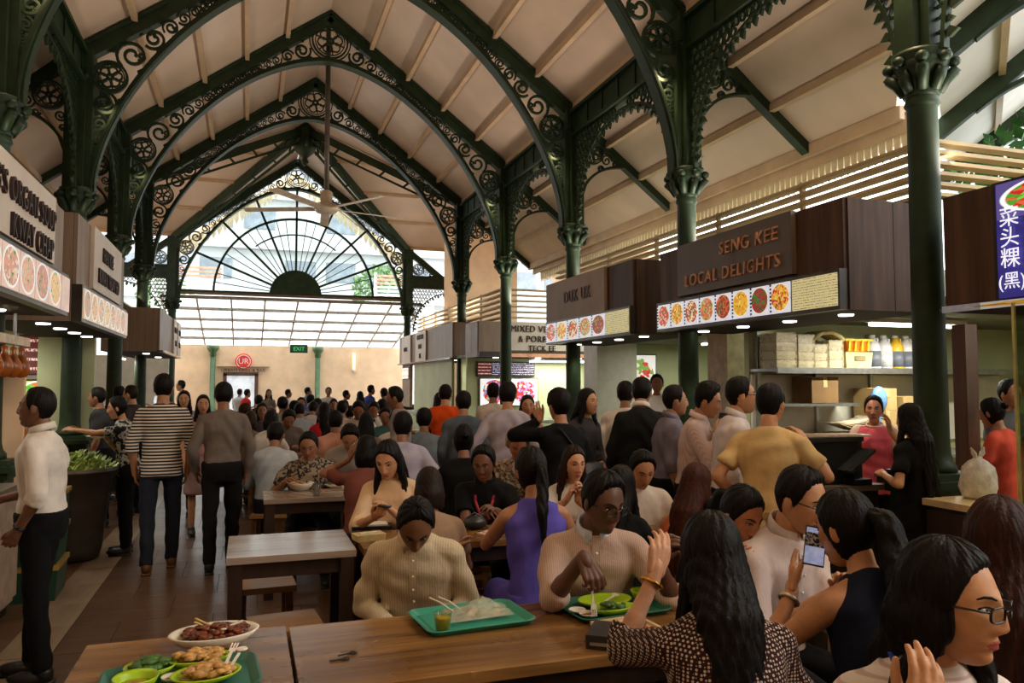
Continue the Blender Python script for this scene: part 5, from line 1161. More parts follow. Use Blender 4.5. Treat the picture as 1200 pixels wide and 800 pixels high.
def person(label, head, face, pose='sit', sex='m', lean=.1, hy=0, hp=0, hr=0, tw=0, R='table', L='table', top=None, sleeve='short', kind='shirt', bottom=None, bkind='trousers', hair='short', hcol=(20, 16, 14), sk=(150, 102, 74), lod=1, tuck=True, line=None, collar=None, glasses=None, stride=0, hem=None, fat=1.0, hlen=.30, eyes=True, stool=True, ponyr=1, fringe=False, shoes=None, group=None):
    P = Person(); fem = sex == 'f'; top = top or cloth((200, 196, 190)); bottom = bottom or cloth((32, 32, 36)); zp = .95 if pose == 'stand' else .54
    sw = (.148 if fem else .170); L1, L2 = (.27, .24) if fem else (.285, .255)
    def spine(s):
        p = V(0, 0, zp); n = max(1, int(abs(s) / .02)); st = s / n
        for i in range(n):
            q = (i + .5) * st / .52; a = lean * (.6 + .8 * max(0, q)); p = p + st * V(0, math.sin(a), math.cos(a))
        a = lean * (.6 + .8 * max(0, s / .52)) if s > -.02 else 0
        return p, RZ(tw * min(1, max(0, s / .42))) @ RX(-a)
    nb, Rn = spine(.50); Rh = RZ(tw + hy) @ RX(-hp) @ RY(hr)
    piv = nb + RZ(tw) @ (RX(-(lean * 1.1 + .18)) @ V(0, 0, .045)); hc = piv + Rh @ V(0, .024, .104)
    hx, hyy, hz = hc; s = min(1.10, max(.86, head[2] / hz)); A = RZ(face)
    loc = np.array(head) - A @ (hc * s); loc[2] = 0
    P.loc, P.A, P.s = loc, A, s; toL = lambda w: (A.T @ (np.array(w, float) - loc)) / s; P.W = lambda l: loc + A @ (np.array(l) * s); P.toL = toL
    t = thing('person', label, 'person', tuple(loc), face, group); P.t = t; P.Rh, P.hc = Rh, hc; P.spine = spine
    vox = (.0115, .017, .025)[lod]; nseg = (14, 10, 8)[lod]
    sh = {}; arms = {}
    for side, spec in ((1, R), (-1, L)):
        p, Rr = spine(.425); S = p + Rr @ V(side * sw * .96, 0, 0); sp = dict(ARMS[spec]) if isinstance(spec, str) else dict(spec)
        if 'w' in sp: T = toL(sp['w'])
        else:
            T = V(sp['t'][0] * side, sp['t'][1], sp['t'][2]); T = S + V(side * (sp['t'][0] - .2), T[1], T[2]) if sp.get('rel') else (RZ(tw * .7) @ T)
        pole = sp.get('pole', (side * .55, -.6, -.75)); 
        if 'pole' in sp: pole = (pole[0] * side, pole[1], pole[2])
        E, Wr = ik(S, T, L1, L2, pole); hd = unit(np.array(sp['dir'], float)) if 'dir' in sp else unit(Wr - E); pn = np.array(sp.get('palm', (-side * .5, .1, -.9) if not sp.get('rel') else (-side, .15, 0)), float)
        arms[side] = (S, E, Wr, hd, pn, sp.get('curl', .35), sp.get('tc', .4))
    P.arms = arms
    # ---- skin
    b = MB(); dl = .012
    cap(b, nb + V(0, 0, -.04), .056 if not fem else .047, piv + Rh @ V(0, .0, .03), .052 if not fem else .044, nseg)
    prof = [(-.08, .140, .095), (.02, .140, .096), (.12, .122, .084), (.24, .130, .09), (.34, .146, .095), (.42, .140, .085), (.47, .09, .065), (.52, .05, .045)]
    kx = .90 if fem else 1.0
    loft(b, [(spine(q)[0], spine(q)[1] @ V(1, 0, 0), spine(q)[1] @ V(0, 1, 0), w * kx, d) for q, w, d in prof])
    for side in (1, -1):
        S, E, Wr, hd, pn, cu, tc = arms[side]; ra, rb, rc = ((.042, .034, .024) if fem else (.049, .040, .028))
        p0, Rr = spine(.46); cv = 0 if sleeve == 'none' else .012; cap(b, p0 + Rr @ V(side * .05, 0, -.005 - cv), .05 - cv, S - V(0, 0, cv * .5), ra + .004 - cv, nseg); cap(b, S, ra + .004 - cv, E, rb - (0 if sleeve in ('none', 'short') else .004), nseg); cap(b, E, rb - (0 if sleeve in ('none', 'short') else .004), Wr, rc, nseg); cap(b, E + (Wr - E) * .2, rb + (.004 if sleeve in ('none', 'short') else -.002), E + (Wr - E) * .4, rb - (0 if sleeve != 'long' else .004), nseg)
        cap(b, Wr, rc, Wr + hd * .03, rc * .95, nseg)
    legs = {}
    for side in (1, -1):
        hp_ = V(side * .09, .0, zp - .03)
        if pose == 'stand': an = V(side * .095, side * stride, .085); kn = V(side * .1, side * stride * .5 + .02, .50)
        else: kn = V(side * .13, .40, .50); an = V(side * .14, .38, .085)
        legs[side] = (hp_, kn, an)
        if lod < 2 or bkind != 'trousers': lq = 1 if bkind != 'trousers' else .72; cap(b, hp_, .075 * lq, kn, .05 * lq, nseg); cap(b, kn, .05 * lq, kn + (an - kn) * .35 + V(0, -.015 * lq, 0), .05 * lq, nseg); cap(b, kn + (an - kn) * .35 + V(0, -.015 * lq, 0), .05 * lq, an, .034 * lq, nseg)
    JOBS.append((P, 'body', b, vox, (4, 3, 2)[lod], 0)); P.skin = skin(sk); P.lod = lod
    # ---- hands
    P.chunks = []
    for side in (1, -1):
        S, E, Wr, hd, pn, cu, tc = arms[side]; hm = MB(); y = hd; z = -(pn - y * (pn @ y)); z = unit(z) if np.linalg.norm(z) > 1e-3 else unit(np.cross(y, V(1, 0, 0))); x = np.cross(y, z); ts = -side; hs = .92 if fem else 1.02
        Hh = lambda a, bb, c: Wr + (x * a + y * bb + z * c) * hs
        cul = cu if isinstance(cu, (list, tuple)) else [cu * q for q in (.85, 1, 1.08, 1.15)]
        nn = 8 if lod == 0 else 6
        for fi, (fx, by, ln, fr) in enumerate(((.030, .086, .072, .0092), (.0102, .091, .079, .0095), (-.0102, .087, .073, .009), (-.028, .078, .057, .008))):
            cap(hm, Hh(ts * fx * .55, .005, 0), .0155, Hh(ts * fx, by, 0), .0118, nn); p = np.array((ts * fx, by, 0.)); ang = 0; sp_ = ts * fx * 1.6
            for j, (fl_, ja) in enumerate(((.45, .9), (.31, 1.1), (.24, .75))):
                ang += cul[fi] * ja; q = p + np.array((sp_ * fl_ * ln, math.cos(ang) * fl_ * ln, -math.sin(ang) * fl_ * ln)); cap(hm, Hh(*p), fr * (1 - .1 * j), Hh(*q), fr * (.9 - .1 * j), nn); p = q
        p = np.array((ts * .018, .018, -.004)); ang = .75 - tc * .5; dn = -.15 - .5 * tc
        for j, ln in enumerate((.045, .033, .027)):
            d_ = unit(np.array((ts * math.sin(ang), math.cos(ang), dn))); q = p + d_ * ln; cap(hm, Hh(*p), .0155 - .003 * j, Hh(*q), .0125 - .0025 * j, nn); p = q; ang -= .28 * (.5 + tc)
        P.__dict__['hand%d' % side] = (Wr + (y * .085 + z * -.02) * hs, x, y, z)
        if lod == 0: JOBS.append((P, 'hand', hm, .0040, 3, 0))
        else: P.chunks.append((np.array(hm.v), hm.f, 0))
    # ---- head
    nu, nv = ((76, 56), (44, 34), (24, 18))[lod] if lod != 0 else (96, 72)
    x, y, z, T, Pp = head_grid(nu, nv, fem); Vh = np.stack((x, y, z), -1).reshape(-1, 3); F = grid_faces(nu, nv)
    lipm = []
    for f in F:
        c = Vh[list(f)].mean(0); lipm.append(1 if c[1] > .06 and abs(c[0]) < .021 and (c[2] + .0635) ** 2 / .0108 ** 2 + c[0] ** 2 / .021 ** 2 < 1 else 0)
    toP = lambda q: hc + np.asarray(q) @ Rh.T
    P.toP = toP; P.chunks.append((toP(Vh), F, lipm)); P.lip = LIPF if fem else LIPM
    fm = MB()
    def ysurf(px, pz): i = np.argmin(((x - px) ** 2 + (z - pz) ** 2 + 10 * (y < 0))); return y.flat[i]
    for sd in (1, -1):
        R3 = Matrix.Rotation(sd * -.35, 3, 'Z'); (hair in ('long', 'bob')) or fm.ell((sd * (.0735 if fem else .0775), -.004, -.004), (.008, .018, .031), 10, 8, 0, R3)
        if lod < 2 or eyes:
            ye = ysurf(sd * .031, .008)
            if lod < 2:
                fm.ell((sd * .031, ye + .0003, .0075), (.0122, .0055, .0043), 12, 8, 2); fm.ell((sd * .031, ye + .0045, .0075), (.0048, .0028, .0043), 10, 6, 3)
                fm.tube([(sd * q, ysurf(sd * q, .012) + (.0035 if q < .04 else .002), w) for q, w in ((.0175, .009), (.024, .0118), (.031, .0126), (.038, .0117), (.0445, .009))], .0018, 6, 4)
                fm.tube([(sd * q, ysurf(sd * q, .008) + .002, w) for q, w in ((.019, .0055), (.031, .0018), (.043, .006))], .001, 5, 0)
            fm.tube([(sd * q, ysurf(sd * q, w) + .001, w) for q, w in ((.014, .026), (.024, .031), (.036, .032), (.046, .027))], [.0022, .003, .0026, .0014], 6, 4)
    P.chunks.append((toP(np.array(fm.v)), fm.f, fm.m))
    P.ysurf = ysurf; P.x, P.y, P.z = x, y, z
    # ---- hair
    if hair != 'none':
        ln = line or ('fringe' if fringe else ('f' if fem or hair in ('long', 'pony', 'bun', 'bob') else 'm')); tp, sd_ = {'short': (.019, .006), 'spiky': (.026, .010), 'crop': (.012, .006), 'curly': (.034, .022), 'pony': (.013, .008), 'bun': (.013, .008)}.get(hair, (.011, .008))
        hu, hv = ((120, 84), (60, 44), (30, 22))[lod]; hv3, hm_ = hair_grid(hu, hv, hair, ln, tp, sd_, fem, len(PEOPLE)); P.hair = [(toP(hv3.reshape(-1, 3)), grid_faces(hu, hv))]; P.hmat = hairmat(hcol); dm = MB()
        Yh = RZ(tw + hy * .7)
        if hair in ('long', 'bob'):
            for a in range(68, 294, 10):
                r = math.radians(a); p0 = toP((.054 * math.sin(r), .070 * math.cos(r) - .006, .055)); p1 = toP((.071 * math.sin(r), .089 * math.cos(r) - .012, -.045)); back = math.cos(r) < .1
                if hair == 'bob': p2 = toP((.066 * math.sin(r), .080 * math.cos(r) - .012, -.115)); cap(dm, p0, .019, p1, .021, 8); cap(dm, p1, .021, p2, .014, 8)
                else:
                    q1, R1 = spine(.47); p2 = q1 + R1 @ (V(.066 * math.sin(r), -.07 + .045 * math.cos(r), .02)); q2, R2 = spine(.47 - hlen); p3 = q2 + R2 @ V(.050 * math.sin(r) + .008 * math.sin(a * 3), -.130 + .012 * math.sin(a), .03 * math.sin(a * 1.7))
                    if not back: p2 = q1 + R1 @ V(.088 * math.sin(r), .05, .02); p3 = spine(.47 - hlen * .8)[0] + R1 @ V(.095 * math.sin(r), .12, 0)
                    cap(dm, p0, .019, p1, .021, 8); cap(dm, p1, .021, p2, .024, 8); cap(dm, p2, .024, p3, .012, 8)
        elif hair == 'pony':
            q1, R1 = spine(.44); q2, R2 = spine(.44 - hlen * .6); pts = [toP((0, -.10, .035)), toP((0, -.135, .01)), toP((0, -.14, -.07)), q1 + R1 @ V(0, -.15, 0), q2 + R2 @ V(.01, -.15, 0)]
            for i, (r0, r1) in enumerate(((.020, .028), (.028, .034), (.034, .030), (.030, .010))): cap(dm, pts[i], r0 * ponyr, pts[i + 1], r1 * ponyr, 10)
        elif hair == 'bun': cap(dm, toP((0, -.085, .04)), .03, toP((0, -.104, .045)), .034, 10)
        if dm.v: JOBS.append((P, 'hair', dm, (.0085, .012, .018)[lod], (9, 4, 2)[lod], 0))
    else: P.hair = None
    # ---- top garment
    g = MB(); o = .014
    if top != 'none':
        h0 = hem if hem is not None else (.0 if tuck else -.12)
        pf = [(-.12, .176, .128), (-.02, .174, .128), (.06, .160, .120), (.13, .150 if fem else .158, .112), (.22, .150 if fem else .166, .114), (.32, .168 if fem else .182, .128 if fem else .126), (.40, .172 if fem else .186, .118), (.445, .15 if sleeve != 'none' else .135, .098), (.485, .105, .082), (.515, .066 if not fem else .058, .064)]
        pf = [(h0, float(np.interp(h0, [q[0] for q in pf], [q[1] for q in pf])), float(np.interp(h0, [q[0] for q in pf], [q[2] for q in pf])))] + [q for q in pf if q[0] > h0 + .02]
        loft(g, [(spine(q)[0], spine(q)[1] @ V(1, 0, 0), spine(q)[1] @ V(0, 1, 0), w * fat * (.93 if fem else 1), d * fat) for q, w, d in pf])
        if fem:
            q, Rr = spine(.30)
            for side in (1, -1): cap(g, q + Rr @ V(side * .07, .07, .0), .058, q + Rr @ V(side * .07, .078, .01), .055, 12)
        for side in (1, -1):
            S, E, Wr, hd, pn, cu, tc = arms[side]; p0, Rr = spine(.455)
            if sleeve != 'none': cap(g, p0 + Rr @ V(side * .06, 0, 0), .056, S, .062 if not fem else .054, 12)
            else: cap(g, p0 + Rr @ V(side * .05, 0, .0), .048, S + (p0 - S) * .35, .05, 12); continue
            r0 = .061 if not fem else .053
            if sleeve == 'short': e1 = S + (E - S) * .68; cap(g, S, r0, e1, r0 + .004, 14, f1=True)
            elif sleeve == 'elbow': cap(g, S, r0, E, .054, 14); cap(g, E, .054, E + (Wr - E) * .22, .052, 14, f1=True); cap(g, E + (Wr - E) * .1, .058, E + (Wr - E) * .24, .057, 14, True, True)
            else: cap(g, S, r0, E, .054, 14); cap(g, E, .054, Wr - (Wr - E) * .04, .037, 14, f1=True); cap(g, Wr - (Wr - E) * .16, .041, Wr - (Wr - E) * .03, .04, 14, True, True)
        JOBS.append((P, 'shirt' if kind in ('shirt', 'suit') else 'top', g, (.0105, .016, .024)[lod], (4, 3, 2)[lod], (.006, .006, .004)[lod])); P.top = top
        if collar is not None and lod < 2:
            cm = MB(); q, Rr = spine(.515); rx, ry = (.066, .064) if not fem else (.058, .056); up = Rr @ V(0, -.0, 1); N = 20
            ringp = lambda k, rr, hh: q + Rr @ V(math.sin(k) * rx * rr, math.cos(k) * ry * rr + .0, hh - .018 * math.cos(k) * 1.0)
            vs = []; fs = []
            for i in range(N + 1):
                k = math.radians(14) + math.radians(332) * i / N
                vs += [ringp(k, .98, -.01), ringp(k, .97, .034), ringp(k, 1.05, .036), ringp(k, 1.2, -.004)]
            for i in range(N):
                for j in range(3): fs.append((i * 4 + j, i * 4 + 4 + j, i * 4 + 5 + j, i * 4 + 1 + j))
                fs.append((i * 4 + 3, i * 4 + 7, i * 4 + 4, i * 4))
            cm.add(vs, fs)
            for sg in (1, -1):   # collar points
                k = math.radians(14) * sg; a0, a1 = ringp(k, 1.0, .035), ringp(k * 3.6, 1.07, .035); tip = ringp(k * 2.0, 1.5, -.045); out = Rr @ V(0, .012, 0)
                cm.add([a0, a1, tip, a0 - out * .6, a1 - out * .6, tip - out * .6], [(0, 1, 2), (5, 4, 3), (0, 3, 4, 1), (1, 4, 5, 2), (2, 5, 3, 0)])
            P.collar = (cm, collar)
        else: P.collar = None
        if kind == 'shirt' and lod == 0:
            pm = MB(); bm_ = MB()
            pts = []
            for q_ in np.linspace(.03, .49, 14):
                pp, Rr = spine(q_); d_ = float(np.interp(q_, [c[0] for c in pf], [c[2] for c in pf])) * fat; pts.append((pp + Rr @ V(-.016, d_ + .003, 0), pp + Rr @ V(.016, d_ + .003, 0)))
            P.placket = pts
    # ---- lower garment
    tr = MB()
    if bkind == 'trousers':
        zz = [(-.14, .15, .115), (-.06, .176, .131), (.0, .180, .136), (.045, .176, .134)] if tuck and top != 'none' else [(-.14, .15, .115), (-.06, .168, .12), (.0, .16, .116), (.05, .150, .108)]
        loft(tr, [(V(0, 0, zp + q), V(1, 0, 0), V(0, 1, 0), w * (.97 if fem else 1) * fat, d * fat) for q, w, d in zz])
        for side in (1, -1):
            h_, kn, an = legs[side]; cap(tr, h_, .092, kn, .068, 12); cap(tr, kn, .068, an - V(0, 0, .01), .055, 12, f1=True)
    else:
        if pose == 'stand': loft(tr, [(V(0, 0, q), V(1, 0, 0), V(0, 1, 0), w, d) for q, w, d in ((.50, .2, .155), (.75, .19, .145), (.90, .178, .13), (1.02, .14, .105))])
        else:
            loft(tr, [(V(0, 0, zp + q), V(1, 0, 0), V(0, 1, 0), w, d) for q, w, d in ((-.09, .18, .13), (0, .172, .128), (.06, .155, .115))])
            for side in (1, -1): h_, kn, an = legs[side]; cap(tr, h_, .095, kn * .92 + h_ * .08, .085, 12)
            cap(tr, V(0, .05, zp - .02), .09, V(0, .34, .51), .085, 12)
    JOBS.append((P, bkind if bkind in ('trousers', 'skirt') else 'skirt', tr, (.015, .018, .026)[lod], (4, 3, 2)[lod], .004)); P.bottom = bottom
    P.shoelist = []
    for side in (1, -1):
        h_, kn, an = legs[side]; sm = MB(); P.shoelist.append(sm); sm.ell((an[0], an[1] + .065, .042), (.046, .125, .042), 12, 8); sm.ell((an[0], an[1] - .005, .06), (.044, .055, .058), 10, 8); sm.box((an[0], an[1] + .05, .008), (.075, .22, .016))
    P.shoes = (P.shoelist, shoes or M('shoe_black', (24, 22, 21), .4)); P.glasses = glasses
    if glasses is not None and lod < 2:
        gm = MB(); lens = MB()
        for sd in (1, -1):
            yy = max(ysurf(sd * .03, .028), ysurf(0, .005)) + .005
            rr_ = [(sd * .0335 + .0205 * math.copysign(abs(math.cos(q)) ** .6, math.cos(q)), .004 + .0145 * math.copysign(abs(math.sin(q)) ** .6, math.sin(q))) for q in np.linspace(0, 2 * PI, 21)[:-1]]
            gm.ribbon(rr_, .0028, .0035, lambda a, bb, c, yy=yy: (a, yy - abs(a) ** 2 * 4 + c, bb), True)
            lens.add([(a, yy - abs(a) ** 2 * 4, bb) for a, bb in rr_], [tuple(range(20))])
            gm.tube([(sd * .054, yy - .012, .010), (sd * .070, .045, .010), (sd * .078, .0, .008), (sd * .079, -.015, -.004)], .0022, 6)
        gm.tube([(-.013, max(ysurf(.03, .028), ysurf(0, .005)) + .005, .007), (.013, max(ysurf(.03, .028), ysurf(0, .005)) + .005, .007)], .0018, 6)
        P.gl = (gm, lens)
    else: P.gl = None
    if pose != 'stand' and stool: add_stool(loc[0], loc[1], face, s * .97, 'wooden stool under the diner ' + ' '.join(label.replace('seated ', '').replace('standing ', '').replace('person ', '').replace('woman ', '').split()[:10]).rstrip(','))
    if not .88 < s < 1.08: print('SCALE', label[:50], round(hz, 2), round(head[2], 2), round(s, 3))
    PEOPLE.append(P); return P
def combine(chunks, s):
    vs = []; fs = []; ms = []; o = 0
    for Vv, F, mi in chunks:
        vs.append(np.asarray(Vv)); fs += [tuple(int(i) + o for i in f) for f in F]; ms += (list(mi) if hasattr(mi, '__len__') else [mi] * len(F)); o += len(Vv)
    return np.concatenate(vs) * s, fs, ms
def mk(name, Vv, F, ms, mats, parent):
    me = bpy.data.meshes.new(name); me.from_pydata(Vv.tolist(), [], F)
    for m in mats: me.materials.append(m)
    me.polygons.foreach_set('material_index', np.array(ms, np.int32)); me.polygons.foreach_set('use_smooth', np.ones(len(F), bool)); me.update(); return link(name, me, parent)
def finish_people():
    tmp = []
    for (P, name, mb, vox, it, fold) in JOBS:
        me = mb.mesh('tmp', []); o = bpy.data.objects.new('tmp', me); COL.objects.link(o); r = o.modifiers.new('r', 'REMESH'); r.mode = 'VOXEL'; r.voxel_size = vox; q = o.modifiers.new('s', 'SMOOTH'); q.factor = .5; q.iterations = it; tmp.append(o)
    bpy.context.view_layer.update(); dg = bpy.context.evaluated_depsgraph_get(); out = {}
    for o, (P, name, mb, vox, it, fold) in zip(tmp, JOBS):
        me = bpy.data.meshes.new_from_object(o.evaluated_get(dg)); n = len(me.vertices); co = np.empty(n * 3, np.float32); me.vertices.foreach_get('co', co); co = co.reshape(-1, 3).astype(float)
        li = np.empty(len(me.loops), np.int32); me.loops.foreach_get('vertex_index', li); ls = np.empty(len(me.polygons), np.int32); me.polygons.foreach_get('loop_start', ls); lt_ = np.empty(len(me.polygons), np.int32); me.polygons.foreach_get('loop_total', lt_)
        F = [tuple(li[a:a + k].tolist()) for a, k in zip(ls.tolist(), lt_.tolist())]
        if fold or name == 'hair':
            nr = np.empty(n * 3, np.float32); me.vertex_normals.foreach_get('vector', nr); nr = nr.reshape(-1, 3); sd = id(P) % 97
            X, Y, Z = co.T; sd = len(F) % 13
            if name == 'hair': d = .003 * np.sin(np.arctan2(X - P.hc[0], -(Y - P.hc[1])) * 34 + 6 * np.sin(Z * 9 + sd)) + .002 * np.sin(X * 260 + Y * 190 + Z * 20)
            else: d = fold * (np.sin(42 * (Z * .8 + X * .5 * np.sign(X)) + 3 * np.sin(11 * X + sd) + 2.5 * np.sin(9 * Y)) * np.clip(np.sin(8 * X + 6 * Z + sd) + .4, 0, 1) + .6 * np.sin(27 * (Z - X * .7) + 4 * np.sin(7 * Z + sd) + 14 * Y))
            co = co + nr * d[:, None]
        out.setdefault(id(P), []).append((name, co, F)); bpy.data.meshes.remove(me)
    for o in tmp:
        me = o.data; bpy.data.objects.remove(o); bpy.data.meshes.remove(me)
    for P in PEOPLE:
        js = out[id(P)]; s = P.s
        body = [(c, f, 0) for n, c, f in js if n in ('body', 'hand')] + [(c, f, m if hasattr(m, '__len__') else 0) for c, f, m in P.chunks]
        mk('body', *combine(body, s), [P.skin, P.lip, EYEW, IRIS, BROWM], P.t)
        if P.hair: mk('hair', *combine([(c, f, 0) for c, f in P.hair] + [(c, f, 0) for n, c, f in js if n == 'hair'], s), [P.hmat], P.t)
        for n, c, f in js:
            if n in ('shirt', 'top'):
                so = mk(n, *combine([(c, f, 0)], s), [P.top], P.t)
                if getattr(P, 'collar', None): cm, cmat = P.collar; mk('collar', *combine([(np.array(cm.v), cm.f, 0)], s), [cmat], so)
                if getattr(P, 'placket', None):
                    vv = [q for a, b in P.placket for q in (a, b)]; k = len(P.placket)
                    mk('placket', *combine([(np.array(vv), [(2 * i, 2 * i + 1, 2 * i + 3, 2 * i + 2) for i in range(k - 1)], 0)], s), [P.top], so)
                    for i in range(2, k, 2):
                        a, b = P.placket[i]; MB().ell(tuple((np.array(a) + b) / 2 * s + V(0, .003, 0)), (.0055, .003, .0055), 8, 6).build('button', WHITE, so, True)
            elif n in ('trousers', 'skirt'): mk(n, *combine([(c, f, 0)], s), [P.bottom], P.t)
        for sm in P.shoes[0]: mk('shoe', *combine([(np.array(sm.v), sm.f, 0)], s), [P.shoes[1]], P.t)
        if P.gl:
            gm, ln = P.gl; go = mk('glasses', *combine([(P.toP(np.array(gm.v)), gm.f, 0)], s), [P.glasses], P.t); mk('lenses', *combine([(P.toP(np.array(ln.v)), ln.f, 0)], s), [Mglass('spectacle_lens', (240, 245, 245), .03)], go)
def part_local(P, name, mb, m, smooth=True, parent=None):
    """an extra worn part given in the person's own unscaled frame"""
    return mk(name, *combine([(np.array(mb.v), mb.f, 0)], P.s), [m], parent or P.t)

# ---------------------------------------------------------------- who is there
c_ = cloth
SK1, SK2, SK3, SK4 = (196, 144, 108), (176, 124, 90), (146, 98, 70), (98, 64, 46)
WHT, PALEB, LAV, SALM, GREYB, BEIGE = c_((214, 206, 198)), c_((172, 184, 196)), c_((176, 172, 190)), c_((206, 150, 132)), c_((120, 128, 136)), c_((170, 150, 124))
BLK, NAVY, CHAR, DKTR = c_((13, 13, 15)), c_((22, 28, 46)), c_((50, 50, 52)), c_((21, 20, 23))
D2R = math.radians
# ---- nearest diners
p26 = person('person in white cardigan, dark glasses and blue lanyard, nearest at the right', (1.369, 1.228, 1.198), -3.480, sex='f', lean=.12, hy=D2R(40), hp=.06, top=Mstripe('knit_white_pink', (222, 212, 206), (196, 170, 168), 55, 2, .7, .1), sleeve='long', hair='long', hlen=.42, sk=(204, 150, 108), lod=0, R=dict(w=(1.181, 1.135, 1.013), dir=(-.15, .25, .95), palm=(0, -1, .3), curl=.45), L='table', glasses=M('glasses_black', (18, 17, 18), .25), kind='top', bottom=DKTR, line='f')
p25 = person('person in sleeveless navy top, back turned, holding up a lit phone', (1.853, 2.038, 1.169), -0.089, sex='f', lean=.26, hy=D2R(22), hp=.22, top=NAVY, sleeve='none', hair='pony', ponyr=1.45, hlen=.36, sk=(190, 134, 92), lod=0, L=dict(w=(1.742, 2.174, 0.942), pole=(.9, .1, -1), dir=(.35, .5, .75), palm=(.8, -.2, .3), curl=.15), R=dict(t=(.1, .36, .78)), kind='top', bottom=DKTR)
p22 = person('person in dark dotted blouse, back turned, elbow on the front table', (1.220, 1.854, 1.165), -0.271, sex='f', lean=.2, hy=D2R(8), hp=.1, top=Mprint('blouse_dots', (50, 26, 26), (206, 186, 172), None, 105, 'dots'), sleeve='elbow', hair='long', hlen=.34, sk=SK1, lod=0, L=dict(w=(1.191, 2.113, 1.061), pole=(.7, -.1, -1.1), dir=(.25, .25, .95), palm=(-.2, 1, 0), curl=.4), R=dict(t=(.16, .34, .80)), kind='top', bottom=BLK)
p18 = person('person in glasses and pale striped shirt with white collar eating at the front table', (1.386, 2.888, 1.158), -3.452, lean=.24, hy=D2R(30), hp=.32, top=Mstripe('shirt_fine_stripe', (196, 170, 154), (178, 148, 134), 120, 0, .5, .2), sleeve='elbow', hair='short', sk=SK4, lod=0, R=dict(w=(1.196, 2.656, 0.999), pole=(.5, -.2, -1), dir=(-.35, .45, -.8), palm=(.1, -.7, -.6), curl=.75), L=dict(w=(1.493, 2.649, 0.985), pole=(.5, -.3, -1), dir=(-.25, .55, .6), palm=(-.8, .2, .1), curl=.7), glasses=M('glasses_black', (18, 17, 18), .25), collar=c_((206, 210, 226)), bottom=DKTR)
p11 = person('person in pinstriped beige shirt bowing over the front table beside the bare table', (0.683, 3.242, 1.049), -3.453, line='recede', lean=.34, hy=D2R(10), hp=.85, top=Mstripe('shirt_beige_stripe', (208, 192, 162), (192, 174, 144), 90, 0, .5, .2), sleeve='long', hair='short', sk=(120, 80, 56), lod=0, R='lap', L='lap', collar=c_((208, 190, 158)), bottom=DKTR)
p24 = person('person in dark glasses and white shirt seated right of the dotted blouse', (2.051, 2.499, 1.187), -2.923, lean=.22, hy=D2R(8), hp=.28, top=c_((206, 192, 190)), sleeve='elbow', hair='short', sk=SK1, lod=0, R=dict(t=(.1, .34, .84), curl=.4), L=dict(t=(.02, .34, .86)), glasses=M('glasses_black', (18, 17, 18), .25), collar=c_((206, 192, 190)), bottom=DKTR)
p23 = person('person in black top with a wristwatch looking down past the dotted blouse', (1.923, 2.706, 1.109), -3.239, sex='f', lean=.26, hy=D2R(16), hp=.48, top=BLK, sleeve='short', hair='pony', sk=(186, 124, 88), lod=0, R=dict(t=(.1, .3, .8)), L=dict(w=(1.926, 2.556, 0.941), pole=(.8, 0, -1), curl=.3), kind='top', bottom=BLK)
p27 = person('person in dark brown top seated at the right edge behind the white cardigan', (1.842, 1.488, 1.223), -0.723, sex='f', lean=.1, hy=D2R(-8), top=c_((46, 38, 36)), sleeve='short', hair='long', hlen=.36, hcol=(58, 26, 16), sk=SK1, lod=0, R=dict(w=(1.791, 1.379, 1.041), dir=(-.4, .5, .7), palm=(-.5, -.5, 0), curl=.5), kind='top', bottom=BLK)
p14 = person('person in sleeveless purple dress, back turned in the second row', (1.404, 3.780, 1.187), -0.111, sex='f', lean=.10, hy=D2R(10), hp=.1, top=c_((90, 80, 174)), sleeve='none', hair='pony', hlen=.3, sk=SK2, lod=0, L=dict(w=(1.325, 4.147, 0.819), pole=(.9, -.3, -1), curl=.5), R=dict(t=(.18, .3, .8)), kind='top', bottom=c_((84, 74, 166)), bkind='skirt', tuck=False)
p9 = person('person in cream blouse reading a phone at the second row table', (0.841, 4.822, 1.171), -3.557, sex='f', lean=.16, hy=D2R(-6), hp=.46, top=c_((222, 190, 152)), sleeve='elbow', hair='long', hlen=.28, sk=SK1, lod=0, R=dict(w=(0.731, 4.613, 0.858), pole=(.9, -.3, -1), dir=(-.5, .7, .3), palm=(-.1, -.2, 1), curl=.5), L=dict(t=(.06, .3, .86)), kind='top', bottom=DKTR)
p13 = person('person in black polo with red lanyard facing the purple dress', (1.508, 4.967, 1.109), -3.541, lean=.24, hp=.28, hy=D2R(-6), top=BLK, sleeve='short', hair='short', sk=(110, 70, 48), lod=0, R=dict(w=(1.421, 4.697, 0.811), curl=.5), L=dict(w=(1.513, 4.664, 0.833), curl=.6), kind='polo', collar=BLK, bottom=DKTR, fat=1.06)
p17 = person('person in pale short sleeved top, hands clasped near the mouth, second row', (2.016, 4.632, 1.124), -3.308, sex='f', lean=.16, hy=D2R(10), hp=.12, top=c_((206, 196, 186)), sleeve='short', hair='long', hcol=(48, 28, 18), hlen=.28, sk=SK1, lod=0, R=dict(w=(1.880, 4.427, 0.923), pole=(1, .1, -1), dir=(-.35, .2, .9), palm=(-.7, .2, 0), curl=.8), L=dict(w=(1.944, 4.404, 0.923), pole=(1, .1, -1), dir=(-.35, .2, .9), palm=(.7, .2, 0), curl=.8), kind='top', bottom=DKTR)
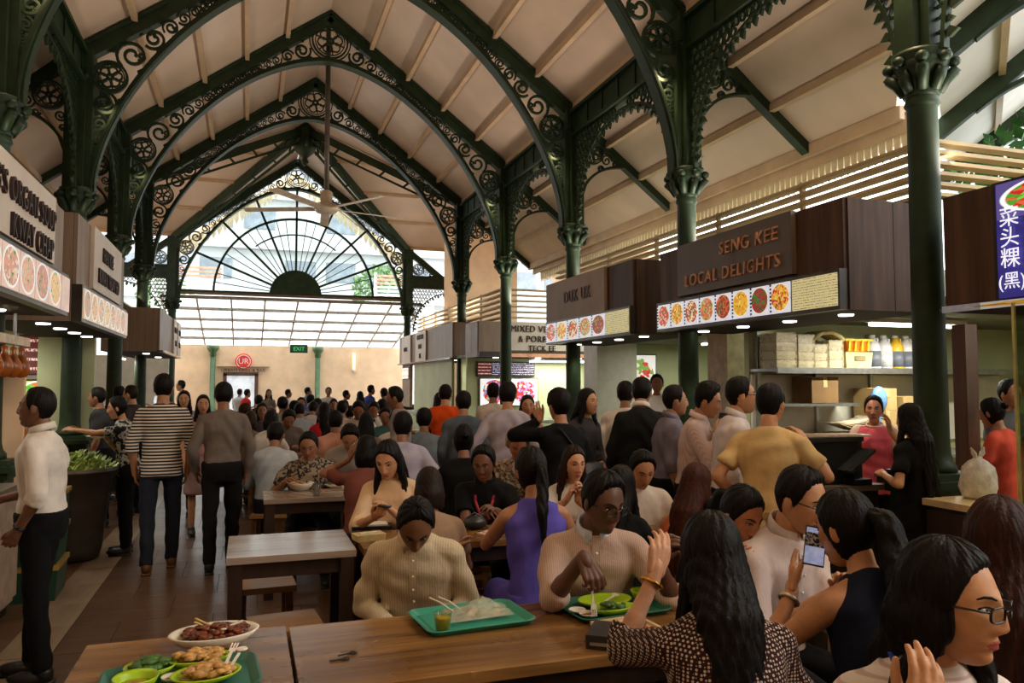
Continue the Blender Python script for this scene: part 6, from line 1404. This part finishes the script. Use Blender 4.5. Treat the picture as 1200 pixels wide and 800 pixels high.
# ---- second ring of diners
person('person in tan top seen from behind past the bowed pinstriped shirt', (0.939, 4.105, 1.078), -0.119, sex='f', lean=.16, hp=.25, top=c_((160, 132, 110)), hair='bob', hcol=(40, 26, 18), sk=SK2, lod=1, kind='top', L=dict(w=(1.028, 3.986, 0.786)), bottom=DKTR)
person('person in plain black top, back turned left of the black polo', (1.603, 5.829, 1.201), -0.128, sex='f', top=BLK, hair='bun', lod=1, kind='top')
person('person in pale floral blouse looking down in the third row', (2.007, 5.692, 1.167), -3.411, sex='f', lean=.2, hp=.5, top=Mprint('blouse_floral', (206, 194, 176), (100, 84, 64), (164, 130, 110), 26), hair='curly', hcol=(206, 190, 160), line='m', sk=(190, 124, 92), lod=1, kind='top')
person('person in white short sleeved top looking down, left of the orange top', (2.340, 4.310, 1.107), -3.431, lean=.2, hp=.45, hy=D2R(8), top=WHT, hair='short', sk=SK2, lod=1, kind='tee')
person('person in black top, back turned, right behind the pale striped shirt', (1.897, 3.722, 1.094), -0.822, sex='f', lean=.14, top=BLK, hair='long', lod=1, kind='top')
p21 = person('person in sleeveless orange top with a dark bag strap, back half turned', (2.276, 3.591, 1.103), -1.055, sex='f', lean=.16, hy=D2R(-10), hp=.1, top=c_((214, 112, 64)), sleeve='none', hair='long', hcol=(72, 32, 18), hlen=.3, sk=SK1, lod=1, kind='top', L=dict(t=(.2, .25, .80)), bottom=DKTR)
person('person in black and grey patterned shirt eating from a white bowl', (0.501, 6.742, 1.121), -3.214, lean=.26, hp=.4, hy=D2R(-10), top=Mprint('shirt_bw_pattern', (150, 134, 116), (40, 36, 34), None, 22), hair='crop', sk=SK3, lod=1, collar=None, R=dict(t=(.22, .32, .84)), fat=1.08)
person('person in pale blue shirt, back turned left of the patterned shirt', (0.269, 7.880, 1.141), -0.173, lean=.24, hp=.3, top=c_((182, 190, 196)), sleeve='long', hair='short', lod=1)
person('person in maroon top with raised arm left of the cream blouse', (0.862, 5.876, 1.138), -0.356, sex='f', lean=.14, top=c_((120, 70, 60)), sleeve='short', hair='bob', lod=1, kind='top', L=dict(t=(.16, .22, 1.1), dir=(0, .2, 1)), bottom=DKTR)
person('person in lavender shirt, broad back turned, right of the bowed grey shirt', (1.336, 6.924, 1.254), -0.295, lean=.12, top=LAV, sleeve='elbow', hair='short', lod=1, R=dict(t=(.3, .2, .8)))
person('person in grey shirt bowed toward the viewer over a black tray', (0.917, 7.339, 1.145), -3.265, lean=.32, hp=.75, top=c_((158, 150, 146)), hair='short', sk=SK2, lod=1)
person('person in blue-grey shirt, back turned near the orange shirt', (1.878, 8.486, 1.239), -0.287, top=GREYB, hair='short', lod=1)
# ---- standing on the left
p1 = person('person standing in white shirt and black trousers at the left edge', (-1.122, 5.001, 1.505), 1.479, pose='stand', lean=.03, hp=-.04, top=c_((216, 208, 198)), sleeve='elbow', hair='crop', sk=(120, 80, 56), lod=0, bottom=BLK, L=dict(w=(-1.163, 4.842, 0.848), rel=1, curl=.5), R=dict(t=(.1, .25, 1.05)), collar=c_((216, 208, 198)), stride=.06)
p2 = person('person walking away in black and white striped top and dark jeans', (-0.710, 7.554, 1.602), 0.059, pose='stand', lean=.02, hy=D2R(-6), top=Mstripe('tee_stripes', (214, 206, 194), (30, 28, 30), 36, 2, .5, .05), sleeve='elbow', hair='short', sk=SK2, lod=0, bottom=c_((34, 38, 48)), R='down', L='down', tuck=False, stride=.12, kind='tee', shoes=M('shoe_brown', (104, 70, 40), .5))
p3 = person('person walking away in plain grey shirt and black trousers', (-0.201, 7.383, 1.540), 0.063, pose='stand', lean=.02, top=c_((112, 102, 96)), sleeve='long', hair='crop', sk=SK3, lod=0, bottom=DKTR, R='down', L=dict(t=(.26, .08, -.48), rel=1), stride=.1)
person('person in black and white floral blouse reaching for food with a plate in hand', (-1.194, 8.368, 1.407), 1.609, pose='stand', sex='f', lean=.14, hp=.15, top=Mprint('blouse_bw_floral', (32, 32, 36), (176, 174, 170), None, 17), sleeve='short', hair='short', line='f', sk=SK1, lod=1, bottom=BLK, L=dict(w=(-1.629, 8.371, 1.200)), R=dict(w=(-1.306, 8.370, 1.128)), kind='top', tuck=False)
person('person in dusky pink dress walking forward between the striped and grey tops', (-0.455, 9.066, 1.416), -3.021, pose='stand', sex='f', top=c_((170, 130, 126)), hair='long', sk=SK1, lod=1, bottom=c_((150, 120, 116)), bkind='skirt', kind='top', R=dict(t=(.2, .1, .9)), L='down')
person('person in pale grey top close behind the right side of the striped top', (-0.743, 10.434, 1.448), -3.174, pose='stand', sex='f', top=c_((150, 140, 140)), hair='long', sk=SK1, lod=1, bottom=DKTR, kind='top', R='down', L='down')
person('person in charcoal top at the left counter behind the orange drinks', (-1.625, 9.888, 1.484), 1.386, pose='stand', top=CHAR, hair='short', lod=1, bottom=DKTR, R='chest', L='down')
person('person in pale blue shirt at the lit stall boards on the far left', (-2.036, 11.505, 1.606), 0.176, pose='stand', top=PALEB, hair='short', lod=1, bottom=DKTR, R='chest', L='down')
person('person in dark brown top looking left beside the striped top', (-1.408, 10.871, 1.510), 1.177, pose='stand', top=c_((60, 50, 50)), hair='crop', hcol=(44, 30, 22), sk=SK1, lod=1, bottom=DKTR, R='down', L='down')
person('person in dark shirt behind the black and white floral blouse', (-1.731, 12.254, 1.494), -0.382, pose='stand', top=CHAR, hair='short', lod=1, bottom=DKTR, R='down', L='down')
# ---- queue on the right
q1 = person('person in mustard yellow T-shirt, back turned at the counter', (2.933, 3.817, 1.519), -0.970, pose='stand', lean=.05, hy=D2R(-6), top=c_((208, 178, 124)), sleeve='short', hair='short', sk=SK1, lod=0, bottom=c_((150, 124, 80)), tuck=False, kind='tee', R=dict(w=(3.133, 3.762, 1.297), curl=.5), L=dict(t=(.22, .1, 1.0)))
person('person in white shirt and thin glasses looking right, second in the queue', (3.068, 4.298, 1.562), -1.982, pose='stand', top=c_((210, 200, 202)), sleeve='long', hair='short', sk=SK1, lod=1, bottom=BLK, glasses=M('glasses_black', (18, 17, 18), .25), collar=c_((210, 200, 202)), R='down', L='down')
q3 = person('person in pale pink shirt looking down at a phone in the queue', (3.089, 4.717, 1.519), -2.291, pose='stand', hp=.3, top=Mstripe('shirt_pink_stripe', (206, 184, 178), (190, 164, 160), 100, 0, .5, .2), sleeve='long', hair='spiky', sk=SK2, lod=1, bottom=BLK, collar=c_((206, 184, 178)), R=dict(w=(3.080, 4.574, 1.299), curl=.6), L=dict(w=(3.191, 4.697, 1.265), curl=.6))
person('person in blue-grey shirt with rolled sleeves looking right in the queue', (3.108, 5.188, 1.509), -1.867, pose='stand', top=c_((118, 112, 128)), sleeve='elbow', hair='short', sk=(180, 132, 100), lod=1, bottom=BLK, collar=c_((118, 112, 128)), R='down', L='down')
person('person in black suit, back turned at the end of the queue', (3.108, 5.714, 1.569), -0.603, pose='stand', hp=.2, top=c_((26, 27, 27)), sleeve='long', hair='short', sk=SK2, lod=1, kind='suit', tuck=False, hem=-.2, fat=1.1, bottom=BLK, collar=WHT, R='down', L='down')
person('person in white shirt half hidden left of the black suit', (3.400, 6.568, 1.543), -0.652, pose='stand', top=WHT, sleeve='long', hair='short', lod=1, bottom=DKTR, R='down', L='down')
person('person in charcoal jacket, arms folded, facing right beside the shoulder bag', (2.721, 5.957, 1.489), -2.872, pose='stand', sex='f', hy=D2R(16), top=c_((58, 54, 54)), sleeve='long', hair='long', sk=SK1, lod=1, kind='top', bottom=BLK, R=dict(t=(.08, .2, 1.05)), L=dict(t=(.08, .2, 1.05)))
p7 = person('person in black with a shoulder bag, one hand raised to the face', (2.189, 5.294, 1.476), 0.131, pose='stand', lean=.06, top=BLK, sleeve='long', hair='spiky', sk=SK2, lod=1, kind='tee', bottom=BLK, tuck=False, L=dict(w=(2.059, 5.344, 1.374), pole=(.8, -.1, -1), dir=(-.2, .3, .9)), R='down')
person('person in sleeveless dark top facing forward right of the standing lavender shirt', (2.554, 6.972, 1.427), -3.353, pose='stand', sex='f', top=c_((60, 44, 44)), sleeve='none', hair='long', sk=SK2, lod=1, kind='top', bottom=BLK, R='down', L='down')
person('person standing in lavender shirt, back turned before a column', (2.229, 6.600, 1.540), -0.396, pose='stand', top=c_((168, 160, 172)), sleeve='elbow', hair='short', sk=SK2, lod=1, bottom=BLK, tuck=False, R=dict(t=(.22, .15, .95)), L=dict(t=(.24, .1, .95)))
person('person in white shirt, back turned, at the mixed rice counter', (2.907, 9.174, 1.533), -0.342, pose='stand', top=WHT, sleeve='long', hair='short', lod=1, bottom=DKTR, R='chest', L='chest')
person('person in slate blue shirt, back turned left of the lavender shirt', (1.997, 7.267, 1.457), -0.163, pose='stand', top=c_((82, 94, 104)), sleeve='long', hair='short', sk=SK2, lod=1, bottom=DKTR, R='down', L='down')
person('person in bright orange T-shirt standing before the pale green wall', (2.196, 8.784, 1.520), -0.384, pose='stand', top=c_((226, 84, 26)), sleeve='short', hair='crop', sk=SK1, lod=1, bottom=CHAR, kind='tee', tuck=False, R='down', L='down')
person('person in black close beside the bright orange T-shirt', (2.273, 9.398, 1.427), 0.007, pose='stand', sex='f', top=BLK, hair='long', lod=1, bottom=BLK, kind='top', R='down', L='down')
person('person in profile facing left with grey shirt and dark sling, standing in the aisle', (1.493, 8.180, 1.494), 1.251, pose='stand', lean=.05, hp=.2, top=c_((150, 142, 138)), sleeve='long', hair='short', sk=SK3, lod=1, bottom=DKTR, R='down', L=dict(t=(.1, .25, .95)))
# ---- stall staff
w1 = person('person in pink T-shirt with white sleeves serving behind the counter', (4.862, 5.012, 1.430), -3.948, pose='stand', sex='f', top=c_((222, 96, 110)), sleeve='short', hair='short', line='m', sk=(180, 118, 84), lod=0, bottom=BLK, kind='top', tuck=False, R=dict(t=(.2, .3, 1.0)), L=dict(t=(.2, .3, 1.0)), fat=1.1)
w2 = person('person in black dress at the counter with one arm raised', (4.081, 3.906, 1.407), 0.099, pose='stand', sex='f', lean=.03, top=BLK, sleeve='short', hair='long', hlen=.36, sk=SK1, lod=0, bottom=BLK, bkind='skirt', kind='top', tuck=False, L=dict(w=(3.925, 3.980, 1.052), curl=.5), R=dict(w=(4.199, 4.188, 1.317), dir=(0, .2, 1), pole=(.7, 0, -1), curl=.4))
person('person in coral red apron behind the glass screen', (5.232, 4.250, 1.425), 0.227, pose='stand', sex='f', hp=.2, top=c_((226, 92, 70)), sleeve='short', hair='bun', sk=SK2, lod=1, bottom=c_((210, 84, 66)), bkind='skirt', kind='top', tuck=False, R=dict(t=(.15, .3, 1.0)), L=dict(t=(.15, .3, 1.0)))
person('person in dark shirt further inside the glass fronted stall', (6.013, 4.715, 1.555), -3.176, pose='stand', top=c_((90, 90, 88)), hair='short', sk=SK2, lod=1, bottom=DKTR, R='chest', L='chest')
person('person working in the stall behind the black suit', (5.144, 9.034, 1.640), -3.660, pose='stand', top=WHT, hair='short', lod=2, bottom=DKTR, R='chest', L='chest')
person('person at the bright far left stall in pale shirt', (-1.856, 18.649, 1.546), 1.152, pose='stand', top=PALEB, hair='short', lod=2, bottom=DKTR, R='chest', L='down')
person('person in grey at the bright far left stall window', (-1.434, 19.030, 1.601), 1.298, pose='stand', top=GREYB, hair='short', lod=2, bottom=DKTR, R='chest', L='down')
# ---- seated crowd in the middle distance: (u, v, d), facing, sex, shirt, hair
def crowd(label, h, f, sex, top, hair='short', **k):
    k.setdefault('lod', 2 if h[1] > 9.2 else 1); return person(label, h, f, sex=sex, top=top, hair=hair, kind='tee', **k)
crowd('seated person in light grey shirt, tallest back in the far rows', (0.584, 14.012, 1.283), -0.111, 'm', c_((150, 144, 138)), lean=.2)
crowd('seated person in dark grey top facing forward left of the light grey back', (0.209, 11.920, 1.239), -3.088, 'f', c_((70, 66, 74)), 'bob', lod=1)
crowd('seated person in yellow shirt leaning to the right', (-0.016, 12.104, 1.223), -1.045, 'm', c_((204, 170, 100)), 'short', hcol=(70, 46, 30), lean=.3)
crowd('seated person in white cardigan, half turned to the right', (0.291, 10.094, 1.193), -0.551, 'f', WHT, 'bob', lod=1)
crowd('seated person in brown-grey shirt bowing beside the white cardigan', (0.528, 10.755, 1.172), -3.014, 'm', c_((116, 104, 98)), hp=.6, lean=.3, lod=1)
crowd('seated person in pale blue-white shirt turned away behind the brown-grey shirt', (0.803, 12.883, 1.200), 0.043, 'm', PALEB, lean=.3, hp=.4)
crowd('seated person in white-pink shirt turned away in the far rows', (1.125, 14.255, 1.196), -0.252, 'm', c_((216, 200, 196)), lean=.3, hp=.4)
crowd('seated person in salmon pink shirt turned away', (0.982, 9.220, 1.201), -0.175, 'm', SALM, lod=1)
crowd('seated person in red top, turned away', (1.028, 11.107, 1.257), 0.083, 'f', c_((190, 40, 50)), 'long')
crowd('seated person in pale pink shirt turned away behind the salmon shirt', (1.453, 12.657, 1.241), -0.288, 'm', c_((214, 184, 186)))
crowd('seated person in white shirt facing the viewer, head bowed', (1.537, 11.356, 1.267), -3.275, 'm', WHT, hp=.5, lean=.25)
crowd('seated person in warm grey top, turned away left of the lavender back', (1.279, 8.801, 1.196), -0.074, 'f', c_((140, 132, 126)), 'long', lod=1)
t_tie = crowd('seated person in white shirt and dark tie facing the viewer', (1.967, 12.693, 1.221), -3.365, 'm', WHT, hp=.45, lean=.2)
crowd('seated person in charcoal between the pale pink and white shirts', (1.623, 13.027, 1.157), -0.123, 'm', CHAR)
crowd('seated person in white shirt right behind the lavender back', (1.726, 9.388, 1.202), -0.042, 'm', c_((200, 186, 176)))
crowd('seated person in charcoal far back below the slim column', (1.343, 15.979, 1.227), -0.223, 'm', CHAR)
crowd('seated person in blue-grey far back facing forward, left of the slim column', (1.053, 16.396, 1.237), -3.170, 'm', GREYB)
crowd('seated person in blue top far back below the slim column', (1.367, 18.086, 1.271), -0.773, 'm', c_((80, 94, 150)))
crowd('seated person in charcoal far back near the standing red shirt', (0.232, 17.417, 1.274), -0.187, 'm', CHAR)
crowd('seated person in white top far back right of the slim column', (1.546, 14.849, 1.238), -3.175, 'f', WHT, 'bob')
crowd('seated person in tan top beside the right arm of the grey shirt walker', (0.051, 10.813, 1.165), -0.353, 'f', c_((130, 110, 90)), 'bob', hcol=(60, 36, 22))
crowd('seated person in mid grey in the middle of the far rows', (0.782, 13.948, 1.224), -0.055, 'm', c_((100, 100, 106)))
crowd('seated person in black at the right of the far rows', (2.265, 13.648, 1.248), 0.185, 'm', BLK)
crowd('seated person in teal shirt far right of the far rows', (1.812, 10.630, 1.193), -3.415, 'm', c_((70, 110, 116)), hp=.3)
# ---- people standing far away before the cream wall
def far(label, h, f, sex, top, hair='short'): return person(label, h, f, pose='stand', sex=sex, top=top, hair=hair, lod=2, bottom=DKTR, R='down', L='chest', kind='tee')
far('standing person in red shirt by the grill doorway', (0.004, 20.665, 1.402), -1.047, 'm', c_((214, 40, 50)))
far('standing person in pale grey left of the red shirt by the doorway', (-0.204, 23.385, 1.396), -0.340, 'm', c_((190, 190, 190)))
far('standing person in taupe top facing forward against the cream wall', (0.503, 19.964, 1.408), -2.992, 'f', c_((130, 118, 112)), 'long')
far('standing person in white shirt in profile against the cream wall', (1.013, 20.848, 1.396), -1.444, 'm', WHT)
far('standing person in blue shirt left of the slim column', (1.458, 20.163, 1.445), -1.538, 'm', c_((104, 112, 160)))
far('standing person in white shirt right of the slim column', (1.900, 19.481, 1.450), -3.169, 'm', c_((216, 212, 214)))
far('standing person in black facing right against the cream wall', (2.138, 17.814, 1.388), -1.515, 'm', BLK)
far('standing person in dark maroon top, back turned, near the strong blue shirt', (2.293, 16.702, 1.384), 0.213, 'f', c_((70, 50, 50)), 'long')
far('standing person in strong blue shirt by the bright gap', (2.745, 18.128, 1.500), -1.197, 'm', c_((70, 84, 180)))
far('standing person in charcoal by the bright gap', (2.693, 16.031, 1.445), 0.358, 'm', CHAR)

# ---------------------------------------------------------------- worn and held things
def lanyard(P, m, m2=None):
    b = MB(); q, Rr = P.spine(.50); e, R2 = P.spine(.22)
    for sd in (1, -1):
        pts = [q + Rr @ V(sd * .02, -.065, .03), q + Rr @ V(sd * .07, -.02, .02), P.spine(.42)[0] + Rr @ V(sd * .062, .128, 0), e + R2 @ V(sd * .006, .150, 0)]
        for a, c in zip(pts[:-1], pts[1:]): b.bar(tuple(a), tuple(c), .018, .004, 0, (0, 1, 0))
    o = part_local(P, 'lanyard', b, m, False); return o
lanyard(p26, M('lanyard_blue', (40, 60, 150), .6)); lanyard(p13, M('lanyard_red', (170, 40, 70), .6)); lanyard(q3, M('lanyard_yellow', (214, 180, 60), .6))
b = MB(); q_, Rr_ = p26.spine(.46); b.tube([q_ + Rr_ @ V(x, .105 + .03 * (1 - (x / .07) ** 2) ** 1, .05 - .075 * (1 - (abs(x) / .07) ** 1.5)) for x in np.linspace(-.07, .07, 15)], .0012, 5)
b.ribbon(ring(0, 0, .009, 12), .003, .003, lambda a, c, d: tuple(q_ + Rr_ @ V(a, .138 + d, c - .03)), True); part_local(p26, 'necklace', b, M('gold', (206, 150, 70), .25, .9), False)
def wrist_band(P, side, m, name, dial=False):
    S, E, Wr, hd, pn, cu, tc = P.arms[side]; d = unit(Wr - E); c = Wr - d * .03; b = MB(); x = unit(np.cross(d, V(0, .3, 1))); y = np.cross(d, x); rr = .031 if P.s else 0
    vs = [c + (x * math.cos(a) + y * math.sin(a)) * .0305 for a in np.linspace(0, 2 * PI, 17)[:-1]]; b.tube([tuple(v) for v in vs] + [tuple(vs[0])], .0065, 6, 0, False)
    if dial: b.lathe([(.016, -.004), (.017, .003), (.015, .005)], tuple(c + unit(-pn) * .033), 14)
    part_local(P, name, b, m)
wrist_band(p25, -1, M('watch_silver', (206, 196, 180), .25, .7), 'bracelet'); wrist_band(p22, -1, M('gold', (206, 150, 70), .25, .9), 'bracelet'); wrist_band(p23, -1, M('watch_silver', (206, 196, 180), .25, .7), 'wristwatch', True); wrist_band(p1, -1, BLACK, 'wristwatch', True)
PHB = M('phone_black', (22, 22, 24), .2); PHS = M('phone_screen', (150, 160, 196), .2, 0, .3, 30, emit=.5)
def phone(label, P, side, scr=PHS, tilt=None):
    hp_, x, y, z = P.__dict__['hand%d' % side]; c = P.W(hp_ - z * .012 + y * .02); A = P.A; X, Y, Z = A @ x, A @ y, A @ z
    R3 = Matrix(((X[0], Y[0], Z[0]), (X[1], Y[1], Z[1]), (X[2], Y[2], Z[2]))); t = thing('phone', label, 'phone', tuple(c)); t.rotation_euler = R3.to_euler()
    MB().box((0, 0, 0), (.072, .145, .008)).build('body', PHB, t); MB().box((0, 0, -.0045), (.066, .132, .001)).build('screen', scr, t); return t
t = thing('phone', 'lit phone in the raised hand of the person in navy', 'phone', (1.784, 2.108, 1.105)); t.rotation_euler = (math.radians(70), .15, -.62); MB().box((0, 0, 0), (.066, .128, .008)).build('body', PHB, t); MB().box((0, 0, .0045), (.06, .118, .001)).build('screen', PHS, t); MB().box((0, .02, .0053), (.06, .045, .0006)).build('picture', Mprint('phone_picture', (40, 44, 50), (190, 190, 196), None, 60), t); phone('dark phone in the hand of the person in the cream blouse', p9, 1, PHB); phone('dark phone in the hands of the queueing person in pale pink', q3, 1, PHB)
hp_, x_, y_, z_ = p18.hand1; c = p18.W(hp_); cutlery('plastic_fork', 'white plastic fork held by the person in the pale striped shirt at the front table', tuple(c + np.array((.0, .01, .0))), tuple(c + np.array((.0, -.02, -.125))), 'fork', PLW)
hp_, x_, y_, z_ = p22.__dict__['hand-1']
b = MB(); bp = p7.toP; qq, Rr = p7.spine(.2); b.box(tuple(qq + Rr @ V(.14, -.12, -.12)), (.26, .11, .24)); part_local(p7, 'shoulder_bag', b, M('bag_black', (26, 26, 28), .5), False)
b = MB(); b.bar(tuple(p7.spine(.46)[0] + V(-.08, -.1, .03)), tuple(qq + V(.14, -.15, 0)), .035, .008); part_local(p7, 'bag_strap', b, M('bag_black', (26, 26, 28), .5), False)
b = MB(); b.bar(tuple(t_tie.spine(.48)[0] + V(0, .1, 0)), tuple(t_tie.spine(.1)[0] + V(0, .165, 0)), .05, .01, 0, (0, 1, 0)); part_local(t_tie, 'necktie', b, BLK, False)
b = MB()
for sd in (1, -1):
    S, E = w1.arms[sd][0], w1.arms[sd][1]; cap(b, S + (E - S) * -.05, .068, S + (E - S) * .7, .066, 14, f1=True)
q_, Rr_ = w1.spine(.52); b.tube([tuple(q_ + Rr_ @ V(.07 * math.cos(a), .072 * math.sin(a), -.006 - .012 * math.sin(a))) for a in np.linspace(0, 2 * PI, 25)], .01, 6, 0, False); part_local(w1, 'raglan_trim', b, c_((226, 196, 170)))
t = thing('serving_plate', 'pale plate of food held by the person in the black and white floral blouse', 'plate', (-1.353, 8.386, 1.119)); MB().lathe([(.06, 0), (.12, .022), (.115, .024), (.06, .006)], n=24).build('plate', WPLA, t, True); MB().ell((0, 0, .025), (.08, .08, .025), 12, 6).build('food', SAMBAL, t, True)
b = MB(); qq, Rr = p21.spine(.3)
for a, c in (((.10, -.06, .17), (.02, -.15, .05)), ((.02, -.15, .05), (-.12, -.13, -.16))): b.bar(tuple(qq + Rr @ V(*a)), tuple(qq + Rr @ V(*c)), .02, .006)
part_local(p21, 'bag_strap', b, M('strap_dark', (60, 30, 26), .5), False)
b = MB(); q_, Rr_ = p27.spine(.4)
add_stool(.2, 4.08, .1, 1.0, 'empty wooden stool with pale seat between the front and bare tables'); add_stool(.12, 4.95, .05, 1.0, 'empty wooden stool seen under the bare table')
finish_people()

for i_, a_ in enumerate(PEOPLE):
    for b_ in PEOPLE[i_ + 1:]:
        d_ = np.linalg.norm(a_.loc - b_.loc)
        if d_ < .42: print('NEAR', round(float(d_), 2), a_.t['label'][:45], '|', b_.t['label'][:45])

# ================================================================ lettering curves become meshes
bpy.context.view_layer.update()
dg = bpy.context.evaluated_depsgraph_get()
for (o, name, m, parent, loc, rot, sx) in TEXTS:
    me = bpy.data.meshes.new_from_object(o.evaluated_get(dg)); me.materials.clear(); me.materials.append(m)
    p = bpy.data.objects.new(name, me); COL.objects.link(p); p.parent = parent; p.location = loc; p.rotation_euler = rot; p.scale = (sx, 1, 1)
    cu = o.data; bpy.data.objects.remove(o); bpy.data.curves.remove(cu)
